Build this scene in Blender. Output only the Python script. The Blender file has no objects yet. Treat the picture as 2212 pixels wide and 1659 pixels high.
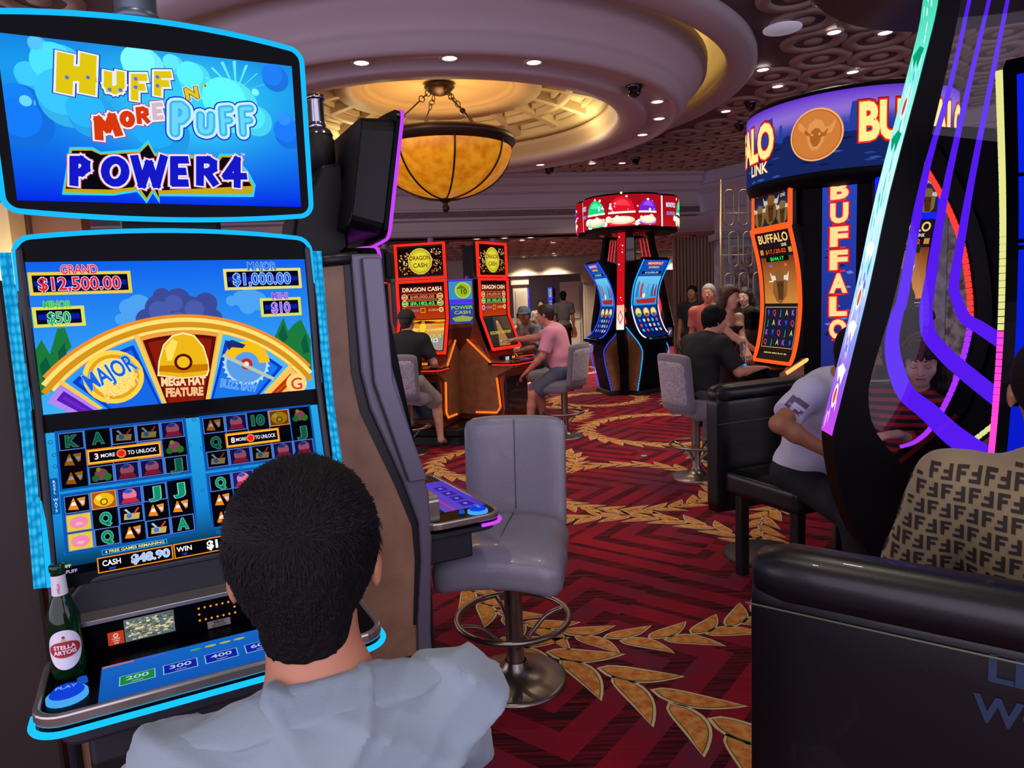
import bpy, bmesh, math, random
import numpy as np
from math import sin, cos, pi, radians, atan2, sqrt, hypot
from mathutils import Vector, Matrix
random.seed(7)
scene = bpy.context.scene
COL = scene.collection
# ---------------- camera ----------------
F = 1500.; PW, PH = 2212, 1659
_p = radians(6.8); _r = radians(2.5)
CAM = Vector((0, 0, 1.6))
_R = Vector((1, 0, 0)); _U = Vector((0, sin(_p), cos(_p))); _D = Vector((0, cos(_p), -sin(_p)))
_R2 = _R*cos(_r)-_U*sin(_r); _U2 = _U*cos(_r)+_R*sin(_r)
cd = bpy.data.cameras.new('camera'); cam = bpy.data.objects.new('camera', cd); COL.objects.link(cam)
cd.sensor_width = 36; cd.lens = F/PW*36; cd.clip_start = .05; cd.clip_end = 200
cam.matrix_world = Matrix(((_R2.x, _U2.x, -_D.x, 0), (_R2.y, _U2.y, -_D.y, 0), (_R2.z, _U2.z, -_D.z, 1.6), (0, 0, 0, 1)))
scene.camera = cam
scene.view_settings.view_transform = 'Standard'; scene.view_settings.look = 'None'
scene.view_settings.exposure = 0.0; scene.view_settings.gamma = 1; scene.view_settings.use_curve_mapping = False
scene.cycles.max_bounces = 6; scene.cycles.diffuse_bounces = 3; scene.cycles.glossy_bounces = 3
scene.cycles.transparent_max_bounces = 8; scene.cycles.sample_clamp_indirect = 4
scene.cycles.use_denoising = True
try: scene.cycles.use_light_tree = True
except Exception: pass
wd = bpy.data.worlds.new('world'); scene.world = wd; wd.use_nodes = True
wd.node_tree.nodes['Background'].inputs[0].default_value = (.50, .45, .58, 1)
wd.node_tree.nodes['Background'].inputs[1].default_value = 4.1

def lamp(name, kind, loc, energy, color, size=.1, target=None, spot=1.2, blend=.6, sy=None):
    l = bpy.data.lights.new(name, kind); l.energy = energy; l.color = color
    if kind == 'AREA':
        l.size = size
        if sy: l.shape = 'RECTANGLE'; l.size_y = sy
    else: l.shadow_soft_size = size
    if kind == 'SPOT': l.spot_size = spot; l.spot_blend = blend
    o = bpy.data.objects.new(name, l); COL.objects.link(o); o.location = loc
    if target is not None: o.rotation_euler = (Vector(target)-Vector(loc)).to_track_quat('-Z', 'Y').to_euler()
    return o
#LIGHTS#
# ---------------- pixel helpers: a pixel of the photo -> a point of the place ----------------
def ray(x, y): return _D+_R2*((x-PW/2)/F)-_U2*((y-PH/2)/F)
def aty(x, y, Y): d = ray(x, y); return CAM+d*(Y/d.y)
def atz(x, y, z): d = ray(x, y); return CAM+d*((z-1.6)/d.z)
class Fr:
    def __init__(s, O, deg):
        t = radians(deg); s.O = Vector(O); s.x = Vector((cos(t), sin(t), 0)); s.y = Vector((-sin(t), cos(t), 0)); s.deg = deg
    def loc(s, P): d = P-s.O; return Vector((d.dot(s.x), d.dot(s.y), d.z))
    def w(s, x, y, z=0): return s.O+s.x*x+s.y*y+Vector((0, 0, z))
    def onx(s, px, py, lx): d = ray(px, py); return s.loc(CAM+d*((lx-(CAM-s.O).dot(s.x))/d.dot(s.x)))
    def ony(s, px, py, ly): d = ray(px, py); return s.loc(CAM+d*((ly-(CAM-s.O).dot(s.y))/d.dot(s.y)))

# ---------------- materials ----------------
def lin(c):
    if isinstance(c, str):
        c = c.lstrip('#'); c = c if len(c) == 6 else c[0]*2+c[1]*2+c[2]*2; c = tuple(int(c[i:i+2], 16)/255 for i in (0, 2, 4))
    return tuple(((x/12.92) if x <= .04045 else ((x+.055)/1.055)**2.4) for x in c[:3])
_M = {}
def mat(name, col='#808080', rough=.5, metal=0, emit=0, ecol=None, bump=None, var=None, coat=0, alpha=1, trans=0, spec=.5, ior=1.45, sheen=0):
    if name in _M: return _M[name]
    m = bpy.data.materials.new(name); m.use_nodes = True; nt = m.node_tree; b = nt.nodes['Principled BSDF']
    c = lin(col)+(1,)
    b.inputs['Base Color'].default_value = c; b.inputs['Roughness'].default_value = rough; b.inputs['Metallic'].default_value = metal
    b.inputs['Coat Weight'].default_value = coat; b.inputs['Alpha'].default_value = alpha; b.inputs['Transmission Weight'].default_value = trans
    b.inputs['Specular IOR Level'].default_value = spec; b.inputs['IOR'].default_value = ior; b.inputs['Sheen Weight'].default_value = sheen
    if emit:
        b.inputs['Emission Color'].default_value = lin(ecol or col)+(1,); b.inputs['Emission Strength'].default_value = emit
    tc = None
    if bump or var:
        tc = nt.nodes.new('ShaderNodeTexCoord')
    if bump:
        n = nt.nodes.new('ShaderNodeTexNoise'); n.inputs['Scale'].default_value = bump[0]; n.inputs['Detail'].default_value = 4
        nt.links.new(tc.outputs['Object'], n.inputs['Vector'])
        bm_ = nt.nodes.new('ShaderNodeBump'); bm_.inputs['Strength'].default_value = bump[1]; bm_.inputs['Distance'].default_value = .01
        nt.links.new(n.outputs['Fac'], bm_.inputs['Height']); nt.links.new(bm_.outputs['Normal'], b.inputs['Normal'])
    if var:   # (scale, colour2, detail)
        n = nt.nodes.new('ShaderNodeTexNoise'); n.inputs['Scale'].default_value = var[0]; n.inputs['Detail'].default_value = var[2] if len(var) > 2 else 4
        nt.links.new(tc.outputs['Object'], n.inputs['Vector'])
        r_ = nt.nodes.new('ShaderNodeValToRGB'); r_.color_ramp.elements[0].position = .35; r_.color_ramp.elements[1].position = .65
        r_.color_ramp.elements[0].color = c; r_.color_ramp.elements[1].color = lin(var[1])+(1,)
        nt.links.new(n.outputs['Fac'], r_.inputs['Fac']); nt.links.new(r_.outputs['Color'], b.inputs['Base Color'])
    _M[name] = m; return m
def glow(name, col, s=1.0):
    if name in _M: return _M[name]
    m = bpy.data.materials.new(name); m.use_nodes = True; nt = m.node_tree; nt.nodes.clear()
    e = nt.nodes.new('ShaderNodeEmission'); e.inputs[0].default_value = lin(col)+(1,); e.inputs[1].default_value = s
    o = nt.nodes.new('ShaderNodeOutputMaterial'); nt.links.new(e.outputs[0], o.inputs[0]); _M[name] = m; return m
def vglow(s=1.0):
    name = 'lit_screen_%d' % round(s*100)
    if name in _M: return _M[name]
    m = bpy.data.materials.new(name); m.use_nodes = True; nt = m.node_tree; nt.nodes.clear()
    a = nt.nodes.new('ShaderNodeVertexColor'); a.layer_name = 'Col'
    e = nt.nodes.new('ShaderNodeEmission'); e.inputs[1].default_value = s; nt.links.new(a.outputs[0], e.inputs[0])
    o = nt.nodes.new('ShaderNodeOutputMaterial'); nt.links.new(e.outputs[0], o.inputs[0]); _M[name] = m; return m
def vmatte():
    if 'printed' in _M: return _M['printed']
    m = bpy.data.materials.new('printed'); m.use_nodes = True; nt = m.node_tree; b = nt.nodes['Principled BSDF']
    a = nt.nodes.new('ShaderNodeVertexColor'); a.layer_name = 'Col'; nt.links.new(a.outputs[0], b.inputs['Base Color'])
    b.inputs['Roughness'].default_value = .6; _M['printed'] = m; return m

# ---------------- objects ----------------
def tag(o, label=None, cat=None, group=None, kind=None):
    if label: o['label'] = label
    if cat: o['category'] = cat
    if group: o['group'] = group
    if kind: o['kind'] = kind
    return o
def thing(name, label, cat, loc=(0, 0, 0), rz=0, group=None):
    o = bpy.data.objects.new(name, None); COL.objects.link(o); o.empty_display_size = .1
    o.location = loc; o.rotation_euler = (0, 0, radians(rz)); return tag(o, label, cat, group)
def rootmat(p):
    M = Matrix.Identity(4)
    while p is not None:
        M = (Matrix.Translation(p.location) @ p.rotation_euler.to_matrix().to_4x4() @ Matrix.Diagonal(tuple(p.scale)+(1,))) @ M; p = p.parent
    return M
def link_mesh(name, me, parent=None, label=None):
    o = bpy.data.objects.new(name, me); COL.objects.link(o)
    if parent: o.parent = parent
    if label: o['label'] = label
    return o
class MB:
    def __init__(s, T=None): s.v = []; s.f = []; s.mi = []; s.sm = []; s.T = T
    def add(s, vs, fs, mi=0, sm=False):
        b = len(s.v)
        if s.T is not None: vs = [s.T @ Vector(v) for v in vs]
        s.v += [tuple(v) for v in vs]
        for f in fs: s.f.append(tuple(i+b for i in f)); s.mi.append(mi); s.sm.append(sm)
        return s
    def box(s, x0, x1, y0, y1, z0, z1, mi=0):
        v = [(x, y, z) for z in (z0, z1) for y in (y0, y1) for x in (x0, x1)]
        return s.add(v, [(0, 2, 3, 1), (4, 5, 7, 6), (0, 1, 5, 4), (2, 6, 7, 3), (0, 4, 6, 2), (1, 3, 7, 5)], mi)
    def prism(s, pts, O, u, v, w, mi=0, capmi=None, sm=False):   # polygon in the plane O,u,v, extruded along vector w
        O, u, v, w = map(Vector, (O, u, v, w)); n = len(pts)
        a = [O+u*p[0]+v*p[1] for p in pts]; b = [q+w for q in a]
        s.add(a+b, [(i, (i+1) % n, n+(i+1) % n, n+i) for i in range(n)], mi, sm)
        s.add(a+b, [tuple(range(n))[::-1], tuple(range(n, 2*n))], mi if capmi is None else capmi); return s
    def ringprism(s, outer, inner, O, u, v, w, mi=0, mo=None, mn=None):
        O, u, v, w = map(Vector, (O, u, v, w)); n = len(outer)
        A = [O+u*p[0]+v*p[1] for p in outer]; B = [O+u*p[0]+v*p[1] for p in inner]
        V = A+B+[q+w for q in A]+[q+w for q in B]
        for i in range(n):
            j = (i+1) % n
            s.add([V[k] for k in (i, j, n+j, n+i)], [(0, 1, 2, 3)], mi)
            s.add([V[2*n+k] for k in (i, j, n+j, n+i)], [(3, 2, 1, 0)], mi)
            s.add([V[i], V[j], V[2*n+j], V[2*n+i]], [(3, 2, 1, 0)], mi if mo is None else mo)
            s.add([V[n+i], V[n+j], V[3*n+j], V[3*n+i]], [(0, 1, 2, 3)], mi if mn is None else mn)
        return s
    def tube(s, pts, r, seg=10, mi=0, closed=False, cap=True, flat=1.0):
        P = [Vector(p) for p in pts]; n = len(P); rr = r if isinstance(r, (list, tuple)) else [r]*n
        up = Vector((0, 0, 1)); V = []; prev = None
        for i in range(n):
            t = (P[(i+1) % n]-P[i-1]) if closed else (P[min(i+1, n-1)]-P[max(i-1, 0)])
            t.normalize()
            if prev is None:
                a = t.cross(up)
                if a.length < .05: a = t.cross(Vector((1, 0, 0)))
            else: a = prev-t*prev.dot(t)
            a.normalize(); prev = a; b = t.cross(a)
            V += [P[i]+(a*cos(2*pi*k/seg)+b*sin(2*pi*k/seg)*flat)*rr[i] for k in range(seg)]
        m = n if closed else n-1
        fs = [(i*seg+k, i*seg+(k+1) % seg, ((i+1) % n)*seg+(k+1) % seg, ((i+1) % n)*seg+k) for i in range(m) for k in range(seg)]
        s.add(V, fs, mi, True)
        if cap and not closed: s.add(V[:seg], [tuple(range(seg))[::-1]], mi); s.add(V[-seg:], [tuple(range(seg))], mi)
        return s
    def lathe(s, prof, c=(0, 0, 0), seg=32, mi=0, a0=0, a1=2*pi, sm=True, sx=1, sy=1):
        full = abs(a1-a0-2*pi) < 1e-6; na = seg if full else seg+1
        V = [(c[0]+r*cos(a0+(a1-a0)*k/seg)*sx, c[1]+r*sin(a0+(a1-a0)*k/seg)*sy, c[2]+z) for r, z in prof for k in range(na)]
        fs = [(i*na+k, i*na+(k+1) % na, (i+1)*na+(k+1) % na, (i+1)*na+k) for i in range(len(prof)-1) for k in range(seg if not full else na)]
        return s.add(V, fs, mi, sm)
    def sheet(s, fn, nu, nv, mi=0, sm=True):
        V = [fn(i/nu, j/nv) for j in range(nv+1) for i in range(nu+1)]
        return s.add(V, [(j*(nu+1)+i, j*(nu+1)+i+1, (j+1)*(nu+1)+i+1, (j+1)*(nu+1)+i) for j in range(nv) for i in range(nu)], mi, sm)
    def sphere(s, c, r, seg=12, rings=8, mi=0, sc=(1, 1, 1)):
        prof = [(r*sin(pi*i/rings)+1e-5, -r*cos(pi*i/rings)) for i in range(rings+1)]
        V = [(c[0]+q*cos(2*pi*k/seg)*sc[0], c[1]+q*sin(2*pi*k/seg)*sc[1], c[2]+z*sc[2]) for q, z in prof for k in range(seg)]
        return s.add(V, [(i*seg+k, i*seg+(k+1) % seg, (i+1)*seg+(k+1) % seg, (i+1)*seg+k) for i in range(rings) for k in range(seg)], mi, True)
    def build(s, name, mats, parent=None, world=False, bevel=0, sub=0, label=None, seg=2, solid=0):
        me = bpy.data.meshes.new(name); V = s.v
        if world and parent is not None:
            I = rootmat(parent).inverted(); V = [tuple(I @ Vector(v)) for v in V]
        me.from_pydata(V, [], s.f)
        if not isinstance(mats, (list, tuple)): mats = [mats]
        for m in mats: me.materials.append(m)
        me.polygons.foreach_set('material_index', s.mi); me.polygons.foreach_set('use_smooth', s.sm)
        bm = bmesh.new(); bm.from_mesh(me); bmesh.ops.remove_doubles(bm, verts=bm.verts, dist=1e-5)
        bmesh.ops.recalc_face_normals(bm, faces=bm.faces); bm.to_mesh(me); bm.free()
        o = link_mesh(name, me, parent, label)
        if solid: md = o.modifiers.new('solid', 'SOLIDIFY'); md.thickness = solid; md.offset = 0
        if bevel:
            md = o.modifiers.new('bevel', 'BEVEL'); md.width = bevel; md.segments = seg; md.limit_method = 'ANGLE'; md.angle_limit = radians(40)
        if sub:
            md = o.modifiers.new('sub', 'SUBSURF'); md.levels = sub; md.render_levels = sub
        return o
def struct(o, label=None): o['kind'] = 'structure'; return o
def rrect(w, h, r, seg=5, cx=0, cy=0, bow=0, bowb=0):
    P = []
    for (sx, sy, a) in ((1, 1, 0), (-1, 1, 90), (-1, -1, 180), (1, -1, 270)):
        for k in range(seg+1):
            t = radians(a+90*k/seg); P.append((sx*(w/2-r)+r*cos(t), sy*(h/2-r)+r*sin(t)))
        # straight runs get extra points so that they can bow
        if a == 0: P += [(w/2-r-(w-2*r)*k/12, h/2) for k in range(1, 12)]
        if a == 180: P += [(-w/2+r+(w-2*r)*k/12, -h/2) for k in range(1, 12)]
    out = []
    for x, y in P:
        q = 1-(2*x/w)**2
        y2 = y+(bow*q if y > 0 else -bowb*q)
        out.append((x+cx, y2+cy))
    return out
# ---------------- art: flat coloured shapes laid on a screen or a sign ----------------
_TC = {}
def textmesh(txt, off=0.0, ext=0):
    key = (txt, round(off, 4))
    if key in _TC: return _TC[key]
    cu = bpy.data.curves.new('t', 'FONT'); cu.body = txt; cu.size = 1; cu.offset = off; cu.resolution_u = 3; cu.fill_mode = 'BOTH'
    ob = bpy.data.objects.new('t', cu)
    me = bpy.data.meshes.new_from_object(ob)
    V = [(v.co.x, v.co.y) for v in me.vertices]; Fc = [tuple(p.vertices) for p in me.polygons]
    bpy.data.objects.remove(ob); bpy.data.curves.remove(cu); bpy.data.meshes.remove(me)
    _TC[key] = (V, Fc); return _TC[key]
_o = [(.5+.42*cos(2*pi*k/14), .5+.5*sin(2*pi*k/14)) for k in range(15)]
STROKE = {'H': [[(.1, 0), (.1, 1)], [(.9, 0), (.9, 1)], [(.1, .5), (.9, .5)]], 'U': [[(.1, 1), (.1, .3), (.2, .08), (.5, 0), (.8, .08), (.9, .3), (.9, 1)]], 'F': [[(.15, 0), (.15, 1)], [(.15, 1), (.95, 1)], [(.15, .52), (.8, .52)]],
 'M': [[(.02, 0), (.15, 1)], [(.15, 1), (.5, .35), (.85, 1)], [(.85, 1), (.98, 0)]], 'O': [_o], 'R': [[(.12, 0), (.12, 1)], [(.12, 1), (.6, 1), (.88, .88), (.88, .62), (.6, .48), (.12, .48)], [(.5, .48), (.95, 0)]], 'E': [[(.12, 0), (.12, 1)], [(.12, 1), (.9, 1)], [(.12, .5), (.75, .5)], [(.12, 0), (.9, 0)]],
 'P': [[(.15, 0), (.15, 1)], [(.15, 1), (.6, 1), (.9, .86), (.9, .62), (.6, .46), (.15, .46)]], 'W': [[(0, 1), (.25, 0)], [(.25, 0), (.5, .8)], [(.5, .8), (.75, 0)], [(.75, 0), (1, 1)]], '4': [[(.62, 0), (.62, 1)], [(.62, 1), (.1, .35), (.95, .35)]], 'N': [[(.1, 0), (.1, 1)], [(.1, 1), (.9, 0)], [(.9, 0), (.9, 1)]]}
class Art:
    """surf(u,v,h) -> point in the parent's space; h = height above the surface"""
    def __init__(s, surf, step=.0008): s.surf = surf; s.V = []; s.F = []; s.C = []; s.step = step; s.cuts = []
    def _add(s, V, Fc, col, L):
        b = len(s.V); s.n = getattr(s, 'n', 0)+1; L = L+s.n*.006
        s.V += [(x, y, L) for x, y in V]
        if callable(col): s.C += [col(x, y) for x, y in V]
        else:
            c = lin(col)
            s.C += [c]*len(V)
        s.F += [tuple(i+b for i in f) for f in Fc]
    def poly(s, P, col, L=1): s._add(P, [tuple(range(len(P)))], col, L); return s
    def grid(s, x0, y0, x1, y1, nx, ny, col, L=0):
        V = [(x0+(x1-x0)*i/nx, y0+(y1-y0)*j/ny) for j in range(ny+1) for i in range(nx+1)]
        s._add(V, [(j*(nx+1)+i, j*(nx+1)+i+1, (j+1)*(nx+1)+i+1, (j+1)*(nx+1)+i) for j in range(ny) for i in range(nx)], col, L); return s
    def grad(s, x0, y0, x1, y1, cb, ct, L=0, nx=6, ny=6):
        a, b = lin(cb), lin(ct)
        return s.grid(x0, y0, x1, y1, nx, ny, lambda x, y: tuple(a[i]+(b[i]-a[i])*(y-y0)/(y1-y0) for i in range(3)), L)
    def rect(s, x0, y0, x1, y1, col, L=1, nx=1, ny=1):
        return s.grid(x0, y0, x1, y1, nx, ny, col, L)
    def frame(s, x0, y0, x1, y1, t, col, L=2):
        for a in ((x0, y0, x1, y0+t), (x0, y1-t, x1, y1), (x0, y0, x0+t, y1), (x1-t, y0, x1, y1)): s.rect(*a, col, L, 3 if a[2]-a[0] > t*2 else 1, 3 if a[3]-a[1] > t*2 else 1)
        return s
    def disc(s, x, y, r, col, L=1, ry=None, seg=24, rot=0, a0=0, a1=360):
        ry = ry or r; n = seg; P = []
        full = a1-a0 >= 360
        for k in range(n if full else n+1):
            t = radians(a0+(a1-a0)*k/n); px, py = r*cos(t), ry*sin(t)
            P.append((x+px*cos(rot)-py*sin(rot), y+px*sin(rot)+py*cos(rot)))
        return s.poly(P, col, L)
    def ring(s, x, y, r0, r1, col, L=1, seg=32, a0=0, a1=360):
        V = [(x+r*cos(radians(a0+(a1-a0)*k/seg)), y+r*sin(radians(a0+(a1-a0)*k/seg))) for r in (r0, r1) for k in range(seg+1)]
        s._add(V, [(k, k+1, seg+2+k, seg+1+k) for k in range(seg)], col, L); return s
    def text(s, txt, x, y, h, col, L=2, w=None, bold=.02, out=None, outw=.03, rot=0, sh=0, arch=0, sx=1, out2=None, out2w=.055):
        """h = cap height; w = fitted width; centred at x,y"""
        V0, F0 = textmesh(txt, bold)
        if not V0: return s
        xs = [v[0] for v in V0]; x0, x1 = min(xs), max(xs); cap = .70; k = h/cap
        kx = (w/(x1-x0)) if w else k*sx
        lay = [(bold, col, 0)]
        if out: lay.append((bold+outw, out, -.5))
        if out2: lay.append((bold+out2w, out2, -1))
        cr, sr = cos(radians(rot)), sin(radians(rot))
        for off, c, dl in lay:
            V, Fc = textmesh(txt, off); P = []
            for (a, b) in V:
                X = (a-(x0+x1)/2)*kx; Y = (b-cap/2)*k
                X += sh*Y
                if arch: Y += arch*(1-(2*X/((x1-x0)*kx))**2)
                P.append((x+X*cr-Y*sr, y+X*sr+Y*cr))
            s._add(P, Fc, c, L+dl)
        return s
    def strokes(s, ch, place, t, layers, L, rnd=True):
        """fat letter from strokes; place(x,y) maps the unit box, t = stroke width in metres, layers = [(extra width, colour)] from the back forward"""
        for k, (ex, col) in enumerate(layers):
            for seg_ in STROKE[ch]:
                P = [Vector(place(*p)) for p in seg_]; hw = t/2+ex
                for a, b in zip(P[:-1], P[1:]):
                    d = (b-a); n = d.length
                    if n < 1e-6: continue
                    d /= n; m = Vector((-d.y, d.x)); e = d*(hw*.0 if rnd else hw*.75)
                    s.poly([tuple(a-e-m*hw), tuple(b+e-m*hw), tuple(b+e+m*hw), tuple(a-e+m*hw)], col, L+k*.5)
                for q in (P if rnd else P[1:-1]): s.disc(q.x, q.y, hw, col, L+k*.5, seg=12)
        return s
    def build(s, name, parent=None, strength=1.0, matte=False, label=None, cuts=(), clip=None):
        bm = bmesh.new(); cl = bm.verts.layers.float_color.new('Col')
        vs = [bm.verts.new(v) for v in s.V]
        for v, c in zip(vs, s.C): v[cl] = (*c, 1)
        for f in s.F:
            try: bm.faces.new([vs[i] for i in f])
            except ValueError: pass
        if cuts:
            big = [f for f in bm.faces if len(f.verts) > 4]
            bmesh.ops.triangulate(bm, faces=big)
            for (ax, val) in cuts:
                n = (1, 0, 0) if ax == 'u' else (0, 1, 0); co = (val, 0, 0) if ax == 'u' else (0, val, 0)
                bmesh.ops.bisect_plane(bm, geom=bm.verts[:]+bm.edges[:]+bm.faces[:], plane_co=co, plane_no=n, dist=1e-6)
        if clip:
            for co, n in (((clip[0], 0, 0), (-1, 0, 0)), ((clip[2], 0, 0), (1, 0, 0)), ((0, clip[1], 0), (0, -1, 0)), ((0, clip[3], 0), (0, 1, 0))):
                bmesh.ops.bisect_plane(bm, geom=bm.verts[:]+bm.edges[:]+bm.faces[:], plane_co=co, plane_no=n, dist=1e-6, clear_outer=True)
        for v in bm.verts: v.co = s.surf(v.co.x, v.co.y, (v.co.z+.5)*s.step)
        me = bpy.data.meshes.new(name); bm.to_mesh(me); bm.free()
        me.materials.append(vmatte() if matte else vglow(strength))
        return link_mesh(name, me, parent, label)
def planesurf(O, u, v):
    O, u, v = Vector(O), Vector(u), Vector(v); n = u.cross(v).normalized()
    return lambda a, b, h: O+u*a+v*b+n*h
def catmull(P, n=6, closed=False):
    P = [Vector(p) for p in P]; out = []; m = len(P)
    for i in range(m if closed else m-1):
        g = lambda k: P[k % m] if closed else P[max(0, min(m-1, k))]
        a, b, c, d = g(i-1), g(i), g(i+1), g(i+2)
        for k in range(n):
            t = k/n; out.append(.5*((2*b)+(c-a)*t+(2*a-5*b+4*c-d)*t*t+(3*b-a-3*c+d)*t**3))
    if not closed: out.append(P[-1])
    return out
# ================= materials of the room =================
PLASTER = mat('plaster_mauve', '#ac9ca4', .6, bump=(30, .05))
CREAM = mat('plaster_cream', '#cdbb90', .6)
def carpet_mat():
    m = bpy.data.materials.new('carpet_red_key'); m.use_nodes = True; nt = m.node_tree; N = nt.nodes; K = nt.links.new
    b = N['Principled BSDF']; b.inputs['Roughness'].default_value = .95; b.inputs['Specular IOR Level'].default_value = .15
    tc = N.new('ShaderNodeTexCoord'); mp = N.new('ShaderNodeMapping'); mp.inputs['Rotation'].default_value = (0, 0, radians(38)); K(tc.outputs['Object'], mp.inputs['Vector'])
    sx = N.new('ShaderNodeSeparateXYZ'); K(mp.outputs[0], sx.inputs[0])
    def M(op, a, b_=None, c=None):
        n = N.new('ShaderNodeMath'); n.operation = op
        for i, q in enumerate((a, b_, c)):
            if q is None: continue
            if isinstance(q, (int, float)): n.inputs[i].default_value = q
            else: K(q, n.inputs[i])
        return n.outputs[0]
    T = .84
    ax = M('PINGPONG', sx.outputs[0], T); ay = M('PINGPONG', M('ADD', sx.outputs[1], M('MULTIPLY', M('FLOOR', M('DIVIDE', sx.outputs[0], T*2)), T*.7)), T)
    d = M('MAXIMUM', ax, ay); band = M('FRACT', M('DIVIDE', d, .205)); dark = M('LESS_THAN', band, .42)
    mp2 = N.new('ShaderNodeMapping'); mp2.inputs['Rotation'].default_value = (0, 0, radians(38)); mp2.inputs['Scale'].default_value = (3.0, 55, 1); K(tc.outputs['Object'], mp2.inputs['Vector'])
    st = N.new('ShaderNodeTexNoise'); st.inputs['Scale'].default_value = 1; st.inputs['Detail'].default_value = 3; K(mp2.outputs[0], st.inputs['Vector'])
    big = N.new('ShaderNodeTexNoise'); big.inputs['Scale'].default_value = 1.3; big.inputs['Detail'].default_value = 2; K(tc.outputs['Object'], big.inputs['Vector'])
    cr = N.new('ShaderNodeValToRGB'); e = cr.color_ramp.elements; e[0].position = .36; e[0].color = lin('#5c2740')+(1,); e[1].position = .66; e[1].color = lin('#a01a2a')+(1,)
    q = cr.color_ramp.elements.new(.5); q.color = lin('#84142a')+(1,)
    K(M('ADD', M('MULTIPLY', big.outputs[0], .7), M('MULTIPLY', st.outputs[0], .3)), cr.inputs[0])
    cd_ = N.new('ShaderNodeValToRGB'); e = cd_.color_ramp.elements; e[0].position = .4; e[0].color = lin('#2c0a16')+(1,); e[1].position = .68; e[1].color = lin('#7a1626')+(1,)
    K(st.outputs[0], cd_.inputs[0])
    mx = N.new('ShaderNodeMix'); mx.data_type = 'RGBA'; K(dark, mx.inputs[0]); K(cr.outputs[0], mx.inputs[6]); K(cd_.outputs[0], mx.inputs[7])
    fz = N.new('ShaderNodeTexNoise'); fz.inputs['Scale'].default_value = 160; K(tc.outputs['Object'], fz.inputs['Vector'])
    mm = N.new('ShaderNodeMix'); mm.data_type = 'RGBA'; mm.blend_type = 'MULTIPLY'; mm.inputs[0].default_value = .45; K(mx.outputs[2], mm.inputs[6])
    c2 = N.new('ShaderNodeValToRGB'); c2.color_ramp.elements[0].position = .3; c2.color_ramp.elements[1].position = .7; c2.color_ramp.elements[0].color = (.35, .35, .35, 1); K(fz.outputs[0], c2.inputs[0]); K(c2.outputs[0], mm.inputs[7])
    K(mm.outputs[2], b.inputs['Base Color']); return m
LEAFC = mat('carpet_leaf_edge', '#d2bd92', .95, bump=(200, .4), spec=.1); LEAFG = mat('carpet_leaf_green', '#4c6a3c', .95, spec=.1)
LEAFO = mat('carpet_leaf_orange', '#b5642c', .95, var=(26, '#d09a55', 5), spec=.1); WINEC = mat('carpet_wine', '#23080f', .95, spec=.1)  # last one: dark wine carpet colour, not used on any face
fl = MB(); fl.add([(-14, -3, 0), (16, -3, 0), (16, 32, 0), (-14, 32, 0)], [(0, 1, 2, 3)], 0)
def leaf(x, y, ang, L, W, bend=.25):
    ca, sa = cos(ang), sin(ang)
    def shape(k, z, mi):
        P = []; n = 9
        for i in range(n+1):
            t = i/n; w = W*.5*(sin(pi*min(1, t**.72))**.85)*k
            P.append((L*(.5-(1-2*t)*.5*(.55+.45*k))-L/2, w+bend*W*sin(pi*t)))
        for i in range(n-1, 0, -1):
            t = i/n; w = W*.5*(sin(pi*min(1, t**.72))**.85)*k
            P.append((L*(.5-(1-2*t)*.5*(.55+.45*k))-L/2, -w*.8+bend*W*sin(pi*t)))
        fl.add([(x+a*ca-b*sa, y+a*sa+b*ca, z) for a, b in P], [tuple(range(len(P)))], mi)
    shape(1, .0016, 1); shape(.80, .0024, 2); shape(.72, .0032, 3)
def wreath(cx, cy, r, L=.26, a0=0, a1=360, W=None, dirn=1):
    n = max(3, int(2*pi*r/(L*.72)*(a1-a0)/360))
    W = W or L*.37
    for k in range(n):
        a = radians(a0+(a1-a0)*(k+.5)/n)
        for s in (-1, 1):
            aa = a+(.5*L*.5/r if s > 0 else 0)
            rr = r+s*L*.27
            leaf(cx+rr*cos(aa), cy+rr*sin(aa), aa+dirn*(pi/2-s*.5), L*random.uniform(.95, 1.1), W*random.uniform(.9, 1.1), .25*s*dirn)
wreath(.60, 4.02, .93, .28); wreath(.93, 5.80, .74, .25); wreath(1.85, 8.25, .98, .28); wreath(-.1, 6.85, .72, .25); wreath(-1.0, 5.2, .78, .26)
wreath(2.45, 4.3, .85, .27); wreath(.2, 9.6, .8, .28); wreath(3.1, 10.2, .8, .28); wreath(1.35, 10.9, .7, .28); wreath(-1.04, 1.2, 2.12, .36, -40, 62, .135, -1); wreath(2.6, 6.6, .8, .27)
wreath(-.4, 12.8, 1.0, .3); wreath(3.0, 13.2, 1.0, .3); wreath(.9, 15.5, 1.1, .3)
struct(fl.build('floor', [carpet_mat(), LEAFC, LEAFG, LEAFO, WINEC]))

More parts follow.
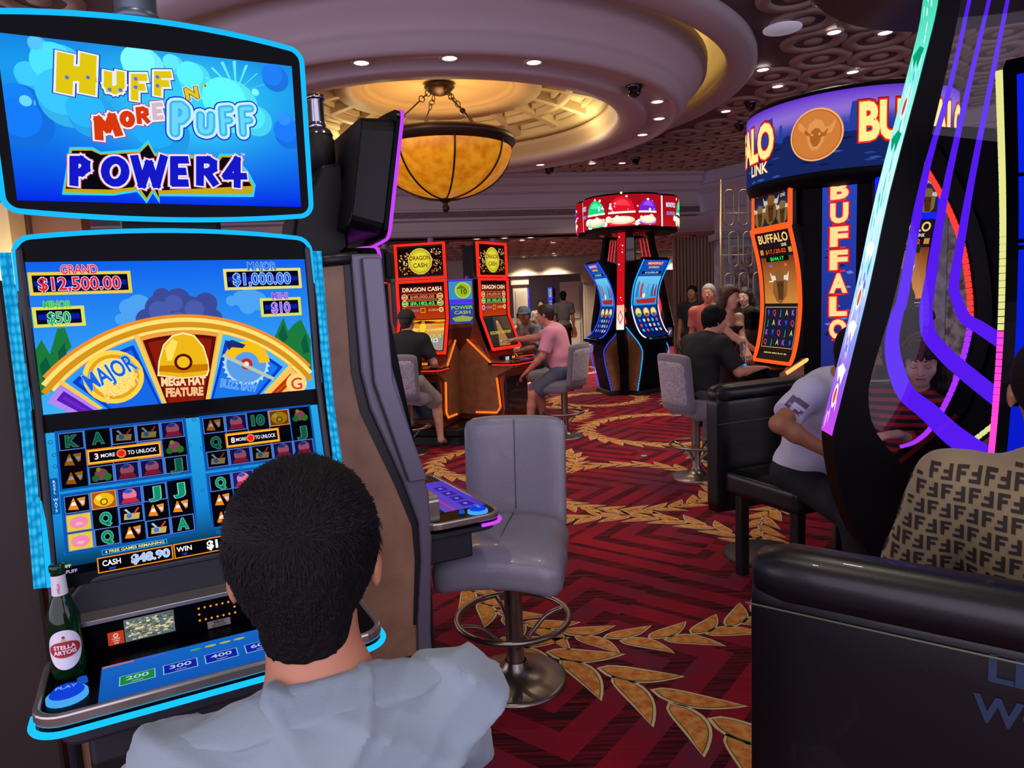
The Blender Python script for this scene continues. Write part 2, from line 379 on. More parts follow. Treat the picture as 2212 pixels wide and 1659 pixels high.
# ================= ceiling with ring relief =================
DC = Vector((-.70, 8.5, 0)); ZC = 4.0
ce = MB()
H_IN = 3.42; seg = 64
circ = [(DC.x+H_IN*cos(2*pi*k/seg), DC.y+H_IN*sin(2*pi*k/seg), ZC) for k in range(seg)]
def boxpt(k):
    a = 2*pi*k/seg; c, s = cos(a), sin(a)
    xs = (14-DC.x)/c if c > 1e-6 else ((-14-DC.x)/c if c < -1e-6 else 1e9); ys = (15.5-DC.y)/s if s > 1e-6 else ((-2-DC.y)/s if s < -1e-6 else 1e9)
    t = min(xs, ys); return (DC.x+t*c, DC.y+t*s, ZC)
outer = [boxpt(k) for k in range(seg)]
ce.add(circ+outer, [(k, (k+1) % seg, seg+(k+1) % seg, seg+k) for k in range(seg)], 0)
for P in ((14, 15.5), (-14, 15.5), (-14, -2), (14, -2)):
    ks = sorted(range(seg), key=lambda k: (outer[k][0]-P[0])**2+(outer[k][1]-P[1])**2)[:2]
    ce.add([outer[ks[0]], outer[ks[1]], (P[0], P[1], ZC)], [(0, 1, 2)], 0)
sp = .62; rowi = 0; yy = .2
while yy < 15:
    xx = -9+(sp/2 if rowi % 2 else 0)
    while xx < 12:
        d = hypot(xx-DC.x, yy-DC.y)
        if d > H_IN+.34 and abs(xx) < 1.2+yy*.95:
            r = .31; sg = 20
            ce.lathe([(r, 0), (r-.012, -.022), (r*.62, -.026), (r*.58, -.004)], (xx, yy, ZC), sg, 1)
            ce.lathe([(r*.58, -.004), (r*.30, -.002)], (xx, yy, ZC-.001), sg, 0)
            ce.lathe([(r*.30, -.002), (r*.27, -.018), (.001, -.024)], (xx, yy, ZC), sg, 1)
        xx += sp
    yy += sp*.86; rowi += 1
CEIL0 = mat('ceiling_dark_relief', '#5e4c52', .7, bump=(40, .1)); CEIL1 = mat('ceiling_ring_relief', '#a08a80', .7, bump=(60, .05))
struct(ce.build('ceiling', [CEIL0, CEIL1]))
# dome
dm = MB()
c0 = (DC.x, DC.y, 0)
dm.lathe([(3.52, 4.0), (3.52, 3.94), (3.46, 3.90), (3.30, 3.87), (3.24, 3.88), (3.22, 3.92), (3.22, 4.0)], c0, 96, 0)
dm.lathe([(3.22, 4.0), (3.24, 4.10), (3.10, 4.20), (2.7, 4.22)], c0, 96, 1)
dm.lathe([(2.7, 4.22), (2.95, 4.05), (2.985, 4.05), (3.02, 4.075), (3.03, 4.07), (3.02, 3.95), (2.98, 3.93), (2.98, 3.90), (2.94, 3.86), (2.88, 3.80), (2.84, 3.74), (2.83, 3.70), (2.80, 3.69), (2.80, 3.66), (2.77, 3.64), (2.76, 3.60), (2.72, 3.58), (2.67, 3.575),
          (2.665, 3.61), (2.38, 3.61), (2.375, 3.575), (2.30, 3.57), (2.22, 3.565), (2.10, 3.57), (2.06, 3.60), (2.04, 3.64)], c0, 96, 0)
dm.lathe([(2.04, 3.64), (2.06, 3.68), (2.02, 3.70), (2.02, 3.76), (1.97, 3.78), (1.97, 3.84), (2.02, 3.86)], c0, 96, 2)
def domez(r): return 3.86+.30*(1-(r/2.02)**2)
dm.lathe([(r, domez(r)+.11) for r in (2.06, 1.8, 1.5, 1.25, 1.0, .9)], c0, 96, 1)
for (ra, rb) in ((2.04, 1.88), (1.56, 1.48), (1.20, .86)):
    dm.lathe([(ra, domez(ra)+.12), (ra, domez(ra)), (rb, domez(rb)), (rb, domez(rb)+.12)], c0, 96, 1)
for (ra, rb) in ((1.84, 1.62), (1.44, 1.24)):   # inner steps of the coffers
    for k in range(18):
        a = 2*pi*k/18; w = 2*pi/18*.34
        dm.lathe([(ra, domez(ra)+.11), (ra, domez(ra)+.05), (ra-.05, domez(ra)+.05), (ra-.05, domez(ra)+.11)], c0, 4, 1, a+pi/18-w, a+pi/18+w)
for k in range(18):
    a = 2*pi*k/18; t = Vector((-sin(a), cos(a), 0))
    for i in range(6):
        r1, r2 = 1.9-i*.16, 1.9-(i+1)*.16; hw = .045
        P = [Vector((DC.x+r*cos(a), DC.y+r*sin(a), domez(r)+dz))+t*s for r in (r1, r2) for s in (-hw, hw) for dz in (0, .12)]
        dm.add(P, [(0, 2, 6, 4), (0, 4, 5, 1), (2, 3, 7, 6)], 1)
dm.lathe([(1.02, domez(1.0)+.0), (.98, 4.10), (.86, 4.10), (.84, 4.12), (.80, 4.15), (.001, 4.17)], c0, 64, 1)
struct(dm.build('ceiling_dome', [PLASTER, CREAM, mat('plaster_tan', '#b0977c', .6)]))
# hidden light strip in the outer cove and warm cove light in the dome
cv = MB(); cv.tube([(DC.x+2.965*cos(2*pi*k/64), DC.y+2.965*sin(2*pi*k/64), 4.068) for k in range(64)], .012, 6, closed=True)
cv.tube([(DC.x+1.99*cos(2*pi*k/64), DC.y+1.99*sin(2*pi*k/64), 3.80) for k in range(64)], .01, 6, closed=True)
tag(cv.build('cove_light_strip', glow('cove_led', '#ffdf8a', 9)), 'thin warm light strip tucked in the round ceiling cove', 'light strip')

# ================= fascias, lower ceiling, far walls =================
DARKB = mat('fascia_dark_band', '#4d4048', .5, var=(40, '#6a5a60'))
def fascia(name, A, B, prof, mats, flip=1):
    """profile (out, z, mat) swept from A to B (2-D points)"""
    m = MB(); A = Vector((*A, 0)); B = Vector((*B, 0)); t = (B-A).normalized(); n = Vector((t.y, -t.x, 0))*flip
    for i in range(len(prof)-1):
        (o0, z0, mi), (o1, z1, _) = prof[i], prof[i+1]
        m.add([A+n*o0+Vector((0, 0, z0)), B+n*o0+Vector((0, 0, z0)), B+n*o1+Vector((0, 0, z1)), A+n*o1+Vector((0, 0, z1))], [(0, 1, 2, 3)], mi)
    return struct(m.build(name, mats))
fp = [(.30, 4.0, 0), (.30, 3.93, 0), (.24, 3.90, 0), (.22, 3.80, 0), (.16, 3.76, 0), (.12, 3.66, 0), (.06, 3.62, 0), (.04, 3.38, 0), (.09, 3.36, 0), (.09, 3.33, 1), (.09, 3.22, 0), (.12, 3.21, 0), (.12, 3.17, 0), (.03, 3.14, 0), (.02, 2.98, 0), (.05, 2.97, 0), (.05, 2.84, 0), (-.3, 2.84, 0)]
fascia('wall_back_fascia', (-14, 11.4), (3.9, 14.3), fp, [PLASTER, DARKB])
fp2 = [(.0, 4.0, 0), (.0, 3.75, 0), (.10, 3.72, 0), (.10, 3.66, 0), (.0, 3.55, 0), (0, 3.2, 0), (.08, 3.18, 0), (.08, 3.05, 0), (-.35, 3.0, 0)]
LILAC = mat('plaster_lilac', '#a296a6', .6)
fascia('wall_right_fascia', (3.9, 14.3), (7.6, 8.4), fp2, [LILAC, LILAC])
lc = MB(); lc.add([(-14, 11.0, 2.84), (3.7, 13.9, 2.84), (16, 13.9, 2.84), (16, 32, 2.84), (-14, 32, 2.84)], [(0, 1, 2, 3, 4)], 0)
yy = 14.6; rowi = 0
while yy < 20:
    xx = -4+(.3 if rowi % 2 else 0)
    while xx < 4.5:
        lc.lathe([(.28, 0), (.27, -.02), (.17, -.02), (.16, 0)], (xx, yy, 2.84), 12, 1); xx += .62
    yy += .54; rowi += 1
struct(lc.build('ceiling_lower', [CEIL0, CEIL1]))
rc = MB(); rc.add([(3.6, 14.5, 3.02), (3.9, 14.3, 3.02), (7.3, 8.4, 3.02), (7.3, 2, 3.02), (16, 2, 3.02), (16, 14.5, 3.02)], [(0, 1, 2, 3, 4, 5)], 0); rc.box(3.4, 16, 13.9, 14.6, 2.8, 3.1, 0); struct(rc.build('ceiling_right_bay', [PLASTER]))
rw = MB(); rw.box(12, 12.2, 0, 24, 0, 3.05); struct(rw.build('wall_right', [mat('wall_mauve_dark', '#6a5c66', .6)]))
BEIGE = mat('wall_beige', '#b0a28c', .6); WARM = mat('wall_warm_slats', '#94806a', .6)
wb = MB()
wb.box(-14, 16, 23.6, 23.8, 0, 2.84, 0)
wb.box(-14, 16, 20.2, 20.5, 2.32, 2.84, 0); wb.box(-14, 16, 20.1, 20.2, 2.30, 2.40, 0); wb.box(-14, 16, 20.12, 20.2, 2.68, 2.76, 0)
struct(wb.build('wall_back', [BEIGE]))
for i, x in enumerate((-2.6, -.9, .35, 2.4, 3.9)):
    p = MB(); w = .42
    p.box(x-w/2, x+w/2, 20.22, 20.6, 0, 2.3, 0); p.box(x-w/2-.06, x+w/2+.06, 20.16, 20.66, 0, .25, 0); p.box(x-w/2-.05, x+w/2+.05, 20.17, 20.65, 2.05, 2.3, 0)
    p.box(x-w/2+.07, x+w/2-.07, 20.2, 20.22, .4, 1.9, 0)
    struct(p.build('wall_pilaster', [BEIGE], bevel=.01))
wd_ = MB(); wd_.box(1.55, 2.2, 20.9, 21.0, 0, 2.1); wd_.box(1.62, 2.13, 20.87, 20.9, .2, .9); wd_.box(1.62, 2.13, 20.87, 20.9, 1.0, 1.95)
struct(wd_.build('door_1', [mat('door_cream', '#c3b8a4', .5)], bevel=.01))
# dark shaft in the middle distance and a warm panel at the left
dk = MB(); dk.box(-.95, -.25, 15.2, 15.9, 0, 2.84); struct(dk.build('wall_dark_pier', [mat('dark_pier', '#221d22', .6)]))
sl = MB(); n = 26
for k in range(n):
    x0 = 3.7+k*.075; sl.box(x0, x0+.055, 15.6, 15.66, 0, 2.84)
sl.box(3.7, 5.8, 15.66, 15.7, 0, 2.84); struct(sl.build('wall_slatted', [WARM]))
lw = MB(); lw.box(-9, -5.6, 9.4, 9.6, 0, 3.0); lw.box(-6.42, -6.22, 9.0, 9.3, 0, 3.2); struct(lw.build('wall_left', [mat('wall_brown', '#8a6450', .6)]))
lamp('pilaster_fill_lamp', 'POINT', (-6.0, 8.5, 2.0), 40, (1, .8, .5), .1)  # fill lamp added to brighten the cream pilaster, no sconce there
# marble column with a damask panel
MARB = mat('marble_grey', '#8a8796', .35, var=(6, '#5c5a68', 8)); 
cm = MB(); cx, cy, w = 4.05, 12.4, .62
cm.box(cx-w/2, cx+w/2, cy-w/2, cy+w/2, 0, 2.55); cm.box(cx-w/2-.08, cx+w/2+.08, cy-w/2-.08, cy+w/2+.08, 2.5, 2.62); cm.box(cx-w/2-.04, cx+w/2+.04, cy-w/2-.04, cy+w/2+.04, 0, .3)
cm.box(cx-w/2+.02, cx+w/2-.02, cy-w/2, cy+w/2, 2.62, 3.0, 1)
cm.box(cx-w/2+.13, cx+w/2-.13, cy-w/2-.02, cy-w/2, .5, 2.35, 2)
cm.box(cx-w/2+.09, cx+w/2-.09, cy-w/2-.01, cy-w/2, .46, 2.39, 1)
struct(cm.build('wall_column', [MARB, LILAC, mat('damask_panel', '#9a8f90', .5, var=(11, '#4c3c40', 2))], bevel=.008), )
cm = MB(); cx, cy, w = 5.6, 8.9, .8
cm.box(cx-w/2, cx+w/2, cy-w/2, cy+w/2, 0, 3.05); cm.box(cx-w/2+.13, cx+w/2-.13, cy-w/2-.02, cy-w/2, .5, 2.6, 1); struct(cm.build('wall_column', [MARB, _M['damask_panel']], bevel=.008))

# ================= recessed downlights =================
DLB = mat('downlight_trim', '#b9aeb4', .4); DLG = glow('downlight_glass', '#fff0d8', 6)
dlm = MB(); dlm.lathe([(.085, 0), (.085, -.008), (.062, -.010), (.060, .0)], (0, 0, 0), 20, 0)
dlg = MB(); dlg.lathe([(.060, -.004), (.001, -.006)], (0, 0, 0), 20, 0)
dl0 = None; DLP = []
def downlight(P, label, group, power=0):
    global dl0
    if dl0 is None:
        dl0 = thing('ceiling_downlight', label, 'downlight', P, 0, group); dlm.build('trim_ring', DLB, dl0); dlg.build('lens', DLG, dl0); o = dl0
    else:
        o = dl0.copy(); COL.objects.link(o); o.location = P; o['label'] = label; o['group'] = group
        for c in dl0.children: q = c.copy(); COL.objects.link(q); q.parent = o
    if power: lamp('downlight_lamp', 'SPOT', (P[0], P[1], P[2]-.03), power*2.4, (1, .86, .70), .05, (P[0], P[1], 0), 2.0, .8)
    return o
for px, py in ((778, 135), (971, 127), (1156, 134), (1425, 220), (1428, 257), (1386, 292)):
    P = atz(px, py, 3.598); v = (P-DC); a = atan2(v.y, v.x); downlight((DC.x+2.53*cos(a), DC.y+2.53*sin(a), 3.608), 'small bright downlight set in the round dome soffit', 'dome soffit downlights', 22)
for k in (200, 235, 60, 95, 130, 165):
    a = radians(k); downlight((DC.x+2.53*cos(a), DC.y+2.53*sin(a), 3.608), 'small bright downlight set in the round dome soffit', 'dome soffit downlights', 22)
for px, py in ((1648, 150), (1680, 186), (1568, 240), (1842, 155), (1912, 70), (1802, 69), (1779, 7), (1705, 217), (1344, 352), (1279, 353)):
    P = atz(px, py, 3.97); downlight((P.x, P.y, 3.972), 'downlight added out of view to brighten the near seats', 'patterned ceiling downlights', 30)
for px, py in ((1030, 516), (1090, 514), (1146, 513), (1195, 524), (1128, 519), (1038, 537), (1196, 548), (1120, 588), (1248, 594), (1151, 599), (1260, 602), (1470, 548), (1482, 545)):
    P = atz(px, py, 2.82); P.y = min(P.y, 19.8)
    downlight((P.x, P.y, 2.822), 'small bright downlight in the lower far ceiling', 'far lower ceiling downlights', 80)
spk = MB(); spk.lathe([(.17, 0), (.17, -.01), (.001, -.014)], (0, 0, 0), 28); P = atz(1690, 61, 3.96)
o = spk.build('ceiling_speaker', mat('speaker_white_glow', '#c9c4d8', .5, emit=.25)); o.location = P; tag(o, 'large pale round panel inside one ring of the ceiling', 'ceiling speaker')  # slight glow put into the panel's material, it is no lamp
cam0 = None
for px, py, z, lb in ((1370, 187, 3.605, 'black camera dome on the soffit of the round dome'), (1598, 268, 3.97, 'black camera dome on the patterned ceiling near the buffalo sign'), (1621, 222, 3.97, 'small black camera dome between ceiling rings'), (1373, 343, 3.97, 'far small camera dome at the back of the ceiling'), (1186, 362, 3.6, 'black camera dome below the rim of the chandelier dome')):
    P = atz(px, py, z)
    m = MB(); m.lathe([(.085, 0), (.085, -.02), (.07, -.035), (.066, -.06), (.05, -.09), (.02, -.108), (.001, -.11)], (0, 0, 0), 20)
    if cam0 is None: cam0 = m.build('security_camera', mat('camera_dome_black', '#0c0b10', .1, coat=1)); o = cam0
    else: o = cam0.copy(); COL.objects.link(o)
    o.location = (P.x, P.y, z+.003); tag(o, lb, 'security camera', 'ceiling camera domes')

# ================= chandelier =================
CH = thing('bowl_chandelier', 'amber glass bowl chandelier in dark bronze hanging under the dome', 'chandelier', (DC.x, DC.y, 0))
BR = mat('bronze_dark', '#3c2c26', .4, .7); AM = mat('amber_glass', '#c8760a', .35, var=(9, '#e49c1e', 6), emit=.0)
am = _M['amber_glass']; nt = am.node_tree; b = nt.nodes['Principled BSDF']
for l in list(nt.links):
    if l.to_socket == b.inputs['Base Color']: nt.links.new(l.from_socket, b.inputs['Emission Color'])
b.inputs['Emission Strength'].default_value = .50
R0 = .82; zt = 3.44; 
m = MB(); pr_ = [(R0*sin(t), zt-.60*cos(t)*1.0) for t in [pi/2*i/14 for i in range(15)]]
m.lathe([(max(r, .001), z) for r, z in pr_], (0, 0, 0), 64); m.build('glass_bowl', AM, CH)
m = MB(); m.lathe([(R0-.06, zt+.06), (R0+.02, zt+.09), (R0+.05, zt+.06), (R0+.05, zt+.02), (R0+.02, zt-.01), (R0+.0, zt-.05), (R0-.04, zt-.04), (R0-.06, zt+.06)], (0, 0, 0), 64); m.build('rim', BR, CH)
for k in range(8):
    a = 2*pi*k/8+.25; m = MB(); m.tube([((r+.008)*cos(a), (r+.008)*sin(a), z-.004) for r, z in pr_], .011, 6); m.build('rib', BR, CH)
m = MB(); m.lathe([(.09, 2.86), (.07, 2.82), (.03, 2.80), (.025, 2.78), (.045, 2.75), (.045, 2.72), (.02, 2.69), (.001, 2.685)], (0, 0, 0), 20); m.build('finial', BR, CH)
m = MB(); m.lathe([(.001, 4.16), (.16, 4.155), (.18, 4.12), (.14, 4.08), (.10, 4.05), (.04, 4.03), (.001, 4.02)], (0, 0, 0), 24); m.build('canopy', BR, CH)
for k in range(4):
    a = 2*pi*k/4+.6; A = Vector((.13*cos(a), .13*sin(a), 4.06)); B = Vector((.74*cos(a), .74*sin(a), zt+.08)); m = MB()
    for i in range(3):
        c = A.lerp(B, .04+.07*i); d = (B-A).normalized(); e = d.cross(Vector((0, 0, 1))).normalized() if i % 2 else d.cross(d.cross(Vector((0, 0, 1)))).normalized()
        m.tube([c+d*.035*cos(t)+e*.035*sin(t) for t in [2*pi*q/12 for q in range(12)]], .006, 6, closed=True)
    m.tube([A.lerp(B, .22), B], .009, 6); m.sphere(A.lerp(B, .60), .035, 10, 6); m.build('hanger_rod', BR, CH)
lamp('chandelier_lamp', 'POINT', (DC.x, DC.y, 3.55), 30, (1, .72, .32), .2)
for k in range(3):
    a = 2*pi*k/3+.3; lamp('dome_cove_lamp', 'POINT', (DC.x+1.75*cos(a), DC.y+1.75*sin(a), 3.70), 12, (1, .78, .40), .15)
# ================= the curved twin-screen slot machines =================
BLK = mat('black_plastic', '#09090d', .4, spec=.25); BLKM = mat('black_matte', '#0a0a0d', .6); BEZ = mat('screen_glass_black', '#030408', .25, spec=.06)
BRN = mat('cabinet_brown', '#86644a', .5, var=(14, '#97735a', 6)); GRYB = mat('cabinet_grey_band', '#666373', .38, .3); GRYD = mat('cabinet_dark_band', '#1d1c24', .4, .2)
SILV = mat('silver_trim', '#a9a49c', .25, .8); DGREY = mat('panel_dark_grey', '#23252c', .5); CHROME = mat('chrome_ridged', '#9a9aa2', .15, 1)
HOSE = mat('conduit_grey', '#5a6470', .35, .6)
def scale_mat(name, c1, c2, s):
    if name in _M: return _M[name]
    m = bpy.data.materials.new(name); m.use_nodes = True; nt = m.node_tree; nt.nodes.clear(); N = nt.nodes
    tc = N.new('ShaderNodeTexCoord'); mp = N.new('ShaderNodeMapping'); mp.inputs['Scale'].default_value = (95, 95, 48); nt.links.new(tc.outputs['Object'], mp.inputs[0])
    vo = N.new('ShaderNodeTexVoronoi'); vo.inputs['Scale'].default_value = 1; vo.feature = 'F1'; vo.inputs['Randomness'].default_value = .25; nt.links.new(mp.outputs[0], vo.inputs['Vector'])
    cr = N.new('ShaderNodeValToRGB'); cr.color_ramp.elements[0].position = .15; cr.color_ramp.elements[1].position = .65
    cr.color_ramp.elements[0].color = lin(c1)+(1,); cr.color_ramp.elements[1].color = lin(c2)+(1,); nt.links.new(vo.outputs['Distance'], cr.inputs[0])
    e = N.new('ShaderNodeEmission'); e.inputs[1].default_value = s; nt.links.new(cr.outputs[0], e.inputs[0])
    o = N.new('ShaderNodeOutputMaterial'); nt.links.new(e.outputs[0], o.inputs[0]); _M[name] = m; return m
f1 = Fr((-.79, 1.69, 0), 27.8); f2 = Fr((-.55, 2.48, 0), 118)
def prof_y(z):   # front face of the screen column
    if z > 1.36: return -.002-.03*(1.78-z)
    return -.0145-(1.36-z)*.285
LP_O = (0, -.0165, 1.3555); LP_V = Vector((0, .088, .315)).normalized()   # lower pane: v measured up from its top edge (negative down)
class Pl:
    def __init__(s, fr, O, u, v):
        s.fr = fr; s.O = Vector(O); s.u = Vector(u).normalized(); s.v = Vector(v).normalized(); s.n = s.u.cross(s.v)
        W = lambda a: fr.x*a[0]+fr.y*a[1]+Vector((0, 0, a[2])); s.WO = fr.O+W(s.O); s.Wu = W(s.u); s.Wv = W(s.v); s.Wn = s.Wu.cross(s.Wv)
    def uv(s, px, py):
        d = ray(px, py); t = (s.WO-CAM).dot(s.Wn)/d.dot(s.Wn); q = CAM+d*t-s.WO; return (q.dot(s.Wu), q.dot(s.Wv))
    def surf(s): return planesurf(s.O, s.u, s.v)
    def poly(s, L): return [s.uv(*p) for p in L]
def panelart_top(pl):
    A = Art(pl.surf(), .0006); q = pl.uv; x0, x1, z0, z1 = -.298, .298, -.17, .168
    def sky(x, y):
        t = (y-z0)/(z1-z0); a = lin('#0428e8'); b = lin('#1aa0f0'); g = math.exp(-((x-.06)**2/.03+(y-.05)**2/.012)); c = [a[i]+(b[i]-a[i])*max(0, min(1, t*1.15)) for i in range(3)]; h = lin('#3fe0ff')
        t2 = max(0, (t-.8)*2.2); k = lin('#0a52d8'); c = [c[i]*(1-t2)+k[i]*t2 for i in range(3)]
        return tuple(c[i]*(1-.8*g)+h[i]*.8*g for i in range(3))
    A.grid(x0, z0, x1, z1, 24, 16, sky, 0)
    for px, py, r, c in ((70, 168, 26, '#38b8ee'), (48, 225, 34, '#1576e0'), (60, 268, 42, '#1470e0'), (130, 150, 44, '#46cdf4'), (150, 215, 50, '#35b4f0'), (60, 222, 12, '#62c4f4'), (82, 98, 15, '#4fb2f0'), (310, 145, 36, '#76eef6'), (375, 140, 18, '#58d4f4'), (420, 170, 30, '#52dcf6'), (500, 230, 52, '#58e6f4'), (555, 262, 30, '#4ad4f8'), (552, 200, 7, '#7ae6fa'), (625, 290, 30, '#1a70e8'), (618, 262, 16, '#2c86ee'), (350, 290, 50, '#1f9cec'), (200, 250, 40, '#27a6ee'), (595, 170, 26, '#1f74e0')):
        u, v = q(px, py); A.disc(u, v, r/850, c, .6); A.disc(u-r/3400, v+r/3400, r*.8/850, tuple_hex(c, 1.12), .8)
    for k in range(7):
        a = radians(20+k*23); u, v = q(510, 200); A.poly([(u, v), (u+.07*cos(a)-.004*sin(a), v+.07*sin(a)), (u+.07*cos(a)+.004*sin(a), v+.07*sin(a)+.002)], '#6ceefc', 1)
    def T(s, px, py, hpx, wpx, col, rot=0, out='#eaf4ff', o2='#1c1490', L=3, ow=.032, o2w=.055, bold=.02, sh=0):
        u, v = q(px, py); A.text(s, u, v, q(px, py-hpx/2)[1]-q(px, py+hpx/2)[1], col, L, w=q(px+wpx/2, py)[0]-q(px-wpx/2, py)[0], bold=bold, out=out, outw=ow, out2=o2, out2w=o2w, rot=rot, sh=sh)
    def K(ch, px, py, w, h, t, layers, rot=0, L=3, rnd=False):
        c, sn = cos(radians(rot)), sin(radians(rot))
        A.strokes(ch, lambda a, b: q(px+(a-.5)*w*c-(b-.5)*h*sn*-1*-1, py-(b-.5)*h*c-(a-.5)*w*sn), t/880, layers, L, rnd)
    HU = [(.0065, '#201890'), (.0045, '#e8f0ff'), (0, '#e2c810')]
    K('H', 165, 160, 62, 62, 27, HU, -2); K('U', 247, 178, 34, 34, 14, HU); K('F', 300, 190, 26, 44, 13, HU); K('F', 351, 182, 30, 40, 13, HU)
    for px, py in ((145, 168), (190, 168), (237, 194), (260, 195), (293, 171), (293, 189), (340, 167), (340, 186)): u, v = q(px, py); A.disc(u, v, .004, '#5a78d0', 4)
    u, v = q(167, 166); A.rect(u-.036, v-.008, u+.036, v+.009, '#d8a40c', 3.4)
    K('N', 414, 202, 26, 20, 7, [(.0035, '#e0f0ff'), (.0015, '#2a2010'), (0, '#e8c820')], 12)
    A.disc(*q(443, 186), .004, '#e8c820', 4.6); A.disc(*q(443, 186), .002, '#203060', 4.9)
    MO = [(.006, '#a02868'), (.0042, '#e8f0ff'), (0, '#d8380c')]
    K('M', 231, 274, 44, 38, 15, MO, 12); K('O', 275, 258, 24, 24, 11, MO, 8, rnd=True); K('R', 308, 250, 22, 28, 9, MO, 6); K('E', 341, 241, 20, 28, 8, MO[:2]+[(0, '#d8b8cc')], 5)
    PU = [(.009, '#1038c8'), (.006, '#c8f0ff'), (0, '#3cb8f0'), (-.005, '#6cd8fa')]
    K('P', 388, 258, 30, 58, 20, PU, 0, 5, True); K('U', 444, 268, 28, 36, 17, PU, 0, 5, True); K('F', 488, 262, 22, 50, 16, PU, 4, 5, True); K('F', 531, 262, 24, 52, 16, PU, 4, 5, True)
    P = pl.poly
    A.poly(P([(134, 421), (150, 318), (200, 318), (218, 328), (300, 322), (320, 302), (334, 330), (430, 336), (462, 354), (474, 332), (514, 332), (520, 352), (536, 370), (552, 400), (548, 426), (344, 424), (345, 440), (330, 418), (317, 440), (296, 415), (245, 423)]), '#28d8ff', 1.4)
    A.poly(P([(138, 416), (153, 322), (198, 322), (218, 332), (302, 327), (320, 308), (334, 334), (428, 340), (462, 360), (477, 336), (511, 337), (517, 355), (532, 374), (548, 404), (544, 420), (344, 420), (345, 434), (331, 412), (317, 434), (297, 410), (245, 419)]), '#c8a818', 1.8)
    A.poly(P([(142, 408), (156, 326), (198, 326), (218, 335), (303, 330), (320, 313), (334, 338), (426, 344), (462, 365), (480, 340), (508, 341), (514, 358), (528, 378), (543, 402), (341, 412), (344, 428), (331, 404), (317, 428), (300, 403), (245, 410)]), '#0a0810', 2.2)
    PW_ = [(.0055, '#e05058'), (.004, '#e4e8ff'), (0, '#1618c8')]
    for ch, px, w in (('P', 172, 34), ('O', 249, 52), ('W', 322, 62), ('E', 388, 32), ('R', 446, 38)): K(ch, px, 371, w, 50 if ch != 'W' else 58, 15, PW_, 0, 4, ch == 'O')
    K('4', 506, 373, 48, 56, 14, PW_, 0, 4)
    u, v = q(524, 334); A.text('TM', u, v, .005, '#c8e0ff', 3)
    for (X0, Z0, X1, Z1) in ():
        pass
    return A
def tuple_hex(c, k):
    c = c.lstrip('#'); c = c if len(c) == 6 else c[0]*2+c[1]*2+c[2]*2; return '#'+''.join('%02x' % min(255, int(int(c[i:i+2], 16)*k)) for i in (0, 2, 4))
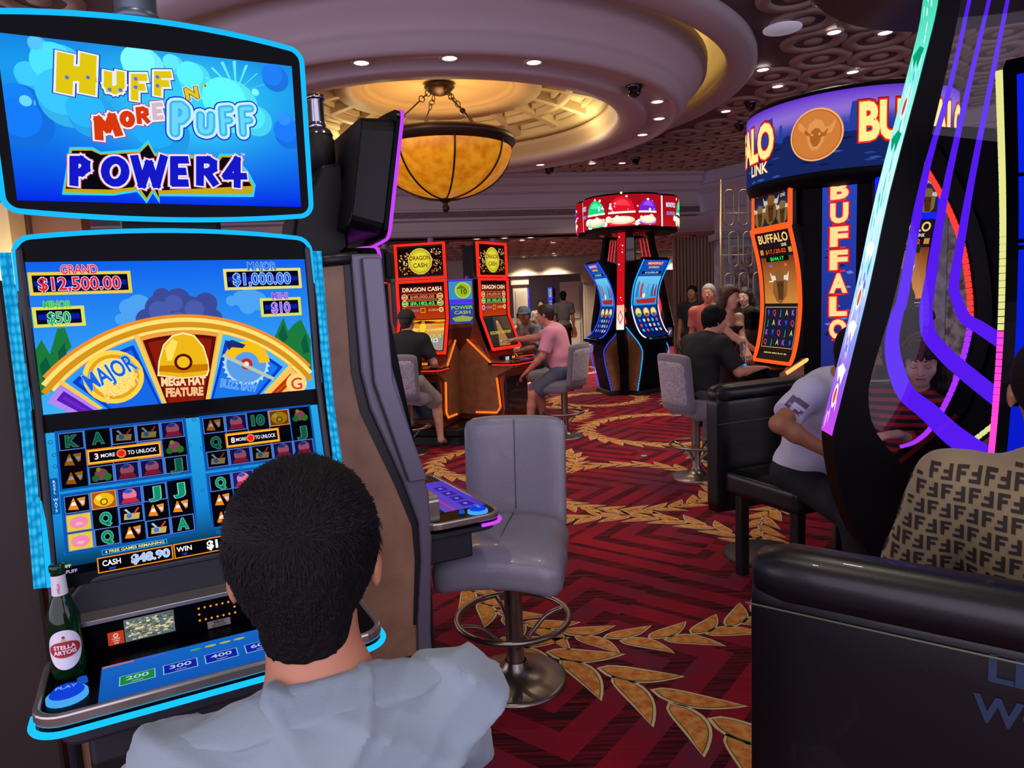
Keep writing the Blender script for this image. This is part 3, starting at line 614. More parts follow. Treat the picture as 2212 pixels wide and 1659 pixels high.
def panelart_wheel(pl):
    A = Art(pl.surf(), .0006); q = pl.uv; P = pl.poly; W0, W1, Z0, Z1 = -.3, .3, -.169, .169
    A.grad(W0, Z0, W1, Z1, '#3cb4fa', '#0f62ee', 0)
    for px, py, r in ((262, 690, 12), (280, 665, 20), (300, 660, 24), (315, 680, 20), (330, 672, 22), (275, 688, 16), (500, 650, 12), (520, 645, 18), (540, 642, 22), (555, 650, 22), (535, 662, 18)):
        u, v = q(px, py); A.disc(u, v, r/930, '#4ea4f4', 1)
    for L in ([(74, 780), (90, 735), (108, 765), (124, 710), (140, 708), (155, 750), (140, 765), (155, 800), (120, 840), (78, 860)], [(75, 760), (90, 733), (110, 790), (80, 810)], [(590, 735), (612, 685), (622, 715), (635, 700), (650, 690), (672, 760), (673, 800), (640, 770)], [(640, 740), (650, 690), (671, 735), (671, 790)]):
        A.poly(P(L), '#1c7a3c', 1.2)
    for L in ([(85, 790), (100, 770), (112, 800), (95, 830)], [(125, 760), (140, 740), (146, 780), (130, 800)], [(600, 725), (612, 700), (622, 730), (612, 740)], [(650, 740), (660, 720), (668, 760), (655, 765)]): A.poly(P(L), '#0f5a3c', 1.6)
    for px, py, r in ((385, 648, 26), (350, 668, 34), (410, 672, 34), (445, 655, 24), (320, 690, 24), (455, 690, 26), (385, 700, 34), (350, 640, 18)): # a storm cloud behind the wheel
        u, v = q(px, py); A.disc(u, v, r/930, '#3c4c98', 1.4)
    for px, py, r in ((375, 655, 18), (345, 672, 22), (420, 668, 20), (385, 695, 22)): u, v = q(px, py); A.disc(u, v, r/930, '#4a5cae', 1.7)
    # wheel
    a, b, c = [Vector(q(*t)+(0,)) for t in ((82, 845), (390, 690), (671, 804))]
    ax, ay, bx, by, cx_, cy_ = a.x, a.y, b.x, b.y, c.x, c.y; d = 2*(ax*(by-cy_)+bx*(cy_-ay)+cx_*(ay-by))
    ox = ((ax*ax+ay*ay)*(by-cy_)+(bx*bx+by*by)*(cy_-ay)+(cx_*cx_+cy_*cy_)*(ay-by))/d; oy = ((ax*ax+ay*ay)*(cx_-bx)+(bx*bx+by*by)*(ax-cx_)+(cx_*cx_+cy_*cy_)*(bx-ax))/d
    R = hypot(ax-ox, ay-oy)
    lo = degrees_(atan2(Z0-oy, W1-ox)); 
    def clipring(r0, r1, col, L, n=80):
        seg_ = []
        for k in range(n):
            t0, t1 = pi*k/n, pi*(k+1)/n
            pts = [(ox+r*cos(t), oy+r*sin(t)) for r, t in ((r0, t0), (r1, t0), (r1, t1), (r0, t1))]
            if all(W0 <= p[0] <= W1 and Z0 <= p[1] <= Z1 for p in pts): A.poly(pts, col, L)
    clipring(R-.03, R+.012, '#f0902a', 1.9); clipring(R-.026, R+.004, '#ffe27a', 2.2); clipring(R-.019, R-.006, '#d8941c', 2.5)
    def wedge(t0, t1, cols, Lb):
        for j, (c_, ins) in enumerate(cols):
            r1 = R-.028-ins; n = 16; pts = []
            a0, a1 = t0+ins/R*1.2, t1-ins/R*1.2
            for k in range(n+1):
                t = a0+(a1-a0)*k/n; pts.append((ox+r1*cos(t), oy+r1*sin(t)))
            for t in (a1, a0):
                x, y = ox+r1*cos(t), oy+r1*sin(t); k = (y-Z0)/(y-oy) if y > oy else 0; pts.append((x+(ox-x)*k, y+(oy-y)*k))
            if all(W0-.002 <= p[0] <= W1+.002 for p in pts): A.poly(pts, c_, Lb+j*.4)
            else:
                P2 = [(max(W0, min(W1, p[0])), max(Z0, min(Z1, p[1]))) for p in pts]; A.poly(P2, c_, Lb+j*.4)
    def ang(px, py): u, v = q(px, py); return atan2(v-oy, u-ox)
    ts = [pi*.80, ang(122, 818), ang(298, 734), ang(478, 714), ang(636, 781), pi*.2]
    cols = [[('#b486f0', 0), ('#5a1cb8', .012), ('#6c28c8', .02)], [('#2e9cff', 0), ('#0c3cc8', .012), ('#1668e8', .02)], [('#f0a040', 0), ('#5c0c08', .008), ('#8a1c0c', .016)], [('#48b8ff', 0), ('#0c3cc8', .012), ('#1878ee', .02)], [('#ffc060', 0), ('#b83408', .012), ('#e06410', .02)]]
    for i in range(5): wedge(ts[i+1], ts[i], cols[i], 2.6)
    for i in (1, 2, 3, 4):
        t = ts[i]; nx, ny = -sin(t)*.005, cos(t)*.005; x, y = ox+(R-.02)*cos(t), oy+(R-.02)*sin(t); k = (y-Z0)/(y-oy); e = (x+(ox-x)*k, y+(oy-y)*k)
        A.poly([(x-nx, y-ny), (x+nx, y+ny), (e[0]+nx, e[1]+max(0, ny)), (e[0]-nx, max(Z0, e[1]-ny))], '#f4cc5a', 4.2)
    def T(s, px, py, hpx, wpx, col, rot=0, out='#ffffff', o2='#143ca0', L=6, ow=.028, o2w=.045, bold=.02): u, v = q(px, py); A.text(s, u, v, q(px, py-hpx/2)[1]-q(px, py+hpx/2)[1], col, L, w=q(px+wpx/2, py)[0]-q(px-wpx/2, py)[0], bold=bold, out=out, outw=ow, out2=o2, out2w=o2w, rot=rot)
    u, v = q(246, 814); A.disc(u, v, .062, '#ffd84a', 4.6); A.disc(u, v, .052, '#e8a020', 4.9); A.disc(u, v, .044, '#ffe070', 5.1)
    T('MAJOR', 238, 803, 36, 118, '#1860e0', 24, '#bfeaff'); T('JACKPOT', 262, 835, 22, 92, '#ffd040', 24, '#fff6d0', '#a04a08')
    H = [(340, 812), (342, 780), (352, 745), (372, 724), (395, 718), (420, 724), (440, 748), (450, 780), (452, 800), (448, 812), (395, 818)]
    A.poly(P(H), '#fff2b0', 4.6); A.poly(P([(x+(395-x)*.06, y+(775-y)*.06) for x, y in H]), '#f0b818', 4.9); A.poly(P([(345, 790), (449, 786), (449, 800), (395, 806), (343, 802)]), '#c87808', 5.2); A.poly(P([(362, 780), (356, 752), (372, 732), (384, 738), (372, 778)]), '#ffe060', 5.3)
    u, v = q(396, 782); A.disc(u, v, .02, '#501008', 5.5); A.disc(u, v, .014, '#f4c020', 5.8)
    T('MEGA HAT', 397, 823, 17, 96, '#ffd890', -3, '#fff4d8', '#a03010'); T('FEATURE', 399, 846, 17, 80, '#ffb060', -3, '#fff4d8', '#a03010')
    u, v = q(532, 786); A.disc(u, v, .052, '#a8d8ff', 4.6); A.disc(u, v, .047, '#5a9ee8', 4.9)
    for k in range(26): t = 2*pi*k/26; A.poly([(u+.05*cos(t), v+.05*sin(t)), (u+.057*cos(t+.06), v+.057*sin(t+.06)), (u+.05*cos(t+.2), v+.05*sin(t+.2))], '#c8e8ff', 4.8)
    A.ring(u, v, .03, .056, '#f8c018', 5.2, 24, 0, 150); A.disc(u, v, .014, '#c82818', 5.5); A.disc(u, v, .006, '#e8e8f8', 5.8)
    A.poly(P([(487, 742), (500, 734), (530, 745), (524, 752), (500, 750), (494, 757)]), '#1c2c6c', 5.4); A.poly(P([(478, 770), (484, 764), (592, 815), (590, 822)]), '#b8c8b0', 5.6)
    T('BUZZ SAW', 516, 832, 17, 80, '#2e90f8', -14, '#c4e8ff'); 
    u, v = q(640, 828); A.disc(u-.0, v, .026, '#ffd878', 4.8); A.text('G', u, v, .03, '#e04818', 6, out='#fff0c0')
    # jackpot boxes
    def box(px0, py0, px1, py1, fc):
        ym = (py0+py1)/2; xm = (px0+px1)/2; X0 = q(px0, ym)[0]; X1 = q(px1, ym)[0]; Y0 = q(xm, py1)[1]; Y1 = q(xm, py0)[1]
        A.rect(X0, Y0, X1, Y1, fc, 4.4); A.grad(X0+.007, Y0+.007, X1-.007, Y1-.007, '#04083c', '#02041c', 4.7); A.rect(X0+.01, (Y0+Y1)/2-.006, X1-.01, (Y0+Y1)/2+.006, '#0a1e9c', 4.9)
    box(62, 587, 284, 636, '#e8d048'); box(483, 580, 650, 625, '#e8e078'); box(71, 662, 184, 706, '#e4e050'); box(562, 643, 650, 683, '#dce060')
    T('GRAND', 171, 582, 19, 80, '#e83048', 0, '#fff', '#b02060'); T('$12,500.00', 174, 612, 27, 178, '#e02838', 0, '#f4f0ff', '#2838a0')
    T('MAJOR', 565, 575, 17, 62, '#1c70e8', 0, '#c8ecff', '#1838a0'); T('$1,000.00', 566, 602, 24, 124, '#1c78f0', 0, '#e8f4ff', '#2030a0')
    T('MINOR', 124, 657, 14, 60, '#28c040', 0, '#c8ffd0', '#0c6a30'); T('$50', 128, 686, 24, 50, '#28b848', 0, '#e8ffe8', '#1030a0')
    T('MINI', 604, 639, 14, 34, '#9050e0', 0, '#e8d8ff', '#402090'); T('$10', 606, 664, 22, 40, '#a060e0', 0, '#f4ecff', '#3020a0')
    return A
def degrees_(a): return a*180/pi
def symbol(A, k, x, y, w, h, dim):
    D = (lambda c: tuple_hex(c, .62)) if dim else (lambda c: c)
    if k in 'KAQJ1':
        A.text('10' if k == '1' else k, x, y, h*.62, D('#12906c'), 4, w=(h*.6 if k != '1' else h*.8), bold=.045, out=D('#7ad0c0'), outw=.035)
    elif k == 'c':
        A.poly([(x-w*.38, y-h*.3), (x+w*.05, y-h*.36), (x-w*.12, y+h*.34), (x-w*.16, y+h*.34)], D('#f08820'), 3.6); A.poly([(x-w*.27, y-h*.08), (x-w*.03, y-h*.1), (x-w*.08, y+h*.1), (x-w*.19, y+h*.1)], D('#f4f0f8'), 4)
        A.poly([(x, y+h*.3), (x+w*.34, y+h*.34), (x+w*.3, y-h*.1), (x+w*.2, y-h*.2)], D('#e89030'), 3.6); A.poly([(x+w*.1, y+h*.15), (x+w*.3, y+h*.12), (x+w*.26, y-h*.05), (x+w*.18, y-h*.05)], D('#d8d8ff'), 4)
    elif k == 't':
        A.poly([(x-w*.34, y-h*.3), (x+w*.3, y-h*.34), (x+w*.36, y+h*.02), (x-w*.3, y+h*.06)], D('#c8b068'), 3.6); A.poly([(x-w*.3, y+h*.3), (x-w*.2, y+h*.34), (x, y), (x-w*.1, y)], D('#a0c8d8'), 4); A.poly([(x+w*.05, y), (x+w*.3, y+h*.36), (x+w*.36, y+h*.3), (x+w*.16, y)], D('#c84030'), 4); A.disc(x-w*.1, y-h*.1, w*.12, D('#4878c8'), 4)
    elif k == 'p':   # a plain round rosy token over a blue and red shape
        A.rect(x-w*.46, y-h*.44, x+w*.46, y+h*.44, D('#1a1a70'), 3.3); A.disc(x, y+h*.06, w*.30, D('#e87898'), 3.6); A.poly([(x-w*.4, y-h*.42), (x+w*.4, y-h*.42), (x+w*.25, y-h*.12), (x-w*.25, y-h*.12)], D('#c02848'), 4); A.disc(x-w*.05, y+h*.28, w*.18, D('#2858c8'), 4, ry=h*.12)
    elif k == 'g':
        A.disc(x, y, w*.28, D('#c8688c'), 3.6); A.disc(x-w*.24, y-h*.2, w*.16, D('#38a048'), 4); A.disc(x+w*.24, y-h*.18, w*.18, D('#48b040'), 4); A.disc(x-w*.1, y+h*.3, w*.1, D('#d0d030'), 4)
    elif k == 'h':
        A.rect(x-w*.48, y-h*.46, x+w*.48, y+h*.46, D('#a85818'), 3.3); A.disc(x, y, w*.42, D('#f4b818'), 3.6, ry=h*.4); A.disc(x, y-h*.12, w*.16, D('#6a3808'), 4); A.disc(x, y-h*.12, w*.11, D('#f4d020'), 4.3); A.disc(x-w*.2, y+h*.15, w*.12, D('#ffe060'), 4)
    elif k == 'P':
        A.rect(x-w*.5, y-h*.5, x+w*.5, y+h*.5, D('#e8c840'), 3.3); A.disc(x, y, w*.38, D('#f08cb0'), 3.6, ry=h*.34); A.disc(x, y-h*.08, w*.16, D('#f8b0c8'), 4, ry=h*.1)
def panelart_reels(pl):
    A = Art(pl.surf(), .0006); q = pl.uv
    Z1, Z0 = -.004, -.322
    t0, t1, t2 = lin('#28a8e8'), lin('#1888d8'), lin('#06304e')
    def bgc(x, y):
        t = (y-Z0)/(Z1-Z0); a, b, k = (t1, t0, (t-.35)/.65) if t > .35 else (t2, t1, (t-.05)/.3); k = max(0, min(1, k)); return tuple(a[i]+(b[i]-a[i])*k for i in range(3))
    A.grid(-.3, Z0, .3, Z1, 10, 16, bgc, 0)
    rnd = random.Random(3)
    for _ in range(120):
        x, y = rnd.uniform(-.295, .295), rnd.uniform(-.29, Z1-.005); A.ring(x, y, .003, .0048, '#1670b8', 1, 8)
    g = {}
    tl = q(124, 938); br = q(410, 1030); tl3 = q(138, 1072); br3 = q(424, 1147)
    U0, U1 = tl[0], br[0]; V1 = (tl[1]+q(402, 905)[1])/2; V0 = q(240/3.253+60, 640/3.253+860)[1]
    W1 = q(138, 1072)[1]; W0 = q(292/3.253+60, 1085/3.253+860)[1]
    grids = [((U0, V0, U1, V1), 'KAtTp c.gTg cgp pJ'.replace(' ', ''), True), ((-U1, V0, -U0, V1), None, True), ((U0, W0, U1, W1), None, False), ((-U1, W0, -U0, W1), None, False)]
    rows = [["KAttp", "cg.tg", "cgppJ"], ["cp1hg", "Q...J", "tptpp"], ["chpJJ", "PQtcc", "PQctA"], ["QpcJt", "cgtpA", "cQJtc"]]
    for (G, _, dim), R_ in zip(grids, rows):
        x0, y0, x1, y1 = G; A.rect(x0-.005, y0-.005, x1+.005, y1+.005, '#0a58b4', 1.8); A.rect(x0, y0, x1, y1, '#05060e', 2.2)
        cw, chh = (x1-x0)/5, (y1-y0)/3
        for j in range(5):
            for i in range(3):
                k = R_[i][j]; x, y = x0+cw*(j+.5), y1-chh*(i+.5)
                if k == '.': continue
                if k in 'ptPh' or (i+j) % 3 == 0: A.frame(x-cw*.48, y-chh*.48, x+cw*.48, y+chh*.48, .0022, '#5a78c8' if k != 'h' else '#e09060', 4.6)
                symbol(A, k, x, y, cw*.92, chh*.92, dim)
            if j: A.rect(x0+cw*j-.0012, y0, x0+cw*j+.0012, y1, '#1a78d8', 4.4)
    for (px, py, w, n) in ((270, 979, .142, '3'), (546, 946, .118, '8')):
        u, v = q(px, py); h = .014
        A.rect(u-w/2-.005, v-h-.004, u+w/2+.005, v+h+.004, '#f08018', 5); A.rect(u-w/2-.002, v-h-.001, u+w/2+.002, v+h+.001, '#ffd040', 5.3); A.rect(u-w/2, v-h+.002, u+w/2, v+h-.002, '#0a0610', 5.6)
        A.text(n, u-w*.40, v, .013, '#f0f0ff', 7, out='#e03030'); A.text('MORE', u-w*.24, v, .008, '#f0f0ff', 7, w=w*.2); A.disc(u-w*.05, v, .010, '#ff7848', 6.2); A.disc(u-w*.05, v, .007, '#e02818', 6.6); A.text('TO UNLOCK', u+w*.25, v, .009, '#f0f0ff', 7, w=w*.42)
    u, v = q(292, 1181); A.rect(u-.066, v-.006, u+.066, v+.006, '#2aa0e8', 3); A.rect(u-.064, v-.004, u+.064, v+.004, '#08345c', 3.4); A.text('4 FREE GAMES REMAINING', u, v, .006, '#ffe890', 4, w=.12)
    A.rect(-.3, Z0, .3, Z0+.018, '#02060c', 1.2)
    u, v = q(294, 1207); A.rect(u-.076, v-.017, u+.076, v+.017, '#f09020', 3); A.rect(u-.0735, v-.0145, u+.0735, v+.0145, '#04040c', 3.4)
    A.text('CASH', u-.048, v+.003, .012, '#fff', 4.5, w=.036); A.text('4890', u-.048, v-.010, .005, '#2848ff', 4.5); A.text('$48.90', u+.03, v+.001, .018, '#a8c4f8', 4.5, w=.078, bold=.03, out='#f4f8ff', outw=.03)
    u2 = u+.155; A.rect(u2-.077, v-.017, u2+.077, v+.017, '#f09020', 3); A.rect(u2-.0745, v-.0145, u2+.0745, v+.0145, '#04040c', 3.4)
    A.text('WIN', u2-.055, v+.003, .011, '#fff', 4.5); A.text('128', u2-.055, v-.009, .005, '#2848ff', 4.5); A.text('$1.28', u2+.025, v+.001, .018, '#f0f4f8', 4.5, w=.062, bold=.03, out='#ffffff', outw=.02)
    u, v = q(148, 1229); A.text('HUFF', u-.006, v+.006, .007, '#e8d8a0', 3.5); A.text('PUFF', u+.006, v-.006, .007, '#c8a8e8', 3.5)
    for px, py, s_ in ((120, 1072, 'REEL WAYS'),):
        u, v = q(px, py); A.rect(u-.008, v-.04, u+.007, v+.04, '#0c5ca8', 1.5)
        for i, ch in enumerate('REEL WAYS'): A.text(ch, u, v+.032-i*.008, .006, '#cfe8ff', 2.5)
    return A
def swept(MBo, x0, x1, prof, mi=0):
    """cabinet solid: side profile polygon (y,z) between x0 and x1"""
    MBo.prism(prof, (x0, 0, 0), (0, 1, 0), (0, 0, 1), (x1-x0, 0, 0), mi); return MBo
def cabinet(root, led, led_strip, arts, topper_tilt, deckart, band_mats, tO=(0, -.03, 2.03)):
    F_ = [(-.004, 1.79), (-.012, 1.60), (-.018, 1.36), (-.103, 1.03), (-.118, .985), (-.118, .90)]
    # core with brown sides
    body = swept(MB(), -.30, .30, [(.06, 1.74), (.058, 1.40), (.04, 1.28), (-.05, 1.0), (-.095, .86), (-.10, .74), (-.075, .50), (-.075, .42), (.21, .42), (.21, 1.74)]); body.build('cabinet_body', BRN, root, bevel=.006)
    b = swept(MB(), -.322, -.300, [(-.012, 1.765), (-.020, 1.60), (-.024, 1.41), (-.10, 1.07), (-.122, .98), (-.125, .84), (-.10, .50), (-.10, .42), (-.05, .42), (-.055, .54), (-.08, .75), (-.08, .88), (-.035, 1.03), (.058, 1.28), (.08, 1.40), (.085, 1.765)])
    swept(b, .300, .322, [(-.012, 1.765), (-.020, 1.60), (-.024, 1.41), (-.10, 1.07), (-.122, .98), (-.125, .84), (-.10, .50), (-.10, .42), (-.05, .42), (-.055, .54), (-.08, .75), (-.08, .88), (-.035, 1.03), (.058, 1.28), (.08, 1.40), (.085, 1.765)])
    b.build('side_band', band_mats[0], root, bevel=.008)
    b = MB()
    for s in (-1, 1):
        x0, x1 = (-.306, -.2995) if s < 0 else (.2995, .306)
        swept(b, x0, x1, [(.075, 1.745), (.075, 1.40), (.052, 1.28), (-.040, 1.03), (-.085, .87), (-.085, .75), (-.065, .53), (-.045, .53), (-.065, .75), (-.062, .87), (-.012, 1.02), (.085, 1.27), (.105, 1.40), (.105, 1.745)])
    b.build('dark_side_strip', band_mats[1], root)  # dark strip between the brown side and the front band
    m = MB(); m.tube([(-.30, .06, 1.755), (-.30, .21, 1.742)], .02, 10); m.tube([(.30, .06, 1.755), (.30, .21, 1.742)], .02, 10); m.tube([(-.30, .07, 1.755), (.30, .07, 1.755)], .02, 10); m.build('top_rail', GRYD, root)
    m = MB(); m.box(-.30, .30, .0, .22, 0.0, .44); m.build('plinth', BLKM, root, bevel=.01)
    # black glass front behind the panes
    g = MB(); n = 14; out = rrect(.632, .762, .03, 5, 0, 1.40, bow=.020, bowb=0)
    P = [(x, z) for x, z in out]
    V = [(x, prof_y(z)+.003, z) for x, z in P]+[(x, prof_y(z)+.05, z) for x, z in P]; N_ = len(P)
    g.add(V, [(i, (i+1) % N_, N_+(i+1) % N_, N_+i) for i in range(N_)])
    rows = sorted(set([1.02+.76*i/12 for i in range(13)]+[1.36]))
    for a, c in zip(rows[:-1], rows[1:]):
        w = .3155; top = c > 1.775
        g.add([(-w, prof_y(a)+.003, a), (w, prof_y(a)+.003, a), (w-(.012 if top else 0), prof_y(c)+.003, c), (-w+(.012 if top else 0), prof_y(c)+.003, c)], [(0, 1, 2, 3)])
    for k in range(10):   # bowed cap
        x0, x1 = -.29+.58*k/10, -.29+.58*(k+1)/10
        g.add([(x0, +.002, 1.775), (x1, +.002, 1.775), (x1, +.002, 1.781+.020*(1-(x1/.316)**2)), (x0, +.002, 1.781+.020*(1-(x0/.316)**2))], [(0, 1, 2, 3)])
    g.build('screen_bezel', BEZ, root)
    m = MB(); pts = [(x, prof_y(z)-.004, z) for x, z in out if z > 1.04]; k = min(range(len(out)), key=lambda i: 0 if False else i)
    # open LED path: left bottom -> top -> right bottom
    top = [(x, z) for x, z in out if z > 1.70]; top = sorted(top, key=lambda p: -p[0]); rightside = [(.316, z) for z in np.linspace(1.03, 1.70, 16)]; leftside = [(-.316, z) for z in np.linspace(1.70, 1.03, 16)]
    a = [p for p in out if p[1] > 1.74]
    a = sorted(a, key=lambda p: -math.atan2(p[1]-1.4, -p[0]) if False else -p[0])
    path = rightside+a+leftside
    if led_strip is None: path = [p_ for p_ in path if p_[1] > 1.72]
    m.tube([(x, prof_y(z)-.005, z) for x, z in path], .0055, 8); m.build('led_edge', glow('led_'+led, led, 1.15), root)
    for s in (-1, 1):
        m = MB()
        if led_strip is None:
            swept(m, s*.3225, s*.346, [(prof_y(z)-.002, z) for z in np.linspace(1.752, 1.03, 14)]+[(prof_y(z)+.06, z) for z in np.linspace(1.03, 1.752, 14)]); m.build('side_rail', band_mats[0], root, bevel=.006); continue
        for i in range(18):
            z0, z1 = 1.752-.722*i/18, 1.752-.722*(i+1)/18; xa, xb = s*.3225, s*.346
            m.add([(xa, prof_y(z0)-.002, z0), (xb, prof_y(z0)+.004, z0), (xb, prof_y(z1)+.004, z1), (xa, prof_y(z1)-.002, z1)], [(0, 1, 2, 3)])
            m.add([(xb, prof_y(z0)+.004, z0), (xb, prof_y(z0)+.03, z0), (xb, prof_y(z1)+.03, z1), (xb, prof_y(z1)+.004, z1)], [(0, 1, 2, 3)])
        m.build('light_strip', led_strip, root)
    # lower apron: dark curved panel, reader bay, silver frame
    m = MB(); m.prism([(-.285, .94), (-.282, 1.0), (-.262, 1.022), (-.22, 1.034), (.22, 1.034), (.262, 1.022), (.282, 1.0), (.285, .94)], (0, -.108, 0), (1, 0, 0), (0, 0, 1), (0, .03, 0)); m.build('apron_panel', DGREY, root, bevel=.006)
    m = MB(); m.ringprism(rrect(.60, .10, .018, 4, 0, .905), rrect(.55, .078, .012, 4, 0, .905), (0, -.165, 0), (1, 0, 0), (0, 0, 1), (0, .06, 0)); m.build('bay_frame', SILV, root, bevel=.002)
    m = MB(); m.box(-.28, .28, -.150, -.10, .865, .945); m.build('bay_panel', BEZ, root)
    # deck
    OUT = rrect(.672, .285, .055, 6, 0, -.2425)
    m = MB(); m.prism(OUT, (0, 0, .835), (1, 0, 0), (0, 1, 0), (0, 0, .033)); m.build('button_deck', BEZ, root, bevel=.006)
    m = MB(); m.ringprism(rrect(.680, .293, .059, 6, 0, -.2425), rrect(.652, .265, .047, 6, 0, -.2425), (0, 0, .848), (1, 0, 0), (0, 1, 0), (0, 0, .025)); m.build('deck_rim', SILV, root, bevel=.005)
    L = sorted([p for p in rrect(.688, .301, .062, 8, 0, -.2425) if p[1] < -.22], key=lambda p: p[0]); m = MB(); m.tube([(x, y, .838) for x, y in ([(-.344, -.30)]+L+[(.344, -.30)])], .0065, 8); m.build('deck_light', glow('led_deck_'+led, led, 1.3), root)
    m = MB(); m.prism([(x*.9, y) for x, y in OUT], (0, 0, .80), (1, 0, 0), (0, 1, 0), (0, 0, .04)); m.box(-.26, .26, -.30, .0, .70, .80); m.build('deck_underside', DGREY, root, bevel=.01)
    m = MB(); m.box(-.28, .28, -.13, 0, .30, .70); m.build('belly_panel', mat('belly_panel_dark', '#161c1c', .3, coat=.4), root, bevel=.01)
    m = MB(); m.lathe([(.036, .868), (.036, .876), (.030, .880)], (-.284, -.313, 0), 28); pb = m.build('play_button_ring', glow('play_ring', '#48a8f0', 1), root)
    m = MB(); m.lathe([(.030, .880), (.024, .887), (.001, .889)], (-.284, -.313, 0), 28); b_ = m.build('play_button', glow('play_blue', '#1240d8', 1), pb)
    A = Art(planesurf((-.284, -.313, .8895), (1, 0, 0), (0, 1, 0))); A.text('PLAY', 0, 0, .012, '#7ab0f8', 1, w=.036); A.build('play_lettering', pb)
    m = MB(); m.lathe([(.010, .868), (.009, .878), (.001, .88)], (-.262, -.262, 0), 14); m.build('small_button', glow('small_blue', '#1c5cc8', .8), root)
    if deckart: deckart(root)
    # topper
    t = radians(topper_tilt); cz = 2.03; u = Vector((1, 0, 0)); v = Vector((0, -sin(t), cos(t))); nrm = u.cross(v)
    O = Vector(tO)
    TP = rrect(.648, .395, .028, 5, 0, .008, bow=.026, bowb=.016)
    m = MB(); m.prism(TP, O-nrm*.003, u, v, -nrm*.018); m.build('top_screen_bezel', BEZ, root)
    m = MB(); pts = [O+u*p[0]+v*p[1]-nrm*.002 for p in TP]; m.tube(pts, .0060, 8, closed=True); m.build('top_led_edge', _M['led_'+led], root)
    m = MB(); b0 = rrect(.62, .37, .05, 5, 0, .004); 
    A_ = [O-nrm*.020+u*p[0]+v*p[1] for p in b0]; B_ = [O-nrm*.115+u*p[0]*.90+v*(p[1]*.92) for p in b0]; nn = len(b0)
    m.add(A_+B_, [(i, (i+1) % nn, nn+(i+1) % nn, nn+i) for i in range(nn)], 0, False); m.add(B_, [tuple(range(nn))]); m.build('top_screen_housing', BLK, root, bevel=.004)
    m = MB(); side = [(.09, 1.75), (.24, 1.72), (.20, 1.90), (.14, 2.0), (.10, 2.07), (.03, 2.08), (.03, 1.80)]; swept(m, -.11, .11, side); m.build('topper_neck', BLK, root, bevel=.012)
    m = MB(); m.lathe([(.001, 2.06), (.052, 2.06), (.052, 2.17), (.048, 2.175), (.048, 2.185)], (0, .08, 0), 24); m.build('neck_collar', BLKM, root)
    for i, (sx_, sz) in enumerate(((-.25, .13), (-.25, -.13), (.25, .13), (.25, -.13))):
        m = MB(); m.lathe([(.009, 0), (.009, .004), (.001, .005)], (0, 0, 0), 10); c = O-nrm*.100+u*sx_*.83+v*sz; m.v = [(c.x+x, c.y+z+.0, c.z+y) for x, y, z in m.v]; m.build('housing_screw', SILV, root)
    for zz in ((-.02, .0, .02), (.1, .12, .14)):
        m = MB()
        for z in zz: c = O-nrm*.112+v*z; m.box(.16, .22, c.y-.004, c.y+.006, c.z-.003, c.z+.003)
        m.build('housing_vent', BLKM, root)
    return O, u, v
topO = Vector((0, -.03, 2.03))
def conduit(name, label, x, y, z0, z1, r, m_, parts=None):
    m = MB(); m.lathe([(r, z0), (r, z1)], (x, y, 0), 20)
    z = z0+.03
    while z < z1: m.lathe([(r, z-.012), (r*1.12, z-.006), (r*1.12, z+.006), (r, z+.012)], (x, y, 0), 20); z += .085
    return m
def deckart1(root):
    A = Art(planesurf((0, 0, .8685), (1, 0, 0), (0, 1, 0)), .0005)
    A.grad(-.23, -.385, .20, -.215, '#1560c8', '#1c74dc', .5)
    for x, s_, c in ((-.163, '200', '#189a48'), (-.083, '300', '#1228b8'), (-.003, '400', '#1228b8'), (.078, '600', '#1228b8'), (.158, '1000', '#1228b8')):
        A.rect(x-.033, -.325, x+.033, -.283, '#a8d8f8', 1.5); A.rect(x-.031, -.323, x+.031, -.285, c, 2); A.text(s_, x, -.300, .016, '#c8dcff', 3, w=.042); A.text('CREDITS', x, -.317, .004, '#c8dcff', 3)
    A.rect(-.228, -.227, -.17, -.219, '#d87890', 2); A.rect(-.165, -.227, -.11, -.219, '#5868e0', 2)
    for i, x in enumerate((-.05, -.02, .01, .04)): A.disc(x, -.243, .012, '#38c088' if i == 0 else '#c8c860', 2, ry=.005)
    A.build('touch_screen', root, .75)
    A = Art(planesurf((0, -.152, 0), (1, 0, 0), (0, 0, 1)), .0005)
    A.rect(-.222, .880, -.078, .938, '#05060a', 0)
    A.rect(-.218, .885, -.187, .915, '#b83820', 1); A.ring(-.2025, .906, .003, .005, '#f0d8c8', 2, 12)
    for i in range(3): A.text('CASINO'[:6-i], -.2025, .899-i*.005, .003, '#f0d8c8', 2)
    rnd = random.Random(5)
    A.rect(-.185, .885, -.085, .936, '#5a6a6c', 1)
    for _ in range(150): x, y = rnd.uniform(-.183, -.092), rnd.uniform(.887, .931); A.rect(x, y, x+rnd.uniform(.003, .010), y+.003, rnd.choice(['#c8bc90', '#9a9078', '#e0d8b0', '#7a8a90', '#504838']), 1.5)
    for i in range(7):
        for z in (.925, .896): A.disc(-.033+i*.0128, z, .0026, '#ff9a20', 1, seg=8)
    for x in (-.033, .0438): A.disc(x, .9105, .0026, '#ff9a20', 1, seg=8)
    A.build('player_display', root, 1.0)
    A = Art(planesurf((0, -.153, 0), (1, 0, 0), (0, 0, 1)), .0005); A.rect(-.018, .871, .032, .888, '#8a847c', 0); A.text('40B-07', .007, .8835, .006, '#1a1820', 1); A.text('02-72-01', .007, .8755, .006, '#1a1820', 1); A.build('asset_label', root, matte=True)
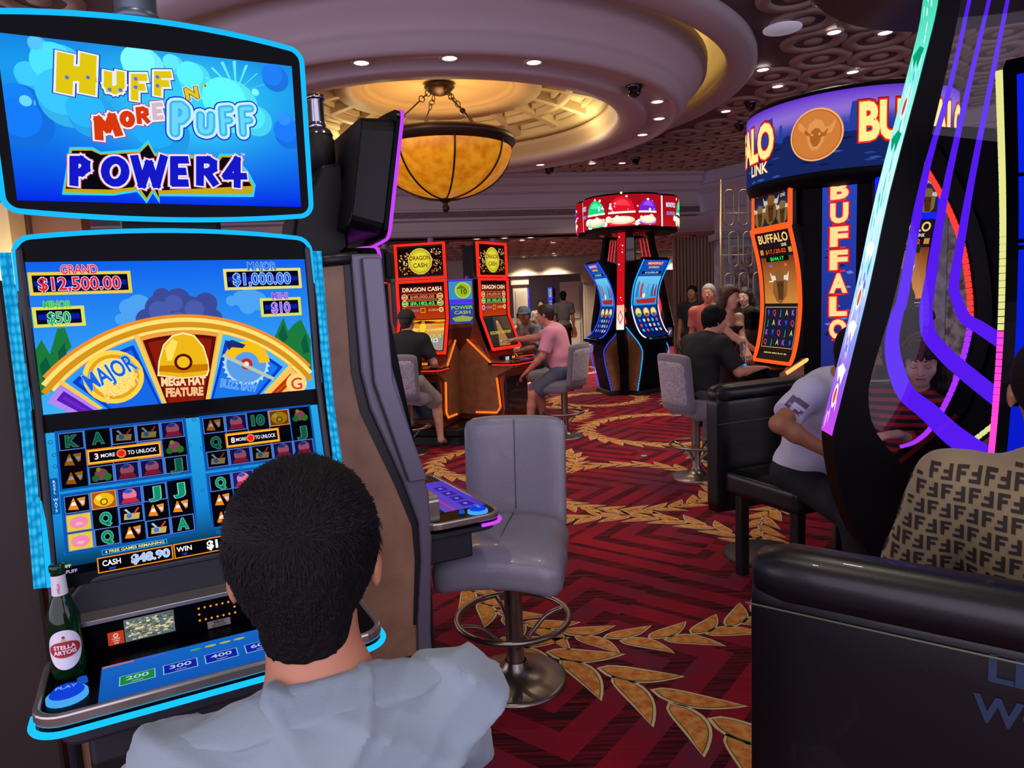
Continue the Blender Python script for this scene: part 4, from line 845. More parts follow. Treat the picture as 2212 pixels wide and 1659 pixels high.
def deckart2(root):
    A = Art(planesurf((0, 0, .8685), (1, 0, 0), (0, 1, 0)), .0005)
    A.grad(-.22, -.385, .20, -.215, '#5a3ccc', '#6a50d8', .5); A.rect(-.22, -.18, .2, -.215, '#20301c', .6); A.rect(-.22, -.255, .18, -.248, '#ff2a50', 3)  # the thin red line is a reflection painted into the deck art
    for x in (-.163, -.083, -.003, .078): A.rect(x-.03, -.345, x+.03, -.30, '#3a28a8', 2); A.text('88', x, -.32, .014, '#a8a0f0', 3)
    A.build('touch_screen', root, .8)
root1 = thing('slot_machine', 'big blue-lit slot machine at the left with huff and puff title on its top screen', 'slot machine', f1.O, f1.deg)
cabinet(root1, '#16b4f4', scale_mat('blue_scales', '#38c8f8', '#0a86c8', 1.0), None, 3.0, deckart1, (GRYD, BLKM))
root2 = thing('slot_machine', 'slot machine seen from its brown side with purple edge light beside the grey leather stool', 'slot machine', f2.O, f2.deg)
cabinet(root2, '#c040f4', None, None, 10.4, deckart2, (GRYB, GRYD), (0, -.075, 2.0))
t = radians(3.0)
plT = Pl(f1, (0, -.03, 2.03), (1, 0, 0), (0, -sin(t), cos(t))); plU = Pl(f1, (0, -.008, 1.562), (1, 0, 0), (0, .03, 1)); plL = Pl(f1, LP_O, (1, 0, 0), LP_V)
plL.O = Vector(LP_O); 
a1 = panelart_top(plT).build('top_screen', root1, 1.0, clip=(-.298, -.17, .298, .168)); a2 = panelart_wheel(plU).build('wheel_screen', root1, 1.0, clip=(-.3, -.169, .3, .169)); a3 = panelart_reels(plL).build('reel_screen', root1, 1.0)
for a, nm in ((a2, 'wheel_screen'), (a3, 'reel_screen')):
    c = a.copy(); COL.objects.link(c); c.parent = root2
# conduits from the toppers to the ceiling
m = conduit('c', '', -.03, .06, 2.18, 3.98, .045, HOSE); m.build('ceiling_conduit', HOSE, root1)
m = conduit('c', '', 0, .08, 2.185, 2.30, .026, CHROME); m.lathe([(.001, 2.30), (.03, 2.30), (.03, 2.315), (.001, 2.318)], (0, .08, 0), 20); m.lathe([(.05, 2.185), (.045, 2.2), (.03, 2.21)], (0, .08, 0), 20); m.build('chrome_bellows', CHROME, root2)
# pod core behind the two machines
m = MB(); m.box(-.55, .0, 0, .5, 0, 2.0); pod = thing('machine_plinth', 'dark central plinth between the left slot machines', 'plinth', f1.w(-.62, .10), f1.deg)
m = MB(); m.box(-.30, .26, .02, .6, 0, 1.70); m.build('core', mat('core_dark_brown', '#2a1c18', .6), pod, bevel=.01)
# ================= red dragon pod =================
RMET = mat('copper_red_metal', '#8c4a34', .35, .55); BRZ = mat('cabinet_bronze', '#8a5a3c', .45, .3, var=(12, '#9a6a48', 4)); NAVY = mat('belly_navy', '#12202c', .3, coat=.5)
REDL = glow('red_led', '#ff2818', 1.25); ORL = glow('orange_led', '#ff6a1c', 1.5)
def flames(A, x0, y0, x1, y1, col, L, n, seed):
    r = random.Random(seed)
    for _ in range(n):
        x, y = r.uniform(x0, x1), r.uniform(y0, y1); a = r.uniform(0, 6.28); s = r.uniform(.008, .022)
        A.poly([(x+s*cos(a), y+s*sin(a)), (x+s*.4*cos(a+1.6), y+s*.4*sin(a+1.6)), (x-s*.7*cos(a+.4), y-s*.7*sin(a+.4)), (x+s*.4*cos(a-1.6), y+s*.4*sin(a-1.6))], r.choice(col), L+r.random()*.3)
def dragon_top(A):
    A.rect(-.265, -.16, .265, .16, '#180804', 0); flames(A, -.255, -.14, -.14, .10, ['#e8b060', '#f0d090', '#c86820'], 1, 46, 2); flames(A, .14, -.14, .255, .13, ['#e8b060', '#f0d090', '#c86820'], 1, 46, 4)
    flames(A, -.25, -.15, .25, -.10, ['#702010', '#a84018'], .7, 30, 5)
    A.disc(0, 0, .148, '#e8d870', 2); A.disc(0, 0, .138, '#b8a818', 2.3); A.disc(0, 0, .125, '#d8d020', 2.6); A.disc(0, 0, .10, '#e8e040', 2.9)
    A.text('DRAGON', 0, .038, .046, '#7a2010', 4, w=.25, sx=.9); A.text('CASH', 0, -.045, .05, '#7a2010', 4, w=.17); A.text('TO HOLD AND SPIN', 0, -.148, .008, '#c8a060', 3)
def dragon_main(A, kind):
    # v: 0 .. -.80 from the top; upper pane 0..-.40
    A.rect(-.265, -.035, .265, 0, '#07070a', 0); A.grad(-.265, -.42, .265, -.035, '#b83810', '#3a0c08', 0); A.rect(-.265, -.43, .265, -.42, '#08080a', 1)
    A.text('DRAGON CASH', 0, -.075, .045, '#f8e8c0', 4, w=.48, out='#c82818', outw=.03, out2='#4a0808', out2w=.05)
    for y, t, c, h in ((-.160, '$40,000.00', '#f84030', .034), (-.235, '$9,182.62', '#28e050', .034)):
        A.rect(-.18, y-.030, .18, y+.030, '#e0a040', 2); A.rect(-.175, y-.026, .175, y+.026, '#1c0806' if c[1] == 'f' else '#041c0c', 2.3); A.text(t, 0, y, h, c, 4, w=.30, out='#f4f0e0', outw=.01)
        for s in (-1, 1): A.disc(s*.22, y, .036, '#f8e8b0', 2.5); A.disc(s*.22, y, .030, '#d85020' if c[1] == 'f' else '#38a838', 2.8); A.text('GRAND' if c[1] == 'f' else 'MAJOR', s*.22, y, .014, '#fff4d0', 4, w=.05)
    A.text('$1,000.00', -.11, -.315, .024, '#2848e0', 4, w=.12, out='#f8e8b0', outw=.012); A.text('$1,000.00', .13, -.315, .024, '#f07020', 4, w=.12, out='#f8f0d0', outw=.012)
    A.frame(-.03, -.345, .03, -.29, .008, '#f0a020', 3); 
    for s in (-1, 1): A.disc(s*.225, -.315, .028, '#f8e8b0', 2.5); A.disc(s*.225, -.315, .02, '#2858c8' if s < 0 else '#c88020', 2.8)
    if kind == 0:
        A.grad(-.265, -.80, .265, -.43, '#8a8480', '#f0b030', 0); 
        for y, c in ((-.46, '#c85010'), (-.50, '#e88820'), (-.54, '#f8d060')): A.poly([(-.265, y), (-.1, y+.012), (.08, y-.01), (.265, y+.01), (.265, y-.02), (-.265, y-.02)], c, 1)
        A.poly([(-.10, -.455), (-.02, -.435), (.18, -.455), (.10, -.47), (-.04, -.47)], '#5a1008', 1.5)
        A.disc(.0, -.53, .052, '#d89c18', 2, ry=.07); A.disc(0, -.525, .043, '#f4d040', 2.3, ry=.056); A.disc(0, -.455, .02, '#c88810', 2.6)
        A.poly([(-.265, -.61), (.265, -.62), (.265, -.80), (-.265, -.80)], '#98928c', 1)
        A.text('PROSPEROUS', .02, -.625, .042, '#ffe060', 4, w=.44, out='#6a3008'); 
        for i in range(6): x = -.17+i*.068; A.rect(x-.028, -.70, x+.028, -.655, '#f0e0b0', 3); A.disc(x, -.677, .016, ['#e03020', '#e05060', '#3050d0', '#d02828', '#e8c020', '#30a0d8'][i], 4)
        A.poly([(-.12, -.80), (-.05, -.745), (.1, -.74), (.2, -.80)], '#8a1410', 2); 
    else:
        A.grad(-.265, -.80, .265, -.43, '#2c2420', '#4a3c38', 0); A.poly([(-.265, -.44), (-.06, -.43), (-.1, -.60), (-.265, -.64)], '#1c2428', 1); A.poly([(.08, -.43), (.265, -.44), (.265, -.62), (.1, -.58)], '#5a4030', 1)
        A.poly([(-.05, -.60), (-.03, -.50), (0, -.47), (.03, -.50), (.06, -.60), (.12, -.80), (-.12, -.80)], '#a07848', 2); A.disc(0, -.50, .022, '#c89870', 2.6); A.poly([(-.03, -.48), (.03, -.48), (.02, -.45), (-.02, -.45)], '#6a2820', 2.8)
        A.text('GOLDEN CENTURY', 0, -.63, .035, '#e8c050', 4, w=.45, out='#201008')
        for i in range(3): A.disc(-.06+i*.05, -.74, .014, '#3878d8' if i == 1 else '#c8b890', 4)
MP = [(0, 0), (-.002, -.40), (-.14, -.80)]     # polyline of the main screen (y, dz)
def dsurf(ztop, yoff=0, cutv=-.41, s1=0., s2=.36):
    def f(u, v, h):
        if v > cutv: return Vector((u, -h+yoff, ztop+v))
        k = v-cutv; c, s = cos(s2), sin(s2); return Vector((u, k*s-h*c+yoff, ztop+cutv+k*c-h*s))
    return f
def ledbar(name, pts, r, m_, root, closed=False): m = MB(); m.tube(pts, r, 8, closed=closed); return m.build(name, m_, root)
def dragon_machine(label, P, deg, kind, skin='red'):
    z0 = .115 if skin == 'red' else 0
    root = thing('slot_machine', label, 'slot machine', P, deg, None)
    L1 = REDL if skin == 'red' else glow('violet_led', '#5a30f0', 1.2); L2 = ORL if skin == 'red' else L1
    zt = 1.855; sf = dsurf(zt)
    # main screen: glass, glowing frame, art
    m = MB(); 
    for x0, x1 in ((-.30, .30),):
        V = [sf(x, v, 0)+Vector((0, .004, 0)) for v in (.015, -.41, -.835) for x in (x0, x1)]; W = [q+Vector((0, .07, 0)) for q in V]
        m.add(V+W, [(0, 1, 3, 2), (2, 3, 5, 4), (6, 8, 9, 7), (8, 10, 11, 9), (0, 6, 7, 1), (4, 5, 11, 10), (0, 2, 8, 6), (2, 4, 10, 8), (1, 7, 9, 3), (3, 9, 11, 5)])
    m.build('screen_bezel', BEZ, root)
    m = MB()
    def bar(xa, xb, va, vb):
        vs = [va, vb] if not (va > -.41 > vb) else [va, -.41, vb]
        for a, b in zip(vs[:-1], vs[1:]):
            V = [sf(x, v, h) for v in (a, b) for x in (xa, xb) for h in (.004, .022)]
            m.add(V, [(0, 4, 6, 2), (1, 3, 7, 5), (0, 1, 5, 4), (2, 6, 7, 3), (0, 2, 3, 1), (4, 5, 7, 6)])
    bar(-.315, -.283, .02, -.84); bar(.283, .315, .02, -.84); bar(-.315, .315, .03, .0); bar(-.315, .315, -.81, -.84); m.build('glowing_frame', L1, root)
    A = Art(lambda u, v, h: sf(u, v, h), .0012); dragon_main(A, kind) if skin == 'red' else violet_art(A); A.build('main_screen', root, 1.0, cuts=(('v', -.41),))
    # top screen
    tz = 2.10; pl = planesurf((0, -.0, tz), (1, 0, 0), (0, 0, 1))
    m = MB(); m.box(-.30, .30, .002, .06, tz-.195, tz+.195); m.box(-.22, .22, .06, .13, tz-.15, tz+.15); m.build('top_screen_housing', BLK, root, bevel=.006)
    m = MB(); m.ringprism(rrect(.62, .41, .008, 2, 0, tz), rrect(.57, .36, .004, 2, 0, tz), (0, -.02, 0), (1, 0, 0), (0, 0, 1), (0, .03, 0)); m.build('top_frame', L1, root)
    A = Art(planesurf((0, -.003, tz), (1, 0, 0), (0, 0, 1)), .0012)
    if skin == 'red': dragon_top(A)
    else: A.rect(-.28, -.17, .28, .17, '#3a90c8', 0); A.disc(.03, 0, .15, '#c8d838', 1); A.disc(.03, 0, .125, '#a0b828', 1.3); A.text('10', .05, -.02, .09, '#203010', 3); A.poly([(-.1, .03), (0, .1), (.1, .03)], '#607820', 2)
    A.build('top_screen', root, .95)
    m = MB(); m.lathe([(.035, tz+.19), (.035, tz+.26)], (.12, .05, 0), 14); m.build('mount_post', mat('violet_plastic', '#5a4a80', .3), root)
    # cabinet
    side = [(.03, 1.88), (.03, 1.42), (-.06, 1.02), (-.10, .92), (-.46, .88), (-.46, .84), (-.30, .80), (-.26, .60), (-.27, .34), (-.22, z0), (.42, z0), (.52, .9), (.20, 1.15), (.12, 1.4), (.12, 1.88)]
    m = swept(MB(), -.27, .27, side); m.build('cabinet_body', RMET if skin == 'red' else BLKM, root, bevel=.01)
    for s in (-1, 1):
        m = swept(MB(), s*.272, s*.30, [(.04, 1.10), (-.11, .92), (-.42, .885), (-.42, .84), (-.20, .74), (-.24, .34), (-.16, .27), (.40, .27), (.46, .9), (.22, 1.14)]); m.build('side_panel', BRZ, root, bevel=.008)
        ledbar('side_light', [(s*.306, .20, 1.17), (s*.306, -.12, .90)], .012, L2, root)
        ledbar('foot_light', [(s*.306, -.20, .72), (s*.306, -.235, .38), (s*.306, -.18, .31), (s*.306, .12, .30)], .012, L2, root)
    m = MB(); m.prism([(-.33, -.10), (-.33, -.40), (-.27, -.46), (.27, -.46), (.33, -.40), (.33, -.10)], (0, 0, .872), (1, 0, 0), (0, 1, 0), (0, 0, .022)); m.build('button_deck', BEZ, root, bevel=.004)
    ledbar('deck_light', [(-.335, -.16, .876), (-.335, -.40, .876), (-.272, -.465, .876), (.272, -.465, .876), (.335, -.40, .876), (.335, -.16, .876)], .007, L1, root)
    m = MB(); m.box(-.24, .24, -.285, -.20, .30, .84); m.build('belly_panel', NAVY, root, bevel=.01)
    A = Art(planesurf((0, -.287, .62), (1, 0, 0), (0, 0, 1))); 
    for i in range(5): x = -.03+i*.015; A.poly([(x-.005, 0), (x+.005, 0), (x, .02+.012*(2-abs(i-2)))], '#8aa0b0', 1)
    A.text('CASINO', 0, -.018, .012, '#8aa0b0', 1); A.build('crown_emblem', root, matte=True)
    m = MB(); m.box(-.14, .14, -.20, -.13, .895, .96); m.box(-.05, .06, -.30, -.22, .89, .91); m.build('bill_unit', BLK, root, bevel=.008)
    A = Art(planesurf((0, -.205, .93), (1, 0, 0), (0, 0, 1))); A.rect(-.11, -.02, -.03, .02, '#b8c8c0', 0); A.rect(.03, -.012, .10, .012, '#ff8a20', 0)
    for i in range(4): A.disc(.04+i*.02, .018, .004, '#ffb040', 1)
    A.build('bill_display', root, .9)
    m = MB(); m.lathe([(.03, .894), (.026, .905), (.001, .907)], (.22, -.30, 0), 16); m.build('play_button', glow('btn_blue', '#2848f8', 1.2), root)
    return root
def violet_art(A):
    A.grad(-.265, -.80, .265, 0, '#1c2c98', '#2848a8', 0); A.text('POWER', 0, -.07, .06, '#a0d048', 2, w=.4, out='#102010'); A.text('CASH', 0, -.16, .06, '#d0c040', 2, w=.3, out='#102010')
    A.poly([(-.2, -.26), (0, -.22), (.2, -.26), (.14, -.33), (-.14, -.33)], '#98a848', 2); A.grid(-.24, -.78, .24, -.42, 5, 3, lambda x, y: lin('#4050d0'), 1)
    for i in range(5):
        for j in range(3): A.disc(-.19+i*.095, -.48-j*.11, .035, ['#c83060', '#30a0d0', '#d0b030'][(i+j) % 3], 2)
DPOD = Vector((-.80, 8.82, 0))
def podpt(c, ang, r): return Vector((c.x+r*cos(radians(ang)), c.y+r*sin(radians(ang)), 0))
m = MB(); n = 5; pts = []
for k in range(5):
    a = -105+72*k
    for s in (-24, 24): p = podpt(Vector((0, 0, 0)), a+s, 1.16); pts.append((p.x, p.y))
base = thing('pod_platform', 'black stepped platform under the ring of red slot machines', 'platform', DPOD)
m.prism([(x*.93, y*.93) for x, y in pts], (0, 0, 0), (1, 0, 0), (0, 1, 0), (0, 0, .10)); m.build('platform_foot', BLKM, base)
m = MB(); m.prism(pts, (0, 0, .10), (1, 0, 0), (0, 1, 0), (0, 0, .11)); m.build('platform_top', BLK, base, bevel=.03, seg=3)
m = MB(); m.lathe([(.34, .21), (.34, 1.3), (.30, 1.35), (.001, 1.35)], (0, 0, 0), 5, sm=False); m.build('pod_core', RMET, base)
R_ = .745
for ang, kind, lb in ((-105, 0, 'red-framed dragon slot machine the man in the black cap is playing'), (-33, 1, 'red-framed dragon slot machine facing right, played by the man in the pink shirt'), (39, 0, 'red-framed dragon slot machine with its back to us, beyond the pink shirted man'), (-177, 1, 'red-framed dragon slot machine half hidden behind the brown cabinet edge')):
    p = podpt(DPOD, ang, R_); dragon_machine(lb, p, ang+90, kind)
p = aty(1000, 700, 11.2); dragon_machine('violet-framed slot machine with a yellow disc, far behind the dragon machines', (p.x, p.y, 0), 4, 0, skin='violet').scale = (.86, .86, .86)

# ================= wing pods: curved screens between tall fins =================
JP = [(-.40, 2.16), (-.345, 2.07), (-.24, 1.894), (-.173, 1.736), (-.143, 1.586), (-.133, 1.492), (-.137, 1.402), (-.165, 1.278), (-.204, 1.166), (-.268, 1.041), (-.337, .968), (-.402, .936)]
JC = catmull([(0, y, z) for y, z in JP], 3); JL = [0]
for a, b in zip(JC[:-1], JC[1:]): JL.append(JL[-1]+(b-a).length)
def jsurf(yo=0, cy=1.0):
    def f(u, v, h):   # v: 0 at the top, negative downward along the arc
        s = max(0, min(JL[-1]-1e-6, -v)); i = 0
        while JL[i+1] < s: i += 1
        t = (s-JL[i])/(JL[i+1]-JL[i]); p = JC[i].lerp(JC[i+1], t); d = (JC[i+1]-JC[i]).normalized(); n = Vector((0, d.z, -d.y)); 
        if n.y > 0: n = -n
        return Vector((u, -.14+(p.y+.14)*cy+yo, p.z))+n*h
    return f
FIN_O = [(.44, 3.0), (.47, 2.546), (.503, 2.359), (.61, 1.909), (.674, 1.576), (.769, 1.153), (.785, 1.083), (.776, .982), (.748, .847), (.696, .71), (.63, .60), (.62, .45), (.62, .0)]
FIN_I = [(.37, 2.9), (.403, 2.539), (.454, 2.245), (.538, 1.843), (.591, 1.56), (.660, 1.298), (.668, 1.186), (.638, 1.087), (.532, .952), (.383, .789)]
BANDS = [[(2082, 0, 6), (2039, 193, 9), (1993, 355, 13), (1970, 463, 19), (1939, 640, 24), (1927, 677, 27), (1916, 735, 32), (1924, 793, 38), (1947, 847, 42), (1993, 885, 46), (2047, 936, 52), (2128, 993, 60)],
         [(2124, 0, 6), (2070, 231, 10), (2024, 444, 16), (1993, 633, 26), (1988, 658, 27), (1993, 716, 32), (2020, 754, 35), (2066, 797, 38), (2167, 878, 40)],
         [(2163, 0, 6), (2124, 193, 9), (2086, 386, 13), (2059, 540, 18), (2047, 617, 21), (2051, 639, 22), (2070, 685, 27), (2105, 708, 30), (2175, 754, 33)]]
_fw = Fr((1.9, 2.35, 0), 173); BAND_RZ = []
for B in BANDS:
    out = []
    for px, py, w in B: p = _fw.ony(px, py, -.05); out.append((p.x, p.z, w/1500*2.1))
    BAND_RZ.append(out)
FINM = mat('fin_black', '#07070b', .5, spec=.08); 
def fin(c, ang, label, bandcol, art, glass=True):
    root = thing('light_fin', label, 'light fin', c, ang)
    th = .062; m = MB()
    O = catmull([(r, 0, z) for r, z in FIN_O], 3); I = catmull([(r, 0, z) for r, z in FIN_I], 3)
    # rim between the outer and the inner curve, closed by the foot
    n = 40
    def res(P, n):
        L = [0]
        for a, b in zip(P[:-1], P[1:]): L.append(L[-1]+(b-a).length)
        out = []
        for k in range(n+1):
            s = L[-1]*k/n; i = 0
            while i < len(L)-2 and L[i+1] < s: i += 1
            out.append(P[i].lerp(P[i+1], min(1, (s-L[i])/(L[i+1]-L[i]))))
        return out
    Oa = [p for p in O if p.z >= .60-1e-6]
    Ou = res(Oa, n); In = res(I, n); V = []
    for p, q in zip(Ou, In):
        V += [(p.x, -th, p.z), (q.x, -th, q.z), (q.x, th, q.z), (p.x, th, p.z)]
    m.add(V, [(4*i+k, 4*i+(k+1) % 4, 4*(i+1)+(k+1) % 4, 4*(i+1)+k) for i in range(n) for k in range(4)])
    a, b = Ou[-1], In[-1]
    m.prism([(a.x, a.z), (.55, .35), (.52, .04), (.12, .04), (.12, .88), (b.x, b.z)], (0, -th, 0), (1, 0, 0), (0, 0, 1), (0, 2*th, 0)); m.build('fin_rim', FINM, root)
    m = MB()
    for s_, B in enumerate(BAND_RZ):
        P = catmull([(r, 0, z) for r, z, w in B], 4); W = catmull([(w, 0, 0) for r, z, w in B], 4); mm = MB(); V = []
        for i in range(len(P)):
            d = (P[min(i+1, len(P)-1)]-P[max(i-1, 0)]).normalized(); nn = Vector((-d.z, 0, d.x)); w = W[i].x/2
            for y in (-.012, -.004): V += [P[i]+nn*w+Vector((0, y, 0)), P[i]-nn*w+Vector((0, y, 0))]
        mm.add(V, [(4*i+a_, 4*i+b_, 4*(i+1)+b_, 4*(i+1)+a_) for i in range(len(P)-1) for a_, b_ in ((0, 1), (1, 3), (3, 2), (2, 0))]); mm.build('light_band', bandcol, root)
    if glass:
        g = MB(); G = [p for p in In]; bot = [Vector((.10, 0, .80))]; 
        g.add([(p.x, 0, p.z) for p in G]+[(.10, 0, .80), (.10, 0, 2.9)], [tuple(range(len(G)+2))]); g.build('clear_pane', clearpane(), root)
    # glowing art strip on the outer edge
    E = [p for p in O if p.z >= 1.08]; L = [0]
    for a, b in zip(E[:-1], E[1:]): L.append(L[-1]+(b-a).length)
    def es(u, v, h):
        s = max(0, min(L[-1]-1e-6, v)); i = 0
        while L[i+1] < s: i += 1
        t = (s-L[i])/(L[i+1]-L[i]); p = E[i].lerp(E[i+1], t); d = (E[i+1]-E[i]).normalized(); nn = Vector((-d.z, 0, d.x)); 
        return Vector((p.x, u, p.z))+nn*(h+.002)
    A = Art(es, .0008); art(A, L[-1]); A.build('edge_screen', root, 1.1, cuts=[('v', L[-1]*k/24) for k in range(1, 24)])
    return root
def clearpane():
    if 'clear_pane' in _M: return _M['clear_pane']
    m = bpy.data.materials.new('clear_pane'); m.use_nodes = True; nt = m.node_tree; N = nt.nodes; N.clear()
    t = N.new('ShaderNodeBsdfTransparent'); t.inputs[0].default_value = (.95, .95, .98, 1); g = N.new('ShaderNodeBsdfGlossy'); g.inputs['Roughness'].default_value = .03
    f = N.new('ShaderNodeFresnel'); f.inputs[0].default_value = 1.35; x = N.new('ShaderNodeMixShader'); o = N.new('ShaderNodeOutputMaterial')
    nt.links.new(f.outputs[0], x.inputs[0]); nt.links.new(t.outputs[0], x.inputs[1]); nt.links.new(g.outputs[0], x.inputs[2]); nt.links.new(x.outputs[0], o.inputs[0]); _M['clear_pane'] = m; return m
def ledcells(m, pts, wdir, w, mi=0):   # row of short lit cells along a path
    P = [Vector(p) for p in pts]; wd_ = Vector(wdir)
    L = [0]
    for a, b in zip(P[:-1], P[1:]): L.append(L[-1]+(b-a).length)
    return P, L
def jmachine(label, P, deg, art, ledc, ledc2, foot=None, w=.33, cy=1.0, off=0):
    t_ = radians(deg); P = (P[0]+sin(t_)*off, P[1]-cos(t_)*off, 0)
    root = thing('curved_slot_machine', label, 'slot machine', P, deg)
    sf = jsurf(0, cy); n = 22; H = JL[-1]
    m = MB(); V = []
    for i in range(n+1):
        v = -H*i/n
        for x, h in ((-w, 0), (w, 0), (w, -.07), (-w, -.07)): V.append(sf(x, v, h))
    m.add(V, [(4*i+k, 4*i+(k+1) % 4, 4*(i+1)+(k+1) % 4, 4*(i+1)+k) for i in range(n) for k in range(4)]); m.add(V[:4], [(0, 1, 2, 3)]); m.add(V[-4:], [(0, 1, 2, 3)]); m.build('curved_bezel', BEZ, root)
    A = Art(sf, .0014); art(A, H); A.build('curved_screen', root, 1.0, cuts=[('v', -H*k/24) for k in range(1, 24)])
    for s in (-1, 1):
        m = MB(); k = int(H/.022)
        for i in range(k):
            a, b = -H*(i+.08)/k, -H*(i+.92)/k
            if (i % 1) == 0:
                V = [sf(x, v, h) for v in (a, b) for x in (s*w, s*(w+.016)) for h in (-.004, .010)]
                m.add(V, [(0, 4, 6, 2), (1, 3, 7, 5), (0, 1, 5, 4), (2, 6, 7, 3), (0, 2, 3, 1), (4, 5, 7, 6)], 0 if i < k*.55 else 1)
        tag(m.build('edge_light', [ledc, ledc2], root), kind='stuff')
    # body: shell behind the screen, deck, bent legs
    fy = lambda y: -.14+(y+.14)*cy
    body = [(fy(-.36), 2.17), (fy(-.31), 2.06), (fy(-.20), 1.88), (fy(-.125), 1.72), (fy(-.09), 1.5), (fy(-.115), 1.26), (fy(-.21), 1.03), (fy(-.33), .92), (-.45, .905), (-.45, .86), (-.30, .80), (-.30, .62), (-.20, .06), (-.03, .06), (-.02, 1.16), (-.024, 1.6), (-.033, 2.07), (-.10, 2.13), (-.2, 2.16)]
    m = swept(MB(), -w+.01, w-.01, body); m.build('body_shell', FINM, root, bevel=.01)
    m = MB(); m.box(-w, w, -.26, .02, 0, .07); m.build('foot_plate', BLKM, root, bevel=.01)
    m = MB(); m.prism([(-w, -.30), (-w+.02, -.44), (-.2, -.50), (.2, -.50), (w-.02, -.44), (w, -.30)], (0, 0, .885), (1, 0, 0), (0, 1, 0), (0, 0, .03)); m.build('button_deck', BEZ, root, bevel=.006)
    m = MB(); m.lathe([(.03, .914), (.026, .925), (.001, .927)], (-.22, -.40, 0), 16); m.build('play_button', glow('btn_cyan', '#1c9cf0', 1.2), root)
    A = Art(planesurf((0, -.40, .9165), (1, 0, 0), (0, 1, 0))); A.rect(-.15, -.05, .2, .03, '#102850', 0); 
    for i in range(4): A.rect(-.13+i*.08, -.035, -.07+i*.08, .015, ['#1c9c50', '#2048d0', '#2048d0', '#8090a0'][i], 1)
    A.build('deck_screen', root, .8)
    for s in (-1, 1):
        side = [(-.015, 1.08), (-.27, .81), (-.31, .68), (-.27, .42), (-.20, .08), (.0, .08)]
        m = swept(MB(), s*(w+.004), s*(w-.02), side); m.build('leg_side_panel', BRZ, root)
        m = MB(); pts = catmull([(s*(w+.012), -.01, 1.11), (s*(w+.012), -.15, .97), (s*(w+.012), -.28, .83), (s*(w+.012), -.335, .70), (s*(w+.012), -.30, .45), (s*(w+.012), -.22, .08)], 9)
        for i in range(len(pts)-1):
            m.tube([pts[i].lerp(pts[i+1], .08), pts[i].lerp(pts[i+1], .80)], .009, 6)
        tag(m.build('leg_light', ledc if foot is None else foot, root), kind='stuff')
    return root
def art_monopoly(A, H):
    w = .30; k = H/1.33
    A.grad(-w, -H+.02, w, -.015, '#081858', '#1050c8', 0, 4, 12)
    A.rect(-.20, -.10*k, .20, -.035, '#c83040', 1); A.text('MONOPOLY', 0, -.068*k, .036, '#e8f0ff', 3, w=.37, out='#102060'); A.text('EXPRESS', 0, -.135*k, .034, '#f0d858', 3, w=.26, out='#301808')
    A.rect(-.26, -.26*k, .26, -.19*k, '#0a1028', 1); A.frame(-.26, -.26*k, .26, -.19*k, .006, '#2890d8', 2); A.text('$10,000.00', 0, -.225*k, .034, '#a8d8ff', 3, w=.34)
    A.grad(-w, -.75*k, w, -.29*k, '#1898d8', '#70c8f0', 1, 3, 4)
    for i, x in enumerate((-.22, -.12, .04, .16, .24)): A.poly([(x-.03, -.62*k), (x-.025, (-.40-.03*i)*k), (x, (-.36-.02*i)*k), (x+.025, (-.42)*k), (x+.03, -.62*k)], ['#3878b8', '#c83838', '#58a0d0', '#3060a8', '#a03040'][i], 2)
    A.poly([(-.25, -.66*k), (.28, -.64*k), (.25, -.72*k), (-.2, -.72*k)], '#b02828', 3); A.disc(-.05, -.60*k, .04, '#e8e8e8', 3)
    for x, c in ((-.2, '#38a048'), (0, '#c82838'), (.19, '#4858c0')): A.disc(x, -.86*k, .075, '#e8c048', 3); A.disc(x, -.855*k, .055, '#f0e080', 3.5); A.disc(x, -.90*k, .05, c, 4, ry=.03)
    for j in range(3):
        for i in range(5):
            x, y = -.22+i*.11, (-.99-.085*j)*k; A.rect(x-.05, y-.04, x+.05, y+.04, '#0c1a70', 3); A.disc(x, y, .03, ['#1878e0', '#48b8e8', '#c8d8f0', '#e04848', '#e8b838'][(i*2+j*3) % 5], 4)
def fin_art_snow(A, L):
    A.grad(-.060, 0, .060, L*.8, '#b01020', '#c81018', 0, 2, 20); A.grad(-.060, L*.8, .060, L, '#f0b090', '#f8f0f0', 0, 2, 4)
    r = random.Random(9)
    for _ in range(26): A.disc(r.uniform(-.04, .04), r.uniform(0.02, L*.8), r.uniform(.004, .014), '#f8e8f0', 1, seg=8)
    A.poly([(0, L*.84), (.045, L*.90), (0, L*.96), (-.045, L*.90)], '#e03828', 2); A.poly([(0, L*.86), (.032, L*.90), (0, L*.94), (-.032, L*.90)], '#f8d8c0', 3)
